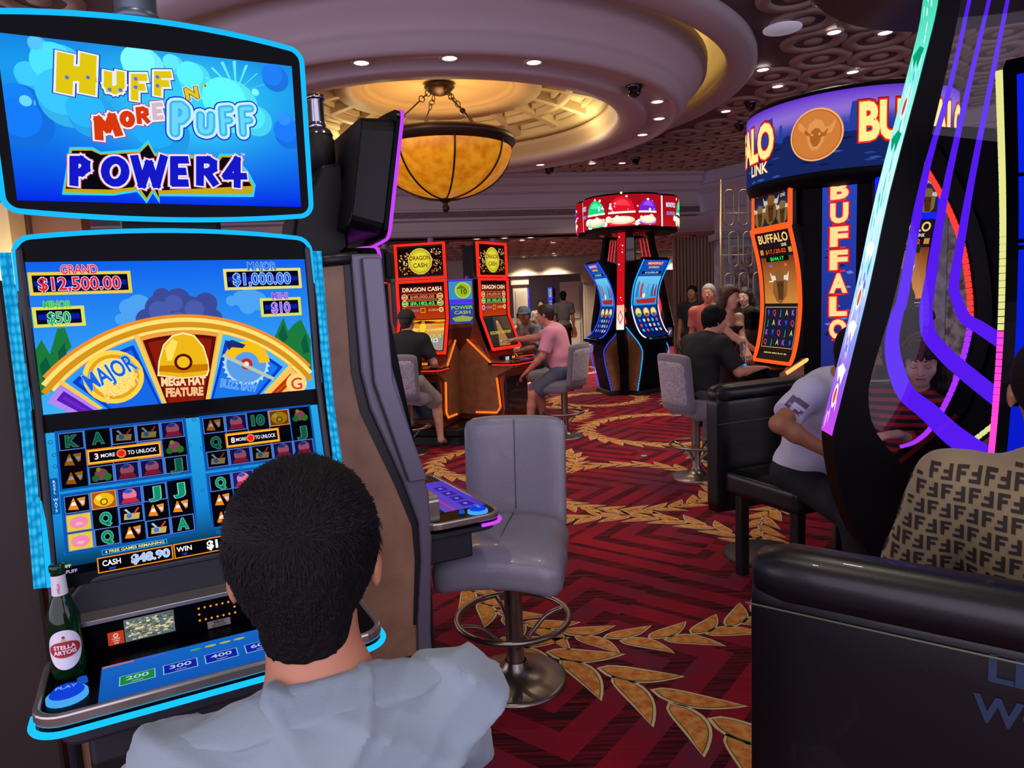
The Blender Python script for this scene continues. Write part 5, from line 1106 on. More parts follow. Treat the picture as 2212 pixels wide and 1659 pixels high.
def fin_art_feather(A, L):
    stops = [(0, '#20d8a0'), (.2, '#18c890'), (.35, '#70e8d8'), (.55, '#c8f8f8'), (.72, '#b8e0f8'), (.84, '#8890e8'), (.93, '#a050e0'), (1.0001, '#c848e8')]
    def c(x, y):
        t = y/L
        for (a, ca), (b, cb) in zip(stops[:-1], stops[1:]):
            if a <= t <= b:
                k = (t-a)/(b-a); p, q = lin(ca), lin(cb); return tuple(p[i]+(q[i]-p[i])*k for i in range(3))
        return lin('#c848e8')
    A.grid(-.060, 0, .060, L, 2, 60, c, 0); r = random.Random(11)
    for _ in range(150):
        y = r.uniform(.02, L*.96); x = r.uniform(-.044, .03); h = r.uniform(.03, .10); t = y/L
        col = r.choice(['#f4ffff', '#e0fff8', '#48e0d0', '#18a8c0'] if t < .7 else ['#ffffff', '#e8d8ff', '#6040d8', '#d070f0'])
        y1 = min(L-.002, y+h); A.poly([(x, y), (x+.008, (y+y1)/2-.01), (x+.012, y1), (x+.003, (y+y1)/2+.01)], col, 1+r.random())
    for t, col in ((.42, '#c84848'), (.75, '#d86838'), (.93, '#e04838')): A.disc(.0, L*t, .012, col, 3, ry=.03); A.disc(0, L*t, .02, '#f0ffff', 2.6, ry=.045)
    for t in (.33, .47, .66, .80, .88): A.poly([(-.04, L*t), (-.01, L*t+.05), (0, L*t+.02), (.02, L*t+.06), (.04, L*t), (0, L*t-.02)], '#ffffff' if t > .5 else '#0a9a70', 2.2)
MPC = Vector((1.98, 11.6, 0)); MA = -109
RBAND = glow('red_band', '#ff3040', 1.2)
BLED = glow('blue_led_cells', '#18a0ff', 1.4); WLED = glow('pale_led_cells', '#e8e0ff', 1.3); BLED2 = glow('deep_blue_led_cells', '#2848ff', 1.4)
mp = thing('fin_pod_sign', 'red curved overhead sign with three coloured serving domes and snow', 'overhead sign', MPC, MA)
m = MB(); SR = []   # rounded triangle ring
for k in range(3):
    a0 = 120*k
    for s in np.linspace(-52, 52, 14): a = radians(a0+s); r = .86-.10*(abs(s)/52)**2; SR.append((r*cos(a), r*sin(a)))
    SR.append((.70*cos(radians(a0+60)), .70*sin(radians(a0+60))))
m.prism([(x*.97, y*.97) for x, y in SR], (0, 0, 2.60), (1, 0, 0), (0, 1, 0), (0, 0, .56)); m.build('sign_body', FINM, mp)
SL = [0]; SRv = [Vector((x, y, 0)) for x, y in SR]+[Vector((SR[0][0], SR[0][1], 0))]
for a, b in zip(SRv[:-1], SRv[1:]): SL.append(SL[-1]+(b-a).length)
def signsurf(u, v, h):
    s = u % SL[-1]; i = 0
    while i < len(SL)-2 and SL[i+1] < s: i += 1
    p = SRv[i].lerp(SRv[i+1], (s-SL[i])/(SL[i+1]-SL[i])); d = p.normalized(); return Vector((p.x, p.y, 2.66+v))+d*(h+.004)
A = Art(signsurf, .002); C_ = SL[-1]; 
A.grid(0, 0, C_-1e-4, .47, 90, 2, lambda x, y: lin('#a00c18') if y > .2 else lin('#b81420'), 0)
r = random.Random(4)
for f in range(3):
    u0 = SL[7]+C_/3*f-.0
    for du, c, c2, s in ((-.42, '#18c878', '#48f0a8', 1.0), (.02, '#d81428', '#f83848', 1.15), (.44, '#7020c8', '#9848f0', .9)):
        A.disc(u0+du, .215, .17*s, c, 2, ry=.20*s, a0=0, a1=180); A.disc(u0+du, .24, .12*s, c2, 2.5, ry=.14*s, a0=20, a1=150); A.rect(u0+du-.18*s, .19, u0+du+.18*s, .22, '#e8f0e0', 3); A.disc(u0+du, .42*s+.01, .018, '#f8f0d0', 3)
        A.disc(u0+du, .09, .17*s, '#e8d8a8', 2.2, ry=.06); A.disc(u0+du, .10, .12*s, '#f8f4e0', 2.8, ry=.04); A.disc(u0+du, .05, .18*s, c2, 2.0, ry=.04)
    for _ in range(30): x = u0+r.uniform(-.68, .68); A.disc(x, r.uniform(.03, .13), r.uniform(.02, .05), r.choice(['#f8f8ff', '#d8fff0', '#fff0e0']), 1.5, seg=10)
    for _ in range(24): A.disc(u0+r.uniform(-.7, .7), r.uniform(.15, .45), r.uniform(.006, .022), '#fff0f4', 3.5, seg=8)
    ux = SL[14]+C_/3*f; A.rect(ux-.02, 0, ux+.02, .47, '#f0f0ff', 3); 
    A.text('MONOPOLY', ux+.19, .33, .07, '#f0f0ff', 4, w=.22, out='#2040c0'); A.text('EXPRESS', ux+.19, .2, .05, '#58a0f0', 4, w=.2)
A.build('sign_screen', mp, 1.15, cuts=[('u', SL[i]) for i in range(1, len(SL)-1)])
m = MB(); m.lathe([(.16, .0), (.16, 2.6)], (0, 0, 0), 6, sm=False); m.lathe([(.30, 2.55), (.5, 2.62)], (0, 0, 0), 24); m.build('pod_core', mat('pod_core_red', '#3a0808', .3, coat=.5), mp)
for k, lb in enumerate(('tall fin with a red snowfall strip facing us, centre of the far pod', 'tall black fin with red light bands at the right of the far pod', 'tall black fin with red light bands at the left of the far pod')):
    fin(MPC, MA+120*k, lb, RBAND, fin_art_snow, glass=False)
for k, lb in ((0, 'curved blue slot machine with cyan edge lights, right side of the far pod'), (2, 'curved slot machine seen edge-on at the left of the far pod')):
    a = MA+60+120*k; jmachine(lb, MPC, a+90, art_monopoly, BLED if k == 0 else BLED2, WLED if k == 0 else BLED2, foot=(BLED if k == 0 else BLED2), off=.22)
# near pod at the right
NPC = Vector((1.9, 2.35, 0))
PBAND = glow('violet_band', '#5a1cf4', 1.0); RLED = glow('red_led_cells', '#ff3a34', 1.3); VLED = glow('violet_led_cells', '#a030f0', 1.3); YLED = glow('pale_yellow_cells', '#e8e890', 1.0); PLED = glow('pink_led_cells', '#ff40c0', 1.3)
fin(NPC, 173, 'big black fin with three violet light bands and a feathery glowing edge, right foreground', PBAND, fin_art_feather)
def art_blue(A, H):
    A.grad(-.30, -H+.02, .30, -.02, '#0818c0', '#0a20e8', 0, 2, 10)
    for y in (-.3, -.5, -.52, -1.0): A.rect(-.3, y-.012, .3, y, '#020208', 1)
    r = random.Random(2)
    for _ in range(40): A.disc(r.uniform(-.28, .28), r.uniform(-H+.1, -.1), r.uniform(.005, .02), r.choice(['#2890f0', '#48c0ff', '#1848f0']), 2, seg=8)
def art_game(A, H):
    art_monopoly(A, H)
jmachine('curved slot machine behind the near fin, seen edge-on with red and violet edge lights', (2.05, 2.55, 0), 113+90, art_monopoly, RLED, VLED, foot=YLED)
q_ = jmachine('blue-screened slot machine at the right edge, played by the man in the patterned shirt', (1.865, 2.03, 0), 229+90, art_blue, YLED, PLED, foot=RLED)
m = MB(); m.lathe([(.22, 0), (.22, 3.05), (.0, 3.1)], (0, 0, 0), 12, sm=False); o = m.build('fin_pod_core', FINM); o.location = NPC; tag(o, 'black core column in the middle of the near pod, violet lit', 'pod core')
o.location = (NPC.x+.55, NPC.y+.05, 0)
# ================= buffalo pod =================
BPC = Vector((3.08, 6.4, 0)); OFR = glow('orange_frame', '#ff5a20', 1.15); BFR = glow('blue_frame', '#1420ff', 1.2)
bs = thing('round_overhead_sign', 'round curved buffalo link sign with mesas and a copper coin above the pod', 'overhead sign', BPC, 0)
RS = .84
m = MB(); m.lathe([(.6, 2.42), (RS-.03, 2.44), (RS, 2.50), (RS, 2.52)], (0, 0, 0), 64); m.lathe([(RS, 3.14), (RS-.01, 3.17), (.2, 3.18)], (0, 0, 0), 64); m.lathe([(RS-.004, 2.5), (RS-.004, 3.16)], (0, 0, 0), 64); m.build('sign_body', FINM, bs)
def bsurf(u, v, h): a = u/RS; return Vector(((RS+.004+h)*cos(a), (RS+.004+h)*sin(a), 2.53+v))
A = Art(bsurf, .0025); C_ = 2*pi*RS; HS = .60
def bsky(x, y):
    t = y/HS; st = [(0, '#10184a'), (.4, '#1c2c78'), (.62, '#3040a0'), (.75, '#9070d0'), (1.01, '#5c28c0')]
    for (a, ca), (b, cb) in zip(st[:-1], st[1:]):
        if a <= t <= b: k = (t-a)/(b-a); p, q = lin(ca), lin(cb); return tuple(p[i]+(q[i]-p[i])*k for i in range(3))
A.grid(0, 0, C_, HS, 96, 14, bsky, 0); r = random.Random(6)
for i in range(36):
    x = i*C_/36; h = r.uniform(.25, .33); A.poly([(x, 0), (x, h), (x+.05, h+r.uniform(-.02, .02)), (x+.1, h-.02), (x+C_/36, h), (x+C_/36, 0)], '#16245c', .5)
for _ in range(60): x, y = r.uniform(0, C_), r.uniform(.02, .26); A.poly([(x, y), (x+.06, y+.008), (x+.10, y-.004), (x+.03, y-.01)], r.choice(['#28408c', '#0c1440', '#3454a0']), 1)
for f in range(3):
    # the coin faces the camera side at about -113 degrees
    a0 = radians(-131+120*f) % (2*pi); uc = a0*RS
    for du, w_, h in ((-.42, .05, .50), (-.50, .035, .45), (.33, .10, .50), (-.30, .02, .42)):
        x = uc+du; A.poly([(x-w_, .28), (x-w_*.7, h), (x+w_*.6, h+.01), (x+w_, .28)], '#243c94', .8)
    A.disc(uc, .29, .205, '#f0a868', 2, seg=40); A.disc(uc, .29, .192, '#b06028', 2.4, seg=40); A.disc(uc, .29, .183, '#c87838', 2.7, seg=40)
    B = [(-.10, .09), (-.13, .12), (-.14, .07), (-.10, .03), (-.06, .04), (-.05, .09), (0, .12), (.05, .10), (.07, .05), (.11, .05), (.14, .09), (.13, .13), (.15, .07), (.12, .0), (.07, -.01), (.06, -.06), (.02, -.12), (-.03, -.12), (-.06, -.06), (-.07, .0)]
    A.poly([(uc+x, .29+y) for x, y in B], '#d89050', 3.1); A.poly([(uc+x*.62, .27+y*.6) for x, y in B], '#a85c24', 3.5); A.disc(uc-.025, .29, .008, '#e8b070', 4); A.disc(uc+.03, .29, .008, '#e8b070', 4)
    tx = uc+.57
    A.text('BUFFALO', tx+.28, .34, .27, '#ffe890', 3.5, w=1.08, bold=.045, out='#e83018', outw=.035, out2='#7a0c10', out2w=.06); A.text('LINK', tx+.62, .12, .09, '#fff0c0', 3.5, w=.26, out='#a03010')
A.build('sign_screen', bs, 1.1, cuts=[('u', C_*k/96) for k in range(1, 96)])
m = MB(); m.lathe([(.46, .0), (.46, 2.45)], (0, 0, 0), 10, sm=False); m.build('pod_core', FINM, bs)
# lit column with vertical lettering, facing the camera between the two machines
cang = -120; cf = Fr(BPC, cang+90)
col_ = thing('lettered_light_column', 'tall column screen with red letters spelling buffalo downward', 'light column', BPC, cang+90)
m = MB(); m.box(-.30, .30, -.62, -.30, .25, 2.46); m.build('column_body', FINM, col_, bevel=.02)
A = Art(planesurf((0, -.625, 0), (1, 0, 0), (0, 0, 1)), .002); A.grad(-.13, .5, .13, 2.46, '#1c1850', '#2840b0', 0, 2, 10)
for _ in range(40): x, y = r.uniform(-.12, .06), r.uniform(1.2, 2.4); A.poly([(x, y), (x+.04, y+.012), (x+.06, y-.006), (x+.02, y-.012)], r.choice(['#4868c0', '#101c58', '#6078d0']), .6)
for i, ch in enumerate('BUFFALO'): A.text(ch, 0, 2.40-i*.192, .145, '#ffd890', 3, w=.135, bold=.05, out='#f03028', outw=.035, out2='#a80c18', out2w=.06); A.rect(-.05, 2.40-i*.192-.10, .05, 2.40-i*.192-.085, '#e02828', 1)
A.build('column_screen', col_, 1.1)
def bison(A, x, y, s, c1='#8a5a30', c2='#5a3418'):
    A.poly([(x-.11*s, y-.06*s), (x-.09*s, y+.05*s), (x-.03*s, y+.10*s), (x+.05*s, y+.09*s), (x+.10*s, y+.02*s), (x+.08*s, y-.08*s), (x, y-.14*s), (x-.06*s, y-.12*s)], c1, 2); A.poly([(x-.05*s, y+.02*s), (x+.05*s, y+.02*s), (x+.03*s, y-.11*s), (x-.03*s, y-.11*s)], c2, 2.6)
    for k in (-1, 1): A.poly([(x+k*.05*s, y+.03*s), (x+k*.11*s, y+.02*s), (x+k*.13*s, y+.09*s), (x+k*.10*s, y+.06*s), (x+k*.06*s, y+.06*s)], '#e0d8c0', 3); A.disc(x+k*.025*s, y-.01*s, .007*s, '#100804', 3.4)
def art_buff(A, H):
    w = .30; k = H/1.33
    A.grad(-w, -H+.02, w, -.02, '#2c1c14', '#1c1420', 0, 2, 8); A.grad(-w, -.72*k, w, -.30*k, '#d08838', '#7c3420', .6, 3, 4)
    A.text('BUFFALO', 0, -.115*k, .085, '#f0d878', 4, w=.52, out='#8a2010'); A.text('LINK', .17, -.19*k, .03, '#f0e8c0', 4)
    A.rect(-.22, -.275*k, .22, -.215*k, '#1c0806', 2); A.text('$17,120.02', 0, -.245*k, .040, '#f06020', 4, w=.36); A.rect(-.20, -.345*k, .20, -.29*k, '#04140a', 2); A.text('$644.17', 0, -.317*k, .036, '#30e860', 4, w=.24)
    A.text('$200', -.13, -.38*k, .022, '#4080f0', 4); A.text('$20', .13, -.38*k, .022, '#f09030', 4)
    for s in (-1, 1): A.rect(s*.25-.03, -.27*k, s*.25+.03, -.22*k, '#c89040', 2.5)
    bison(A, 0, -.55*k, 1.3); A.rect(-.2, -.53*k, -.12, -.52*k, '#f0e8c0', 3)
    for j in range(4):
        for i in range(5):
            x, y = -.22+i*.11, (-.80-.09*j)*k; A.rect(x-.05, y-.042, x+.05, y+.042, '#181c3c', 2); A.text('9JKQA10'[(i*3+j) % 5], x, y, .05, ['#3060e8', '#e03838', '#30b068', '#e8c838', '#c060d0'][(i+2*j) % 5], 4)
    A.frame(-.28, -1.125*k, .28, -.75*k, .005, '#e0c870', 4); A.text('MINOR MINI PLAY 88', 0, -1.18*k, .016, '#e8d890', 3, w=.4)
def buffalo_machine(label, P, deg, fr_):
    root = jmachine(label, P, deg, art_buff, fr_, fr_, foot=fr_, cy=.42); root.scale = (.88, 1, 1)
    for c in list(root.children):
        if c.name.startswith(('edge_light', 'leg_light')): bpy.data.objects.remove(c)
    sf = jsurf(0, .42); H = JL[-1]; m = MB(); n = 20
    for s in (-1, 1):
        V = []
        for i in range(n+1):
            for x, h in ((s*.315, .004), (s*.36, .004), (s*.36, .02), (s*.315, .02)): V.append(sf(x, -H*i/n, h))
        m.add(V, [(4*i+k, 4*i+(k+1) % 4, 4*(i+1)+(k+1) % 4, 4*(i+1)+k) for i in range(n) for k in range(4)])
    for v0, v1 in ((0.0, -.045), (-H+.045, -H)):
        V = [sf(x, v, h) for v in (v0, v1) for x in (-.36, .36) for h in (.004, .02)]; m.add(V, [(0, 4, 6, 2), (1, 3, 7, 5), (0, 1, 5, 4), (2, 6, 7, 3), (0, 2, 3, 1), (4, 5, 7, 6)])
    m.build('glowing_frame', fr_, root)
    tz = 2.36; y = -.24
    m = MB(); m.box(-.33, .33, y+.004, y+.06, tz-.215, tz+.215); m.box(-.1, .1, y+.06, -.1, tz-.2, tz-.05); m.build('top_screen_housing', BLK, root, bevel=.006)
    m = MB(); m.ringprism(rrect(.68, .45, .01, 2, 0, tz), rrect(.62, .39, .005, 2, 0, tz), (0, y-.016, 0), (1, 0, 0), (0, 0, 1), (0, .03, 0)); m.build('top_frame', fr_, root)
    A = Art(planesurf((0, y, tz), (1, 0, 0), (0, 0, 1)), .0012); A.grad(-.31, -.195, .31, .195, '#2c2830', '#181830', 0); A.grad(-.31, -.05, .31, .06, '#3c3860', '#1c1c40', .5)
    A.text('BUFFALO', 0, .12, .085, '#e8c850', 4, w=.52, out='#7a2010'); A.text('LINK', .21, .045, .028, '#f0e8c0', 4); bison(A, 0, -.04, 1.1); bison(A, -.20, -.09, .9, '#8a7040'); bison(A, .20, -.09, .9, '#8a7040'); A.build('top_screen', root, .8)
    for s in (-1, 1): ledbar('arm_light', [(s*.345, .24, 1.16), (s*.345, -.28, .88)], .018, fr_ if fr_ is BFR else glow('amber_bar', '#ffb060', 1.5), root)
    for s in (-1, 1): m = swept(MB(), s*.29, s*.335, [(.26, 1.20), (-.34, .88), (-.34, .80), (-.05, .72), (.3, .72)]); m.build('arm_panel', BRZ, root, bevel=.01)
    return root
for yaw, lb, fr_, rr in ((-79, 'orange-framed buffalo slot machine at the left of the round sign', OFR, .50), (12, 'blue-framed buffalo slot machine seen through the clear pane', BFR, .50)):
    a = yaw-90; p = podpt(BPC, a, rr); buffalo_machine(lb, p, yaw, fr_)
m = MB(); m.lathe([(1.15, 0), (1.15, .06), (1.1, .1), (.001, .1)], (0, 0, 0), 40); o = m.build('pod_platform', BLK); o.location = BPC; tag(o, 'low black round platform under the buffalo machines', 'platform')
for o_ in list(COL.objects):
    pass
# ================= seats =================
LEA = mat('leather_grey', '#85838f', .32, bump=(90, .12), coat=.15); LEAD = mat('leather_black', '#090a0f', .36, bump=(300, .04), coat=.1); FABR = mat('chair_fabric_ribbed', '#7c7484', .7, var=(60, '#a89ca8', 2), sheen=.3)
NICK = mat('brushed_nickel', '#8d857c', .3, .95, bump=(14, .05)); FABP = mat('chair_back_plum', '#584e60', .6, var=(45, '#8c8490', 3), sheen=.4); SEAM = mat('seam_thread', '#50505c', .6); SEAML = mat('seam_pale', '#6a6a58', .6)
def rbox(m, x0, x1, y0, y1, z0, z1, r, mi=0, f=None, n=10, pw=4.0):
    """soft cushion: a box with rounded sides, f(point)->point bends it"""
    cx, cy, cz = (x0+x1)/2, (y0+y1)/2, (z0+z1)/2; hx, hy, hz = (x1-x0)/2, (y1-y0)/2, (z1-z0)/2
    tmp = bmesh.new(); bmesh.ops.create_cube(tmp, size=2); bmesh.ops.subdivide_edges(tmp, edges=tmp.edges[:], cuts=n, use_grid_fill=True)
    V = []
    for v in tmp.verts:
        p = Vector((v.co.x*hx, v.co.y*hy, v.co.z*hz)); q = Vector((max(-hx+r, min(hx-r, p.x)), max(-hy+r, min(hy-r, p.y)), max(-hz+r, min(hz-r, p.z)))); d = p-q
        if d.length > 1e-9: p = q+d.normalized()*r
        p += Vector((cx, cy, cz)); V.append(f(p) if f else p)
    tmp.verts.index_update(); m.add(V, [tuple(v.index for v in fc.verts) for fc in tmp.faces], mi, True); tmp.free()
STOOLS = {}
def stool(label, P, facing, style='leather', group=None):
    """pedestal seat; local +y is the way a sitter faces"""
    rz = facing-90
    if style in STOOLS:
        src = STOOLS[style]; o = src.copy(); COL.objects.link(o); o.location = P; o.rotation_euler = (0, 0, radians(rz)); o.scale = (1, 1, 1); o['label'] = label
        for ch in src.children:
            q = ch.copy(); COL.objects.link(q); q.parent = o
            for g in ch.children: k = g.copy(); COL.objects.link(k); k.parent = q
        if group: o['group'] = group
        return o
    root = thing('bar_stool', label, 'stool', P, rz, group); STOOLS[style] = root
    seatm = LEA if style == 'leather' else mat('seat_taupe', '#6a6270', .6, sheen=.3)
    m = MB(); rbox(m, -.235, .235, -.15, .36, .555, .70, .055, f=lambda p: Vector((p.x*(1+.06*(p.y > .1)), p.y, p.z-.035*(abs(p.x)/.235)**2-.03*max(0, (p.y-.2)/.16)**2))); seat = m.build('seat', seatm, root)
    m = MB(); m.tube([(0, -.10, .702), (0, .1, .704), (0, .25, .695), (0, .34, .66)], .0022, 5); m.build('seam', SEAM, seat)
    def bend(p): return Vector((p.x*(1+.05*(p.z-.85)), p.y-.10*(p.z-.66)+.10*(p.x/.24)**2*.35, p.z-.02*(abs(p.x)/.23)**4*(p.z > 1)))
    m = MB(); rbox(m, -.222, .222, -.235, -.165, .60, 1.10, .032, f=bend); bk = m.build('backrest', seatm, root)
    m = MB(); m.tube([bend(Vector((0, -.163, z))) for z in np.linspace(.70, 1.09, 8)], .0022, 5); m.build('seam', SEAM, bk)
    if style != 'leather':
        m = MB(); rbox(m, -.20, .20, -.243, -.175, .655, 1.045, .03, f=bend); m.build('back_panel', FABR, root)
        m = MB(); rbox(m, -.20, .20, -.225, -.157, .655, 1.06, .03, f=bend); m.build('front_panel', FABP, root)
    m = MB(); m.lathe([(.001, .56), (.12, .56), (.12, .545), (.04, .54), (.038, .53), (.038, .10), (.045, .06)], (0, 0, 0), 28); m.build('pedestal', NICK, root)
    m = MB(); m.lathe([(.045, .09), (.055, .06), (.085, .035), (.14, .022), (.20, .016), (.215, .010), (.215, 0)], (0, 0, 0), 48); m.build('base', NICK, root)
    m = MB(); m.tube([(.235*cos(2*pi*k/40), .235*sin(2*pi*k/40)+.02, .29) for k in range(40)], .0125, 10, closed=True); rg = m.build('foot_ring', NICK, root)
    for k in range(4):
        a = 2*pi*k/4+.5; m = MB(); c, s = cos(a), sin(a); m.tube(catmull([(.036*c, .036*s, .155), (.08*c, .08*s+.004, .20), (.15*c, .15*s+.010, .265), (.23*c, .23*s+.02, .288)], 5), .010, 8); m.build('spoke', NICK, rg)
    return root
def bench(label, bc, facing, w=1.05, text=False, zt=1.08):
    """upholstered double seat; bc = middle of the backrest line; faces the angle given"""
    rz = facing-90; root = thing('bench_seat', label, 'bench', bc, rz)
    m = MB(); rbox(m, -w/2, w/2, -.055, .045, .34, zt-.05, .02); b = m.build('backrest', LEAD, root)
    m = MB(); rbox(m, -w/2-.004, w/2+.004, -.068, .055, zt-.115, zt, .052, n=14); m.build('top_roll', LEAD, b)
    m = MB(); m.tube([(-w/2-.004, -.060, zt-.115), (w/2+.004, -.060, zt-.115)], .0022, 5); m.tube([(-w/2, .05, zt-.22), (w/2, .05, zt-.22)], .0015, 5); tag(m.build('piping', SEAML, b))
    m = MB(); rbox(m, -w/2+.03, w/2-.03, .045, .60, .46, .60, .035); s_ = m.build('seat', LEAD, root)
    m = MB(); m.tube([(0, .08, .601), (0, .56, .601)], .0015, 5); m.build('seam', SEAM, s_)
    for x in (-w/2+.09, w/2-.09):
        for y in (.14, .54): m = MB(); m.box(x-.028, x+.028, y-.028, y+.028, 0, .47); m.build('leg', LEAD, root, bevel=.006)
    m = MB(); m.box(-w/2+.06, w/2-.06, .52, .55, .16, .185); m.build('foot_rail', BLKM, root)
    if text:
        A = Art(planesurf((0, -.056, 0), (-1, 0, 0), (0, 0, 1)) if False else planesurf((0, -.0565, 0), (1, 0, 0), (0, 0, 1)), .0006)
        fr = Fr(bc, rz); a = fr.ony(2135, 1440, -.056); s = .046
        A.text('LIGHT', a.x+.105, a.z, s, '#0f2848', 1, w=.21, bold=.03); A.text('WONDER', a.x+.125, a.z-.075, s, '#0f2848', 1, w=.29, bold=.03); A.build('printed_name', root, matte=True)
    return root

# ================= bodies: distance fields turned into one smooth surface =================
class SD:
    def __init__(s, h): s.h = h; s.p = []
    def cap(s, a, b, ra, rb=None, k=.02, clip=None, op='u'): s.p.append(('c', Vector(a), Vector(b), ra, ra if rb is None else rb, k, clip, op)); return s
    def ell(s, c, r, R=None, k=.02, clip=None, op='u'): s.p.append(('e', Vector(c), R, r, None, k, clip, op)); return s
    def chain(s, P, rr, k=.01, clip=None):
        for i in range(len(P)-1): s.cap(P[i], P[i+1], rr[i], rr[i+1], k, clip)
        return s
    def mesh(s, noise=None):
        lo = Vector((1e9,)*3); hi = Vector((-1e9,)*3)
        for q in s.p:
            if q[7] != 'u': continue
            if q[0] == 'c': pts = [(q[1], q[3]), (q[2], q[4])]
            else: pts = [(q[1], max(q[3]))]
            for c, r in pts:
                for i in range(3): lo[i] = min(lo[i], c[i]-r-.03); hi[i] = max(hi[i], c[i]+r+.03)
        h = s.h; n = [int((hi[i]-lo[i])/h)+3 for i in range(3)]
        ax = [lo[i]+h*np.arange(n[i], dtype=np.float32) for i in range(3)]
        D = np.full(n, 9., np.float32)
        for (kind, a, b, ra, rb, k, clip, op) in s.p:
            if kind == 'c':
                L = [min(a[i]-ra, b[i]-rb) for i in range(3)]; H = [max(a[i]+ra, b[i]+rb) for i in range(3)]
            else: L = [a[i]-max(ra) for i in range(3)]; H = [a[i]+max(ra) for i in range(3)]
            mg = k+4*h; ix = [(max(0, int((L[i]-mg-lo[i])/h)), min(n[i], int((H[i]+mg-lo[i])/h)+2)) for i in range(3)]
            if any(u >= v for u, v in ix): continue
            X = ax[0][ix[0][0]:ix[0][1], None, None]; Y = ax[1][None, ix[1][0]:ix[1][1], None]; Z = ax[2][None, None, ix[2][0]:ix[2][1]]
            if kind == 'c':
                ba = b-a; bb = max(1e-9, ba.dot(ba)); t = np.clip(((X-a.x)*ba.x+(Y-a.y)*ba.y+(Z-a.z)*ba.z)/bb, 0, 1)
                d = np.sqrt((X-a.x-ba.x*t)**2+(Y-a.y-ba.y*t)**2+(Z-a.z-ba.z*t)**2)-(ra+(rb-ra)*t)
            else:
                if b is not None:
                    U = [sum((P_-c_)*b[r_][j] for j, (P_, c_) in enumerate(((X, a.x), (Y, a.y), (Z, a.z)))) for r_ in range(3)]
                else: U = [X-a.x, Y-a.y, Z-a.z]
                k0 = np.sqrt((U[0]/ra[0])**2+(U[1]/ra[1])**2+(U[2]/ra[2])**2); k1 = np.sqrt((U[0]/ra[0]**2)**2+(U[1]/ra[1]**2)**2+(U[2]/ra[2]**2)**2)+1e-9; d = k0*(k0-1)/k1
            if clip is not None:
                for (cp, cn) in (clip if isinstance(clip, list) else [clip]):
                    cn = Vector(cn).normalized(); d = np.maximum(d, (X-cp[0])*cn.x+(Y-cp[1])*cn.y+(Z-cp[2])*cn.z)
            sl = (slice(*ix[0]), slice(*ix[1]), slice(*ix[2])); E = D[sl]
            if op == 'u': hh = np.maximum(k-np.abs(E-d), 0)/max(k, 1e-6); D[sl] = np.minimum(E, d)-hh*hh*k*.25
            else: d = -d; hh = np.maximum(k-np.abs(E-d), 0)/max(k, 1e-6); D[sl] = np.maximum(E, d)+hh*hh*k*.25
        if noise: D += noise(ax[0][:, None, None], ax[1][None, :, None], ax[2][None, None, :]).astype(np.float32)
        # surface nets
        S = D < 0; nx, ny, nz = n
        c = [S[i:nx-1+i, j:ny-1+j, k_:nz-1+k_] for i in (0, 1) for j in (0, 1) for k_ in (0, 1)]
        cnt = sum(q.astype(np.int8) for q in c); act = (cnt > 0) & (cnt < 8); idx = -np.ones(act.shape, np.int32); I = np.argwhere(act)
        if len(I) == 0: return [], []
        idx[act] = np.arange(len(I)); acc = np.zeros((len(I), 3)); num = np.zeros(len(I))
        corners = [(i, j, k_) for i in (0, 1) for j in (0, 1) for k_ in (0, 1)]
        for u in corners:
            for ax_ in range(3):
                if u[ax_]: continue
                w = list(u); w[ax_] = 1; A = D[I[:, 0]+u[0], I[:, 1]+u[1], I[:, 2]+u[2]]; B = D[I[:, 0]+w[0], I[:, 1]+w[1], I[:, 2]+w[2]]; cr = (A < 0) != (B < 0)
                t = np.where(cr, A/np.where(cr, A-B, 1), 0); p = np.tile(np.array(u, float), (len(I), 1)); p[:, ax_] += t; acc += p*cr[:, None]; num += cr
        V = (I+acc/np.maximum(num, 1)[:, None])*h+np.array(lo)
        F_ = []
        for ax_ in range(3):
            a1, a2 = (ax_+1) % 3, (ax_+2) % 3; sl0 = [slice(1, -1)]*3; sl0[ax_] = slice(0, -1); sl1 = list(sl0); sl1[ax_] = slice(1, None)
            A, B = S[tuple(sl0)], S[tuple(sl1)]; E = np.argwhere(A != B)
            if len(E) == 0: continue
            off = np.array([1, 1, 1]); off[ax_] = 0; E = E+off; sgn = S[E[:, 0], E[:, 1], E[:, 2]]
            q = []
            for (d1, d2) in ((0, 0), (-1, 0), (-1, -1), (0, -1)):
                g = E.copy(); g[:, a1] += d1; g[:, a2] += d2; ok = ((g >= 0) & (g < np.array(idx.shape))).all(1); g = np.clip(g, 0, np.array(idx.shape)-1); q.append(np.where(ok, idx[g[:, 0], g[:, 1], g[:, 2]], -1))
            Q = np.stack(q, 1); ok = (Q >= 0).all(1); Q = Q[ok]; sg = sgn[ok]; Q[~sg] = Q[~sg][:, ::-1]; F_.append(Q)
        return V, np.concatenate(F_)
    def build(s, name, m_, parent=None, label=None, noise=None, smooth=0):
        V, Fq = s.mesh(noise); me = bpy.data.meshes.new(name)
        if len(V):
            me.vertices.add(len(V)); me.vertices.foreach_set('co', V.astype(np.float32).ravel()); me.loops.add(len(Fq)*4); me.loops.foreach_set('vertex_index', Fq.astype(np.int32).ravel())
            me.polygons.add(len(Fq)); me.polygons.foreach_set('loop_start', np.arange(0, len(Fq)*4, 4, dtype=np.int32)); me.polygons.foreach_set('loop_total', np.full(len(Fq), 4, np.int32)); me.polygons.foreach_set('use_smooth', np.ones(len(Fq), bool)); me.update(calc_edges=True); me.validate()
        me.materials.append(m_); o = link_mesh(name, me, parent, label)
        if smooth: md = o.modifiers.new('s', 'SMOOTH'); md.iterations = smooth; md.factor = .5
        return o
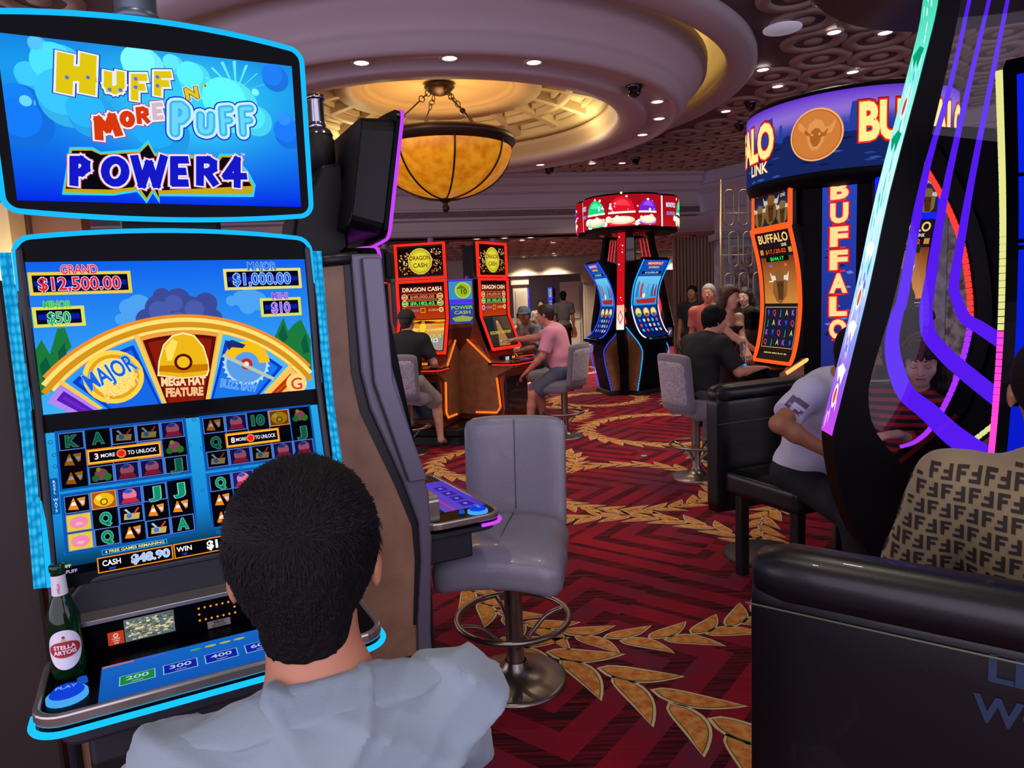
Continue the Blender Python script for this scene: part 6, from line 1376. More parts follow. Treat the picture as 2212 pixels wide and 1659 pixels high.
def ik(S, W, a, b, pole):
    S, W, pole = Vector(S), Vector(W), Vector(pole); d = W-S; L = d.length
    if L > (a+b)*.995: W = S+d*((a+b)*.995/L); d = W-S; L = d.length
    x = (a*a-b*b+L*L)/(2*L); hgt = sqrt(max(0, a*a-x*x)); u = d.normalized(); p = pole-u*pole.dot(u); p.normalize(); return S+u*x+p*hgt, W
def rotz(a): return Matrix.Rotation(radians(a), 3, 'Z')
def sit_pose(seat=.68, lean=.12, turn=0, side=0, hL=(-.2, .45, .95), hR=(.2, .45, .95), head=(0, 0), spread=.13, kneez=None, foot=(.38, .27), sc=1.0, shz=.50, hunch=.02, footL=None, footR=None, dx=0, poleR=None):
    p = {}; Hp = Vector((dx, 0, seat+.085)); T = rotz(turn)
    up = Vector((side, lean, 1)).normalized(); C_ = Hp+up*shz*sc; p['pelvis'] = Hp; p['chest'] = C_; p['mid'] = Hp.lerp(C_, .5)+Vector((0, -.015, 0))
    for s, k in ((-1, 'L'), (1, 'R')): p['sh'+k] = C_+T@Vector((s*.175*sc, .0, -.015)); p['hip'+k] = Hp+Vector((s*.085, 0, 0))
    nk = C_+up*.075*sc+Vector((0, hunch, 0)); p['neck'] = nk; p['head'] = nk+up*.115*sc+Vector((0, hunch+.03, 0)); p['hyaw'], p['hpitch'] = head[0], head[1]; p['turn'] = turn
    for s, k, hh in ((-1, 'L', hL), (1, 'R', hR)):
        p['el'+k], p['wr'+k] = ik(p['sh'+k], hh, .275*sc, .25*sc, Vector(poleR) if (poleR and s > 0) else Vector((s*.5, -.35, -.9)))
    kz = kneez if kneez is not None else seat-.02
    for s, k in ((-1, 'L'), (1, 'R')):
        f = (footL if s < 0 else footR) or (s*spread, foot[0], foot[1])
        hip = p['hip'+k]; an = Vector((f[0]+dx, f[1], f[2])); p['kn'+k], p['an'+k] = ik(hip, an, .43*sc, .42*sc, Vector((s*.25, 1, .9)))
        p['toe'+k] = p['an'+k]+Vector((s*.03, .16, -.055))
    p['sc'] = sc; return p
def stand_pose(h=1.75, lean=.02, turn=0, hL=None, hR=None, head=(0, 0), step=.0, sc=None):
    sc = sc or h/1.75; p = {}; Hp = Vector((0, 0, .93*sc)); up = Vector((0, lean, 1)).normalized(); C_ = Hp+up*.50*sc; T = rotz(turn); p['pelvis'] = Hp; p['chest'] = C_; p['mid'] = Hp.lerp(C_, .5)
    for s, k in ((-1, 'L'), (1, 'R')): p['sh'+k] = C_+T@Vector((s*.175*sc, 0, -.015)); p['hip'+k] = Hp+Vector((s*.085*sc, 0, 0))
    nk = C_+up*.075*sc; p['neck'] = nk; p['head'] = nk+up*.125*sc+Vector((0, .02, 0)); p['hyaw'], p['hpitch'] = head; p['turn'] = turn
    for s, k, hh in ((-1, 'L', hL), (1, 'R', hR)):
        hh = hh or (s*.24*sc, .05, .82*sc); p['el'+k], p['wr'+k] = ik(p['sh'+k], hh, .275*sc, .25*sc, Vector((s*.4, -1, -.2)))
        an = Vector((s*.10*sc, s*step, .08)); p['kn'+k], p['an'+k] = ik(p['hip'+k], an, .44*sc, .43*sc, Vector((0, 1, 0))); p['toe'+k] = p['an'+k]+Vector((s*.02, .16, -.045))
    p['sc'] = sc; return p
def hrot(p): return rotz(p['hyaw']+p['turn']) @ Matrix.Rotation(radians(p['hpitch']), 3, 'X')
def torso(S, p, g=0., sc=1., k=.05, fem=False, clip=None, chestonly=False):
    T = rotz(p['turn']); Rm = [tuple(r) for r in T.transposed()]; P, C_, M_ = p['pelvis'], p['chest'], p['mid']
    cw = .150 if not fem else .135
    if not chestonly: S.ell(P+Vector((0, .0, .02)), ((.158+g)*sc, (.112+g)*sc, (.125+g)*sc), None, k, clip)
    S.ell(M_, ((.138+g-(.02 if fem else 0))*sc, (.098+g)*sc, (.17+g)*sc), Rm, k, clip); S.ell(M_.lerp(C_, .62), ((cw+.012+g)*sc, (.108+g)*sc, (.155+g)*sc), Rm, k, clip)
    if fem:
        for s_ in (-1, 1): S.ell(M_.lerp(C_, .55)+T@Vector((s_*.065, .085, 0))*sc, ((.062+g)*sc,)*3, None, .04, clip)
    S.cap(p['shL'], p['shR'], (.055+g)*sc, None, .06, clip); S.cap(M_.lerp(C_, .9), p['neck']+Vector((0, 0, -.02)), (.075+g)*sc, (.054+g*.3)*sc, .05, clip)
def hand(S, wr, d, palm, s, curl=.5, r=1.0, spread=1.0):
    """palm: the way the palm faces; s=+1 thumb on the +x side of (d x palm)"""
    d = Vector(d).normalized(); n = Vector(palm); n = (n-d*n.dot(d)).normalized(); x = d.cross(n)*s
    for i, w in enumerate((-.027, -.009, .009, .027)): S.cap(wr+x*w*.55*r+d*.005, wr+d*.082*r+x*w*r, .0155*r, .0115*r, .012)
    for i, (w, L) in enumerate(((.029, .068), (.010, .077), (-.010, .073), (-.029, .058))):
        q = wr+d*.084*r+x*w*r; dd = (d+x*w*1.2*spread).normalized(); P = [q]; a = curl*.55
        for f in (.45, .32, .23): dd = (dd*cos(a)+n*sin(a)).normalized() if a else dd; P.append(P[-1]+dd*L*f*r); a = curl*.95
        S.chain(P, [.0092*r, .0085*r, .0078*r, .0066*r], .004)
    q = wr+d*.022*r+x*.026*r; t1 = q+(d*.55+x*.75+n*.25).normalized()*.040*r; t2 = t1+(d*.85+x*.25+n*.35).normalized()*.030*r; t3 = t2+(d*.9+n*.35).normalized()*.024*r; S.chain([q, t1, t2, t3], [.015*r, .0115*r, .0100*r, .0080*r], .008)
def skin_body(name, root, p, h, skin, fem=False, fine=True, bare=False, hands=(None, None), label=None, thin=1.0, earx=.079, shut=False):
    S = SD(h); sc = p['sc']; torso(S, p, -.012, sc, .05, fem)
    for s, k in ((-1, 'L'), (1, 'R')):
        t = thin; S.cap(p['sh'+k], p['el'+k], .050*t*sc, .039*t*sc, .035); S.cap(p['el'+k], p['el'+k].lerp(p['wr'+k], .35), .039*t*sc, .040*t*sc, .02); S.cap(p['el'+k].lerp(p['wr'+k], .35), p['wr'+k], .040*t*sc, .026*t*sc, .02)
        hd = hands[0 if s < 0 else 1] or {}
        d = Vector(hd['d']) if 'd' in hd else (p['wr'+k]-p['el'+k]); pn = Vector(hd.get('palm', (0, 0, -1))); hand(S, p['wr'+k], d, pn, hd.get('s', s), hd.get('curl', .5), hd.get('r', 1.05)*max(1, h/.0105))
        S.cap(p['hip'+k], p['kn'+k], .078*t*sc, .055*t*sc, .03); S.cap(p['kn'+k], p['kn'+k].lerp(p['an'+k], .3), .053*t*sc, .054*t*sc, .02); S.cap(p['kn'+k].lerp(p['an'+k], .3), p['an'+k], .054*t*sc, .034*t*sc, .02); S.cap(p['an'+k], p['toe'+k], .036*sc, .026*sc, .02)
    bsc = sc; sc = p.get('hsc', sc); R = hrot(p); Rm = [tuple(r) for r in R.transposed()]; Hc = p['head']; q = lambda x, y, z: Hc+R@Vector((x, y, z))*sc
    S.cap(p['neck']-Vector((0, 0, .03)), q(0, -.025, -.05), .057*sc*(.85 if fem else 1), .052*sc*(.85 if fem else 1), .03)
    e = lambda c, r, k=.02: S.ell(q(*c), tuple(v*sc for v in r), Rm, k)
    e((0, -.010, .032), (.075, .094, .086), .02); e((0, .028, -.042), (.056 if not fem else .053, .062, .066 if not fem else .062), .035); e((0, .064, -.088), (.024, .020, .018), .03)
    if fine:
        for s in (-1, 1): e((s*.036, .056, -.026), (.024, .022, .022), .025); e((s*earx, -.006, -.006), (.009, .018, .030), .006)
        S.cap(q(-.028, .080, .026), q(.028, .080, .026), .010*sc, None, .018); S.cap(q(0, .086, .010), q(0, .108, -.026), .008*sc, .012*sc, .010)
        S.cap(q(-.017, .088, -.052), q(.017, .088, -.052), .0065*sc, None, .006); S.cap(q(-.013, .087, -.062), q(.013, .087, -.062), .0075*sc, None, .006)
        for s in (-1, 1): S.ell(q(s*.031, .102 if not shut else .108, .006), (.014*sc, .016*sc, .010*sc), Rm, .008, None, 's'); S.cap(q(s*.012, .096, -.030), q(s*.012, .096, -.029), .007*sc, None, .008)
    b = S.build(name, skin, root, smooth=1, label=label)
    if fine and shut:
        S = SD(.003)
        for s in (-1, 1): S.chain([q(s*.017, .088, .002), q(s*.031, .091, -.002), q(s*.045, .080, .002)], [.0022*sc]*3, .002)
        S.build('eyelashes', mat('brow_dark', '#1a1210', .8), root)
    if fine:
        for s in (-1, 1) if not shut else ():
            c = q(s*.031, .0785, .006); m = MB(); m.sphere(c, .0108*sc, 12, 8); ey = m.build('eye', mat('eye_white', '#d8d4d0', .3), root)
            m = MB(); c = q(s*.031, .0868, .005); m.sphere(c, .0055*sc, 10, 6); m.build('iris', mat('eye_dark', '#1c120e', .2), ey)
        S = SD(max(h*.5, .003)); 
        for s in (-1, 1): S.cap(q(s*.016, .0915, .033), q(s*.044, .079, .030), .0034*sc, .0022*sc, .003)
        S.build('eyebrows', mat('brow_dark', '#1a1210', .8), root)
        S = SD(max(h*.5, .003)); S.cap(q(-.018, .0925, -.0555), q(.018, .0925, -.0555), .0052*sc, None, .003); S.build('lips', mat('lip_rose', '#9c5450', .5), root)
    return b, q, Rm
def short_hair(root, p, h, m_, vol=.008, fade=False, label=None, bald=0, noise=None, low=-.05):
    R = hrot(p); Rm = [tuple(r) for r in R.transposed()]; Hc = p['head']; sc = p.get('hsc', p['sc']); q = lambda x, y, z: Hc+R@Vector((x, y, z))*sc; S = SD(h)
    fw = R@Vector((0, .25, -1)); S.ell(q(0, -.014, .034+bald), ((.076+vol)*sc, (.094+vol)*sc, (.088+vol)*sc), Rm, .01, clip=[(tuple(q(0, -.02, low)), tuple(R@Vector((0, .0, -1)))), (tuple(q(0, .052, .03)), tuple(R@Vector((0, 1, -.75))))])
    S.cap(q(0, -.055, -.01), q(0, -.040, -.075), .056*sc, .050*sc, .02, clip=[(tuple(q(0, -.040, 0)), tuple(R@Vector((0, 1, .1)))), (tuple(q(0, 0, low-.030)), tuple(R@Vector((0, .25, -1))))])
    S.ell(q(0, .092, -.040), (.105*sc, .066*sc, .092*sc), Rm, .01, None, 's')
    return S.build('hair', m_, root, label=label, noise=noise)
def long_hair(root, p, h, m_, length=.30, vol=.016, back=.03, fringe=False, name='hair'):
    R = hrot(p); Rm = [tuple(r) for r in R.transposed()]; Hc = p['head']; sc = p.get('hsc', p['sc']); q = lambda x, y, z: Hc+R@Vector((x, y, z))*sc; S = SD(h)
    S.ell(q(0, -.016, .034), ((.077+vol)*sc, (.094+vol)*sc, (.090+vol)*sc), Rm, .01, clip=(tuple(q(0, .045, .03)), tuple(R@Vector((0, 1, -.85)))))
    for x in (-.072, -.045, 0, .045, .072):
        yy = -.03-.05*(1-abs(x)/.08)
        S.chain([q(x, yy+.02, .03), q(x*1.18, yy, -.07), q(x*1.25, yy-back*.4, -.07-length*.45), q(x*1.1, yy-back, -.07-length)], [.034*sc, .038*sc, .036*sc, .020*sc], .03)
    if fringe:
        for x in (-.05, -.025, 0, .025, .05): S.cap(q(x*.6, .06, .105), q(x*1.25, .094-abs(x)*.45, .045), .022*sc, .012*sc, .012)
    S.ell(q(0, .10, -.05), (.060*sc, .065*sc, .080*sc), Rm, .008, None, 's')
    nz = lambda X, Y, Z: .0022*np.sin(X*310+np.sin(Z*30)*2)+.0016*np.sin(Y*270+np.sin(Z*24)*2)
    return S.build(name, m_, root, noise=nz)
def fold(amp=.004, f=1.0, seed=0):
    def n(X, Y, Z): return amp*(np.sin((X*31+Z*22+seed)*f+1.7*np.sin((Z*19-X*9)*f))*.5+np.sin((Y*36-Z*27+X*14)*f+seed*2+1.3*np.sin(X*23*f))*.35+np.sin((X*-43+Y*20+Z*37)*f+seed)*.25)
    return n
def collar_band(root, p, m_, g, neckcut, h=.004, fem=False):
    S = SD(h); sc = p['sc']; T = rotz(p['turn']); up = (p['chest']-p['pelvis']).normalized(); n = (up+T@Vector((0, .45, 0))).normalized(); c = p['neck']+up*(-.012+neckcut)
    torso(S, p, g, sc, .05, fem, [(tuple(c+n*.006), tuple(n)), (tuple(c-n*.012), tuple(-n))]); return S.build('collar', m_, root, smooth=2)
def shirt(root, p, h, m_, g=.014, sleeve=.62, name='shirt', fem=False, amp=.004, hem=.02, neckcut=.0, loose=.0, seed=0, label=None, thin=1.0, nz=None, sm=1):
    S = SD(h); sc = p['sc']; T = rotz(p['turn']); up = (p['chest']-p['pelvis']).normalized(); nk = p['neck']; 
    clip = [(tuple(p['pelvis']+Vector((0, 0, -hem))), (0, 0, -1)), (tuple(nk+up*(-.012+neckcut)), tuple(up+T@Vector((0, .45, 0))))]
    torso(S, p, g, sc, .05, fem, clip)
    if loose: S.ell(p['mid']-Vector((0, .0, .08)), ((.150+loose)*sc, (.12+loose)*sc, (.18)*sc), None, .05, clip)
    for k in 'LR':
        a, b = p['sh'+k], p['el'+k]
        if sleeve <= 1:
            e = a.lerp(b, sleeve); d = (b-a).normalized(); S.cap(a, a.lerp(b, sleeve+.1), (.056+g)*thin*sc, (.052+g)*thin*sc, .03, clip=(tuple(e), tuple(d)))
        else:
            S.cap(a, b, (.054+g)*thin*sc, (.044+g*.8)*thin*sc, .03); w = p['wr'+k]; e = b.lerp(w, sleeve-1); d = (w-b).normalized(); S.cap(b, b.lerp(w, sleeve-1+.1), (.044+g*.8)*thin*sc, (.036+g*.6)*thin*sc, .02, clip=(tuple(e), tuple(d)))
    return S.build(name, m_, root, noise=nz or (fold(amp, 1, seed) if amp else None), smooth=sm, label=label)
def trousers(root, p, h, m_, leg=1.9, g=.014, name='trousers', amp=.003, seed=1):
    S = SD(h); sc = p['sc']; S.ell(p['pelvis']+Vector((0, 0, .0)), ((.163+g)*sc, (.118+g)*sc, (.115+g)*sc), None, .05, clip=(tuple(p['pelvis']+Vector((0, 0, .075))), (0, 0, 1)))
    for k in 'LR':
        a, b, c = p['hip'+k], p['kn'+k], p['an'+k]
        if leg <= 1: e = a.lerp(b, leg); d = (b-a).normalized(); S.cap(a, a.lerp(b, leg+.08), (.082+g)*sc, (.072+g*1.3)*sc, .04, clip=(tuple(e), tuple(d)))
        else:
            S.cap(a, b, (.082+g)*sc, (.060+g)*sc, .04); e = b.lerp(c, leg-1); d = (c-b).normalized(); S.cap(b, b.lerp(c, leg-1+.06), (.060+g)*sc, (.048+g)*sc, .03, clip=(tuple(e), tuple(d)))
    return S.build(name, m_, root, noise=fold(amp, 1, seed), smooth=1)
def shoes(root, p, h, m_, sole=None):
    for k in 'LR':
        S = SD(h); a, t = p['an'+k], p['toe'+k]; d = (t-a); d.z = 0; d.normalize(); zb = min(a.z-.075, t.z-.02)
        cl = (tuple(Vector((0, 0, t.z-.030))), (0, 0, -1)); S.cap(a+Vector((0, 0, -.01)), a+Vector((0, 0, -.045))-d*.02, .042, .042, .02, clip=cl); S.cap(a+Vector((0, 0, -.045))-d*.03, t+Vector((0, 0, .012)), .042, .038, .02, clip=cl)
        o = S.build('shoe', m_, root, smooth=1)
        if sole: S = SD(h); z = t.z-.030; S.cap(Vector((a.x, a.y, z))-d*.05, Vector((t.x, t.y, z))+d*.02, .046, .044, .01, clip=[((0, 0, z+.012), (0, 0, 1)), ((0, 0, z-.010), (0, 0, -1))]); S.build('sole', sole, o)
SK1 = mat('skin_light', '#c08a72', .5); SK2 = mat('skin_tan', '#a06a4c', .5); SK3 = mat('skin_pale', '#cfa08a', .5); SK4 = mat('skin_deep', '#8a5a40', .5); SKP = mat('skin_pinkish', '#c47c68', .5)
HB = mat('hair_black', '#0c0a0c', .6, bump=(160, .5), spec=.15); HDB = mat('hair_dark_brown', '#241510', .5, bump=(150, .5)); HRED = mat('hair_auburn', '#40180e', .5, bump=(120, .5)); HG = mat('hair_grey', '#8a8480', .6, bump=(120, .4))
def person(label, P, facing, group=None): return thing('person', label, 'person', P, facing-90, group)
# ---- man in the foreground ----
P = Vector((-.232, .768, 0)); r_ = person('man with short dark hair in a pale grey t-shirt, foreground, back turned to us', P, 116)
p = sit_pose(seat=.60, lean=.06, side=.0, hL=(-.24, .38, .84), hR=(.20, .36, .86), head=(-14, -4), foot=(.45, .20), shz=.503, sc=.84, hunch=.012); p['hsc'] = 1.04; p['head'] = p['head']+Vector((0, 0, .014))
skin_body('body', r_, p, .006, mat('skin_neck_warm', '#b57a5a', .5), earx=.082)
nzh = lambda X, Y, Z: .0010*np.sin(X*190+2.3*np.sin(Z*60)+Y*70)*np.sin(Z*130+Y*90)+.0008*np.sin(X*330-Z*210)
hr = short_hair(r_, p, .0045, HDB if False else HB, vol=.014, noise=nzh, low=-.034)
# strands combed over the crown
def strands(parent, src, n, L, wd_, m_, p, seed=1, zmin=-1):
    rnd = random.Random(seed); me = src.data; nv = len(me.vertices); R = hrot(p); Hc = p['head']; V = []; Fc = []
    me.update(); vn = [v.normal.copy() for v in me.vertices]
    for _ in range(n):
        i = rnd.randrange(nv); c = me.vertices[i].co; N_ = vn[i]; loc = R.transposed()@(c-Hc)
        if loc.z < zmin or N_.length < .5: continue
        t = Vector((rnd.uniform(-.25, .25)+loc.x*3, .9*(1 if loc.z > .05 else .15), -.2 if loc.z > .06 else -1.0)); t = R@t; t = (t-N_*t.dot(N_)); 
        if t.length < 1e-3: continue
        t.normalize(); l = L*rnd.uniform(.5, 1.2)*(1 if loc.z > .02 else .45); s = t.cross(N_)*wd_; b = len(V); lift = rnd.uniform(.04, .16)
        a0 = c-N_*.002; a1 = c+t*l*.5+N_*l*lift; a2 = c+t*l+N_*l*lift*1.1
        V += [a0-s, a0+s, a1-s*.7, a1+s*.7, a2]; Fc += [(b, b+1, b+3, b+2), (b+2, b+3, b+4)]
    m = MB(); m.add(V, Fc, 0, True); me2 = bpy.data.meshes.new('hair_strands'); me2.from_pydata([tuple(v) for v in V], [], Fc); me2.materials.append(m_); o = link_mesh('hair_strands', me2, parent); o['kind'] = 'stuff'; return o
strands(hr, hr, 16000, .016, .0007, mat('hair_strand_dark', '#110e10', .6, spec=.2), p, 3, -.058)
TEE = mat('tee_pale_grey', '#84949c', .8, sheen=.2, bump=(300, .1))
def bigfold(X, Y, Z):
    rd = lambda a: (1-np.abs(np.sin(a)))**3
    f = np.clip((Z-.75)*4, 0, 1)
    return -.015*rd(X*9-Z*17+Y*6+.8*np.sin(X*11)+.4)*f-.014*rd(X*-15-Z*10+Y*9+.7*np.sin(Z*13)+1.1)-.009*rd(X*19+Z*26+Y*7+1.9)-.004*rd(X*33-Z*41)+.006
S_ = None
sh_ = shirt(r_, p, .0065, TEE, g=.016, sleeve=.75, amp=0, hem=.08, loose=.01, neckcut=-.030, nz=bigfold, sm=5)
trousers(r_, p, .010, mat('trouser_dark', '#1c1c24', .8), leg=1.9); shoes(r_, p, .010, mat('shoe_dark', '#16161a', .5))
collar_band(sh_, p, TEE, .0195, -.030, .0035)
st_ = stool('grey leather stool under the foreground man', (-.215, .745, 0), 157, 'leather'); st_.scale = (1, 1, .89)
# ---- beer bottle on the near deck ----
bt = thing('beer_bottle', 'green beer bottle with red and white label on the blue-lit button deck', 'bottle', f1.w(-.288, -.205, .868), 30)
GLS = mat('bottle_green', '#0e4a24', .08, trans=.75, ior=1.45); prof_b = [(.001, .004), (.029, .0), (.0305, .006), (.0305, .118), (.029, .132), (.020, .158), (.0145, .175), (.0125, .215), (.0125, .222), (.0145, .224), (.0145, .236), (.012, .238), (.001, .238)]
m = MB(); m.lathe(prof_b, (0, 0, 0), 32); m.build('glass', GLS, bt)
WL = mat('label_white', '#d8d4dc', .5); m = MB(); m.lathe([(.0150, .166), (.0146, .178), (.0135, .20), (.0134, .216)], (0, 0, 0), 32); m.build('neck_label', WL, bt)
cyl = lambda r: (lambda u, v, h: Vector(((r+h)*sin(u/r), -(r+h)*cos(u/r), v)))
A = Art(cyl(.0309), .0003); A.disc(0, .065, .034, '#e4e0ec', 0, ry=.042, seg=40); A.disc(0, .066, .031, '#b8a888', .5, ry=.018, seg=40); A.disc(0, .066, .030, '#a81c28', 1, ry=.0165, seg=40); A.text('STELLA', 0, .0715, .0082, '#f4f0f0', 2, w=.040, bold=.03); A.text('ARTOIS', 0, .0605, .0082, '#f4f0f0', 2, w=.042, bold=.03); A.disc(0, .092, .003, '#a02028', 1); A.rect(-.004, .085, .004, .088, '#c8a860', 1); A.build('front_label', bt, matte=True, cuts=[('u', x/1000) for x in range(-33, 34, 3)])
A = Art(cyl(.0150), .0002); A.text('STELLA', 0, .190, .004, '#a02830', 1, rot=90, w=.022); A.build('neck_print', bt, matte=True)
bt.rotation_euler = (0, 0, radians(27))
# ---- front stool and other seats ----
stool('empty grey leather stool standing in front of the brown-sided slot machine', (-.035, 2.79, 0), -100, 'leather')
sB = (-1.15, 7.45, 0); sC = (.60, 7.98, 0); sD = (1.58, 5.95, 0)
stool('ribbed-back stool under the man in the black cap', sB, 78, 'fabric', None); stool('ribbed-back stool under the man in the pink shirt', sC, 147, 'fabric'); stool('tall curved-back stool under the black-shirted man by the bench', sD, 20, 'fabric')
fB = -66; bB = Vector((1.13, 3.89, 0))+Vector((cos(radians(24)), sin(radians(24)), 0))*.52
bench('black leather bench seat with the man in the white polo', (bB.x, bB.y, 0), fB, 1.05)
fN = 53; nb = Vector((.50, 1.38, 0))+Vector((.8, -.6, 0))*.53
bench('big black bench seat back at the lower right with blue lettering', (nb.x, nb.y, 0), 53.1, 1.08, text=True, zt=1.09)
bench('dark chair back behind the woman in stripes', (2.0, 3.86, 0), -98, .56)
# ---- man in the white polo ----
WP = mat('polo_white', '#c4c6dc', .8, sheen=.2)
P = Vector((1.495, 3.55, 0)); r_ = person('man in a white polo with a badge on the sleeve, seated on the black bench', P, -58)
p = sit_pose(seat=.58, lean=.44, hL=(-.05, .42, .78), hR=(.32, .36, .86), poleR=(1, -.1, -.25), head=(8, -14), foot=(.42, .10), shz=.50, hunch=.02, side=.11)
skin_body('body', r_, p, .007, SK2, hands=(dict(palm=(0, 0, -1), curl=.45), dict(palm=(0, 0, -1), curl=.5, d=(-.75, .25, -.45))))
short_hair(r_, p, .008, HB); shp = shirt(r_, p, .007, WP, g=.018, sleeve=.72, amp=.0035, hem=.07, loose=.02, seed=2)
trousers(r_, p, .010, mat('trousers_black', '#0e0f16', .8)); shoes(r_, p, .010, mat('shoe_dark', '#16161a', .5))
def wrapdecal(name, target, origin, direction, u, v, shapes, m_, parent, off=.0015, maxd=.5, thr=-.15):
    """lays flat shapes on a garment: each 2-D point is carried along a direction onto the cloth"""
    from mathutils.bvhtree import BVHTree
    me = target.data; bvh = BVHTree.FromPolygons([v_.co.copy() for v_ in me.vertices], [tuple(q.vertices) for q in me.polygons]); V = []; Fc = []; D_ = Vector(direction).normalized(); O = Vector(origin); u, v = Vector(u), Vector(v)
    for quad in shapes:
        (x0, y0), (x1, y1), (x2, y2), (x3, y3) = quad; w = hypot(x1-x0, y1-y0); hh = hypot(x3-x0, y3-y0); nu = max(1, int(w/.012)); nv = max(1, int(hh/.012)); b = len(V); ok = True; tmp = []
        for j in range(nv+1):
            for i in range(nu+1):
                a, c = i/nu, j/nv; x = (x0*(1-a)+x1*a)*(1-c)+(x3*(1-a)+x2*a)*c; y = (y0*(1-a)+y1*a)*(1-c)+(y3*(1-a)+y2*a)*c
                hit, nn, _, dd = bvh.ray_cast(O+u*x+v*y, D_, maxd)
                if hit is None or nn.dot(D_) > thr: ok = False; break
                tmp.append(hit-D_*off+nn*off*.5)
            if not ok: break
        if not ok: continue
        V += tmp; Fc += [(b+j*(nu+1)+i, b+j*(nu+1)+i+1, b+(j+1)*(nu+1)+i+1, b+(j+1)*(nu+1)+i) for j in range(nv) for i in range(nu)]
    me2 = bpy.data.meshes.new(name); me2.from_pydata([tuple(q) for q in V], [], Fc); me2.materials.append(m_); return link_mesh(name, me2, parent)
I3 = rootmat(r_).inverted(); cl_ = I3@CAM
a = p['shR'].lerp(p['elR'], .42); dv = (a-cl_).normalized(); ux = dv.cross(Vector((0, 0, 1))).normalized(); vz = ux.cross(dv)
rot_ = Matrix.Rotation(radians(38), 3, dv); ux = rot_@ux; vz = rot_@vz
R4 = lambda x0, y0, x1, y1: ((x0, y0), (x1, y0), (x1, y1), (x0, y1))
wrapdecal('sleeve_badge', shp, a-dv*.3, dv, ux, vz, [R4(-.045, -.03, -.02, .03), R4(-.02, .01, .04, .035), R4(.0, -.03, .04, -.005)], mat('badge_plum', '#6c5876', .7), shp)
# ---- woman in red and black stripes ----
def stripemat():
    m = bpy.data.materials.new('knit_red_black'); m.use_nodes = True; nt = m.node_tree; N = nt.nodes; b = N['Principled BSDF']; b.inputs['Roughness'].default_value = .85
    tc = N.new('ShaderNodeTexCoord'); sp = N.new('ShaderNodeSeparateXYZ'); nt.links.new(tc.outputs['Object'], sp.inputs[0]); a = N.new('ShaderNodeMath'); a.operation = 'FRACT'; mu = N.new('ShaderNodeMath'); mu.operation = 'MULTIPLY'; mu.inputs[1].default_value = 27
    nt.links.new(sp.outputs[2], mu.inputs[0]); nt.links.new(mu.outputs[0], a.inputs[0]); l = N.new('ShaderNodeMath'); l.operation = 'LESS_THAN'; l.inputs[1].default_value = .5; nt.links.new(a.outputs[0], l.inputs[0])
    x = N.new('ShaderNodeMix'); x.data_type = 'RGBA'; x.inputs[6].default_value = lin('#b01c28')+(1,); x.inputs[7].default_value = lin('#1c1420')+(1,); nt.links.new(l.outputs[0], x.inputs[0]); nt.links.new(x.outputs[2], b.inputs['Base Color']); return m
P = Vector((1.93, 3.30, 0)); r_ = person('dark-haired woman in a red and black striped cardigan leaning on her arms', P, -112)
p = sit_pose(seat=.58, lean=.14, hL=(.10, .30, .93), hR=(-.10, .32, .90), head=(-10, -16), foot=(.4, .12), shz=.43, hunch=.03, sc=.95)
skin_body('body', r_, p, .0065, SK3, fem=True, thin=.88, shut=True, hands=(dict(palm=(0, 0, -1), curl=.3, d=(.7, .5, 0)), dict(palm=(0, 0, -1), curl=.3, d=(-.7, .5, 0))))
long_hair(r_, p, .006, HDB, .15, .012, .01, fringe=True); sw = shirt(r_, p, .008, stripemat(), g=.016, sleeve=1.75, fem=True, amp=.003, thin=.95, name='cardigan')
S = SD(.007)
for k in 'LR': d = (p['wr'+k]-p['el'+k]); S.cap(p['el'+k]+d*.62, p['el'+k]+d*.80, .040, .038, .005, clip=[(tuple(p['el'+k]+d*.78), tuple(d))])
S.build('cuffs', mat('cuff_red', '#b81c20', .8), sw)
trousers(r_, p, .012, mat('trousers_black', '#0e0f16', .8)); shoes(r_, p, .012, mat('shoe_dark', '#16161a', .5))
# ---- man in the monogram shirt ----
P = Vector((1.13, 1.31, 0)); r_ = person('man in a brown letter-patterned shirt with his back to us at the right edge', P, 50)
p = sit_pose(seat=.535, lean=.10, hL=(-.24, .30, .82), hR=(.2, .40, .88), head=(6, -6), foot=(.4, .12), shz=.52, hunch=.03, sc=1.04, side=-.10)
skin_body('body', r_, p, .008, SK2); short_hair(r_, p, .008, HB, low=-.05); FS = mat('shirt_taupe', '#80704f', .75, sheen=.2); sf_ = shirt(r_, p, .007, FS, g=.030, sleeve=.80, amp=.005, hem=.09, loose=.03, seed=5)
trousers(r_, p, .012, mat('trousers_black', '#0e0f16', .8)); shoes(r_, p, .012, mat('shoe_dark', '#16161a', .5))
sh = []; cw, chh = .098, .078
for j in range(-11, 11):
    for i in range(-9, 10):
        ox, oy = i*cw+(cw/2 if j % 2 else 0), j*chh; t = .0135
        sh += [R4(ox, oy, ox+t, oy+.062), R4(ox+t, oy+.062-t, ox+.040, oy+.062), R4(ox+t, oy+.026, ox+.032, oy+.026+t)]      # upright letter
        ox2 = ox+cw-.014; sh += [R4(ox2-t, oy, ox2, oy+.062), R4(ox2-.040, oy, ox2-t, oy+t), R4(ox2-.032, oy+.026, ox2-t, oy+.026+t)]   # turned letter
sh = [R4(min(q[0][0], q[1][0]), q[0][1], max(q[0][0], q[1][0]), q[2][1]) for q in sh]
sh = [tuple((x*.52, y*.52) for x, y in q) for q in sh]
o_ = p['mid']+Vector((0, -.6, .05)); wrapdecal('letter_pattern', sf_, o_, (0, 1, 0), (1, 0, 0), (0, 0, 1), sh, mat('print_dark_brown', '#241c18', .8), sf_, maxd=.9, thr=-.35)
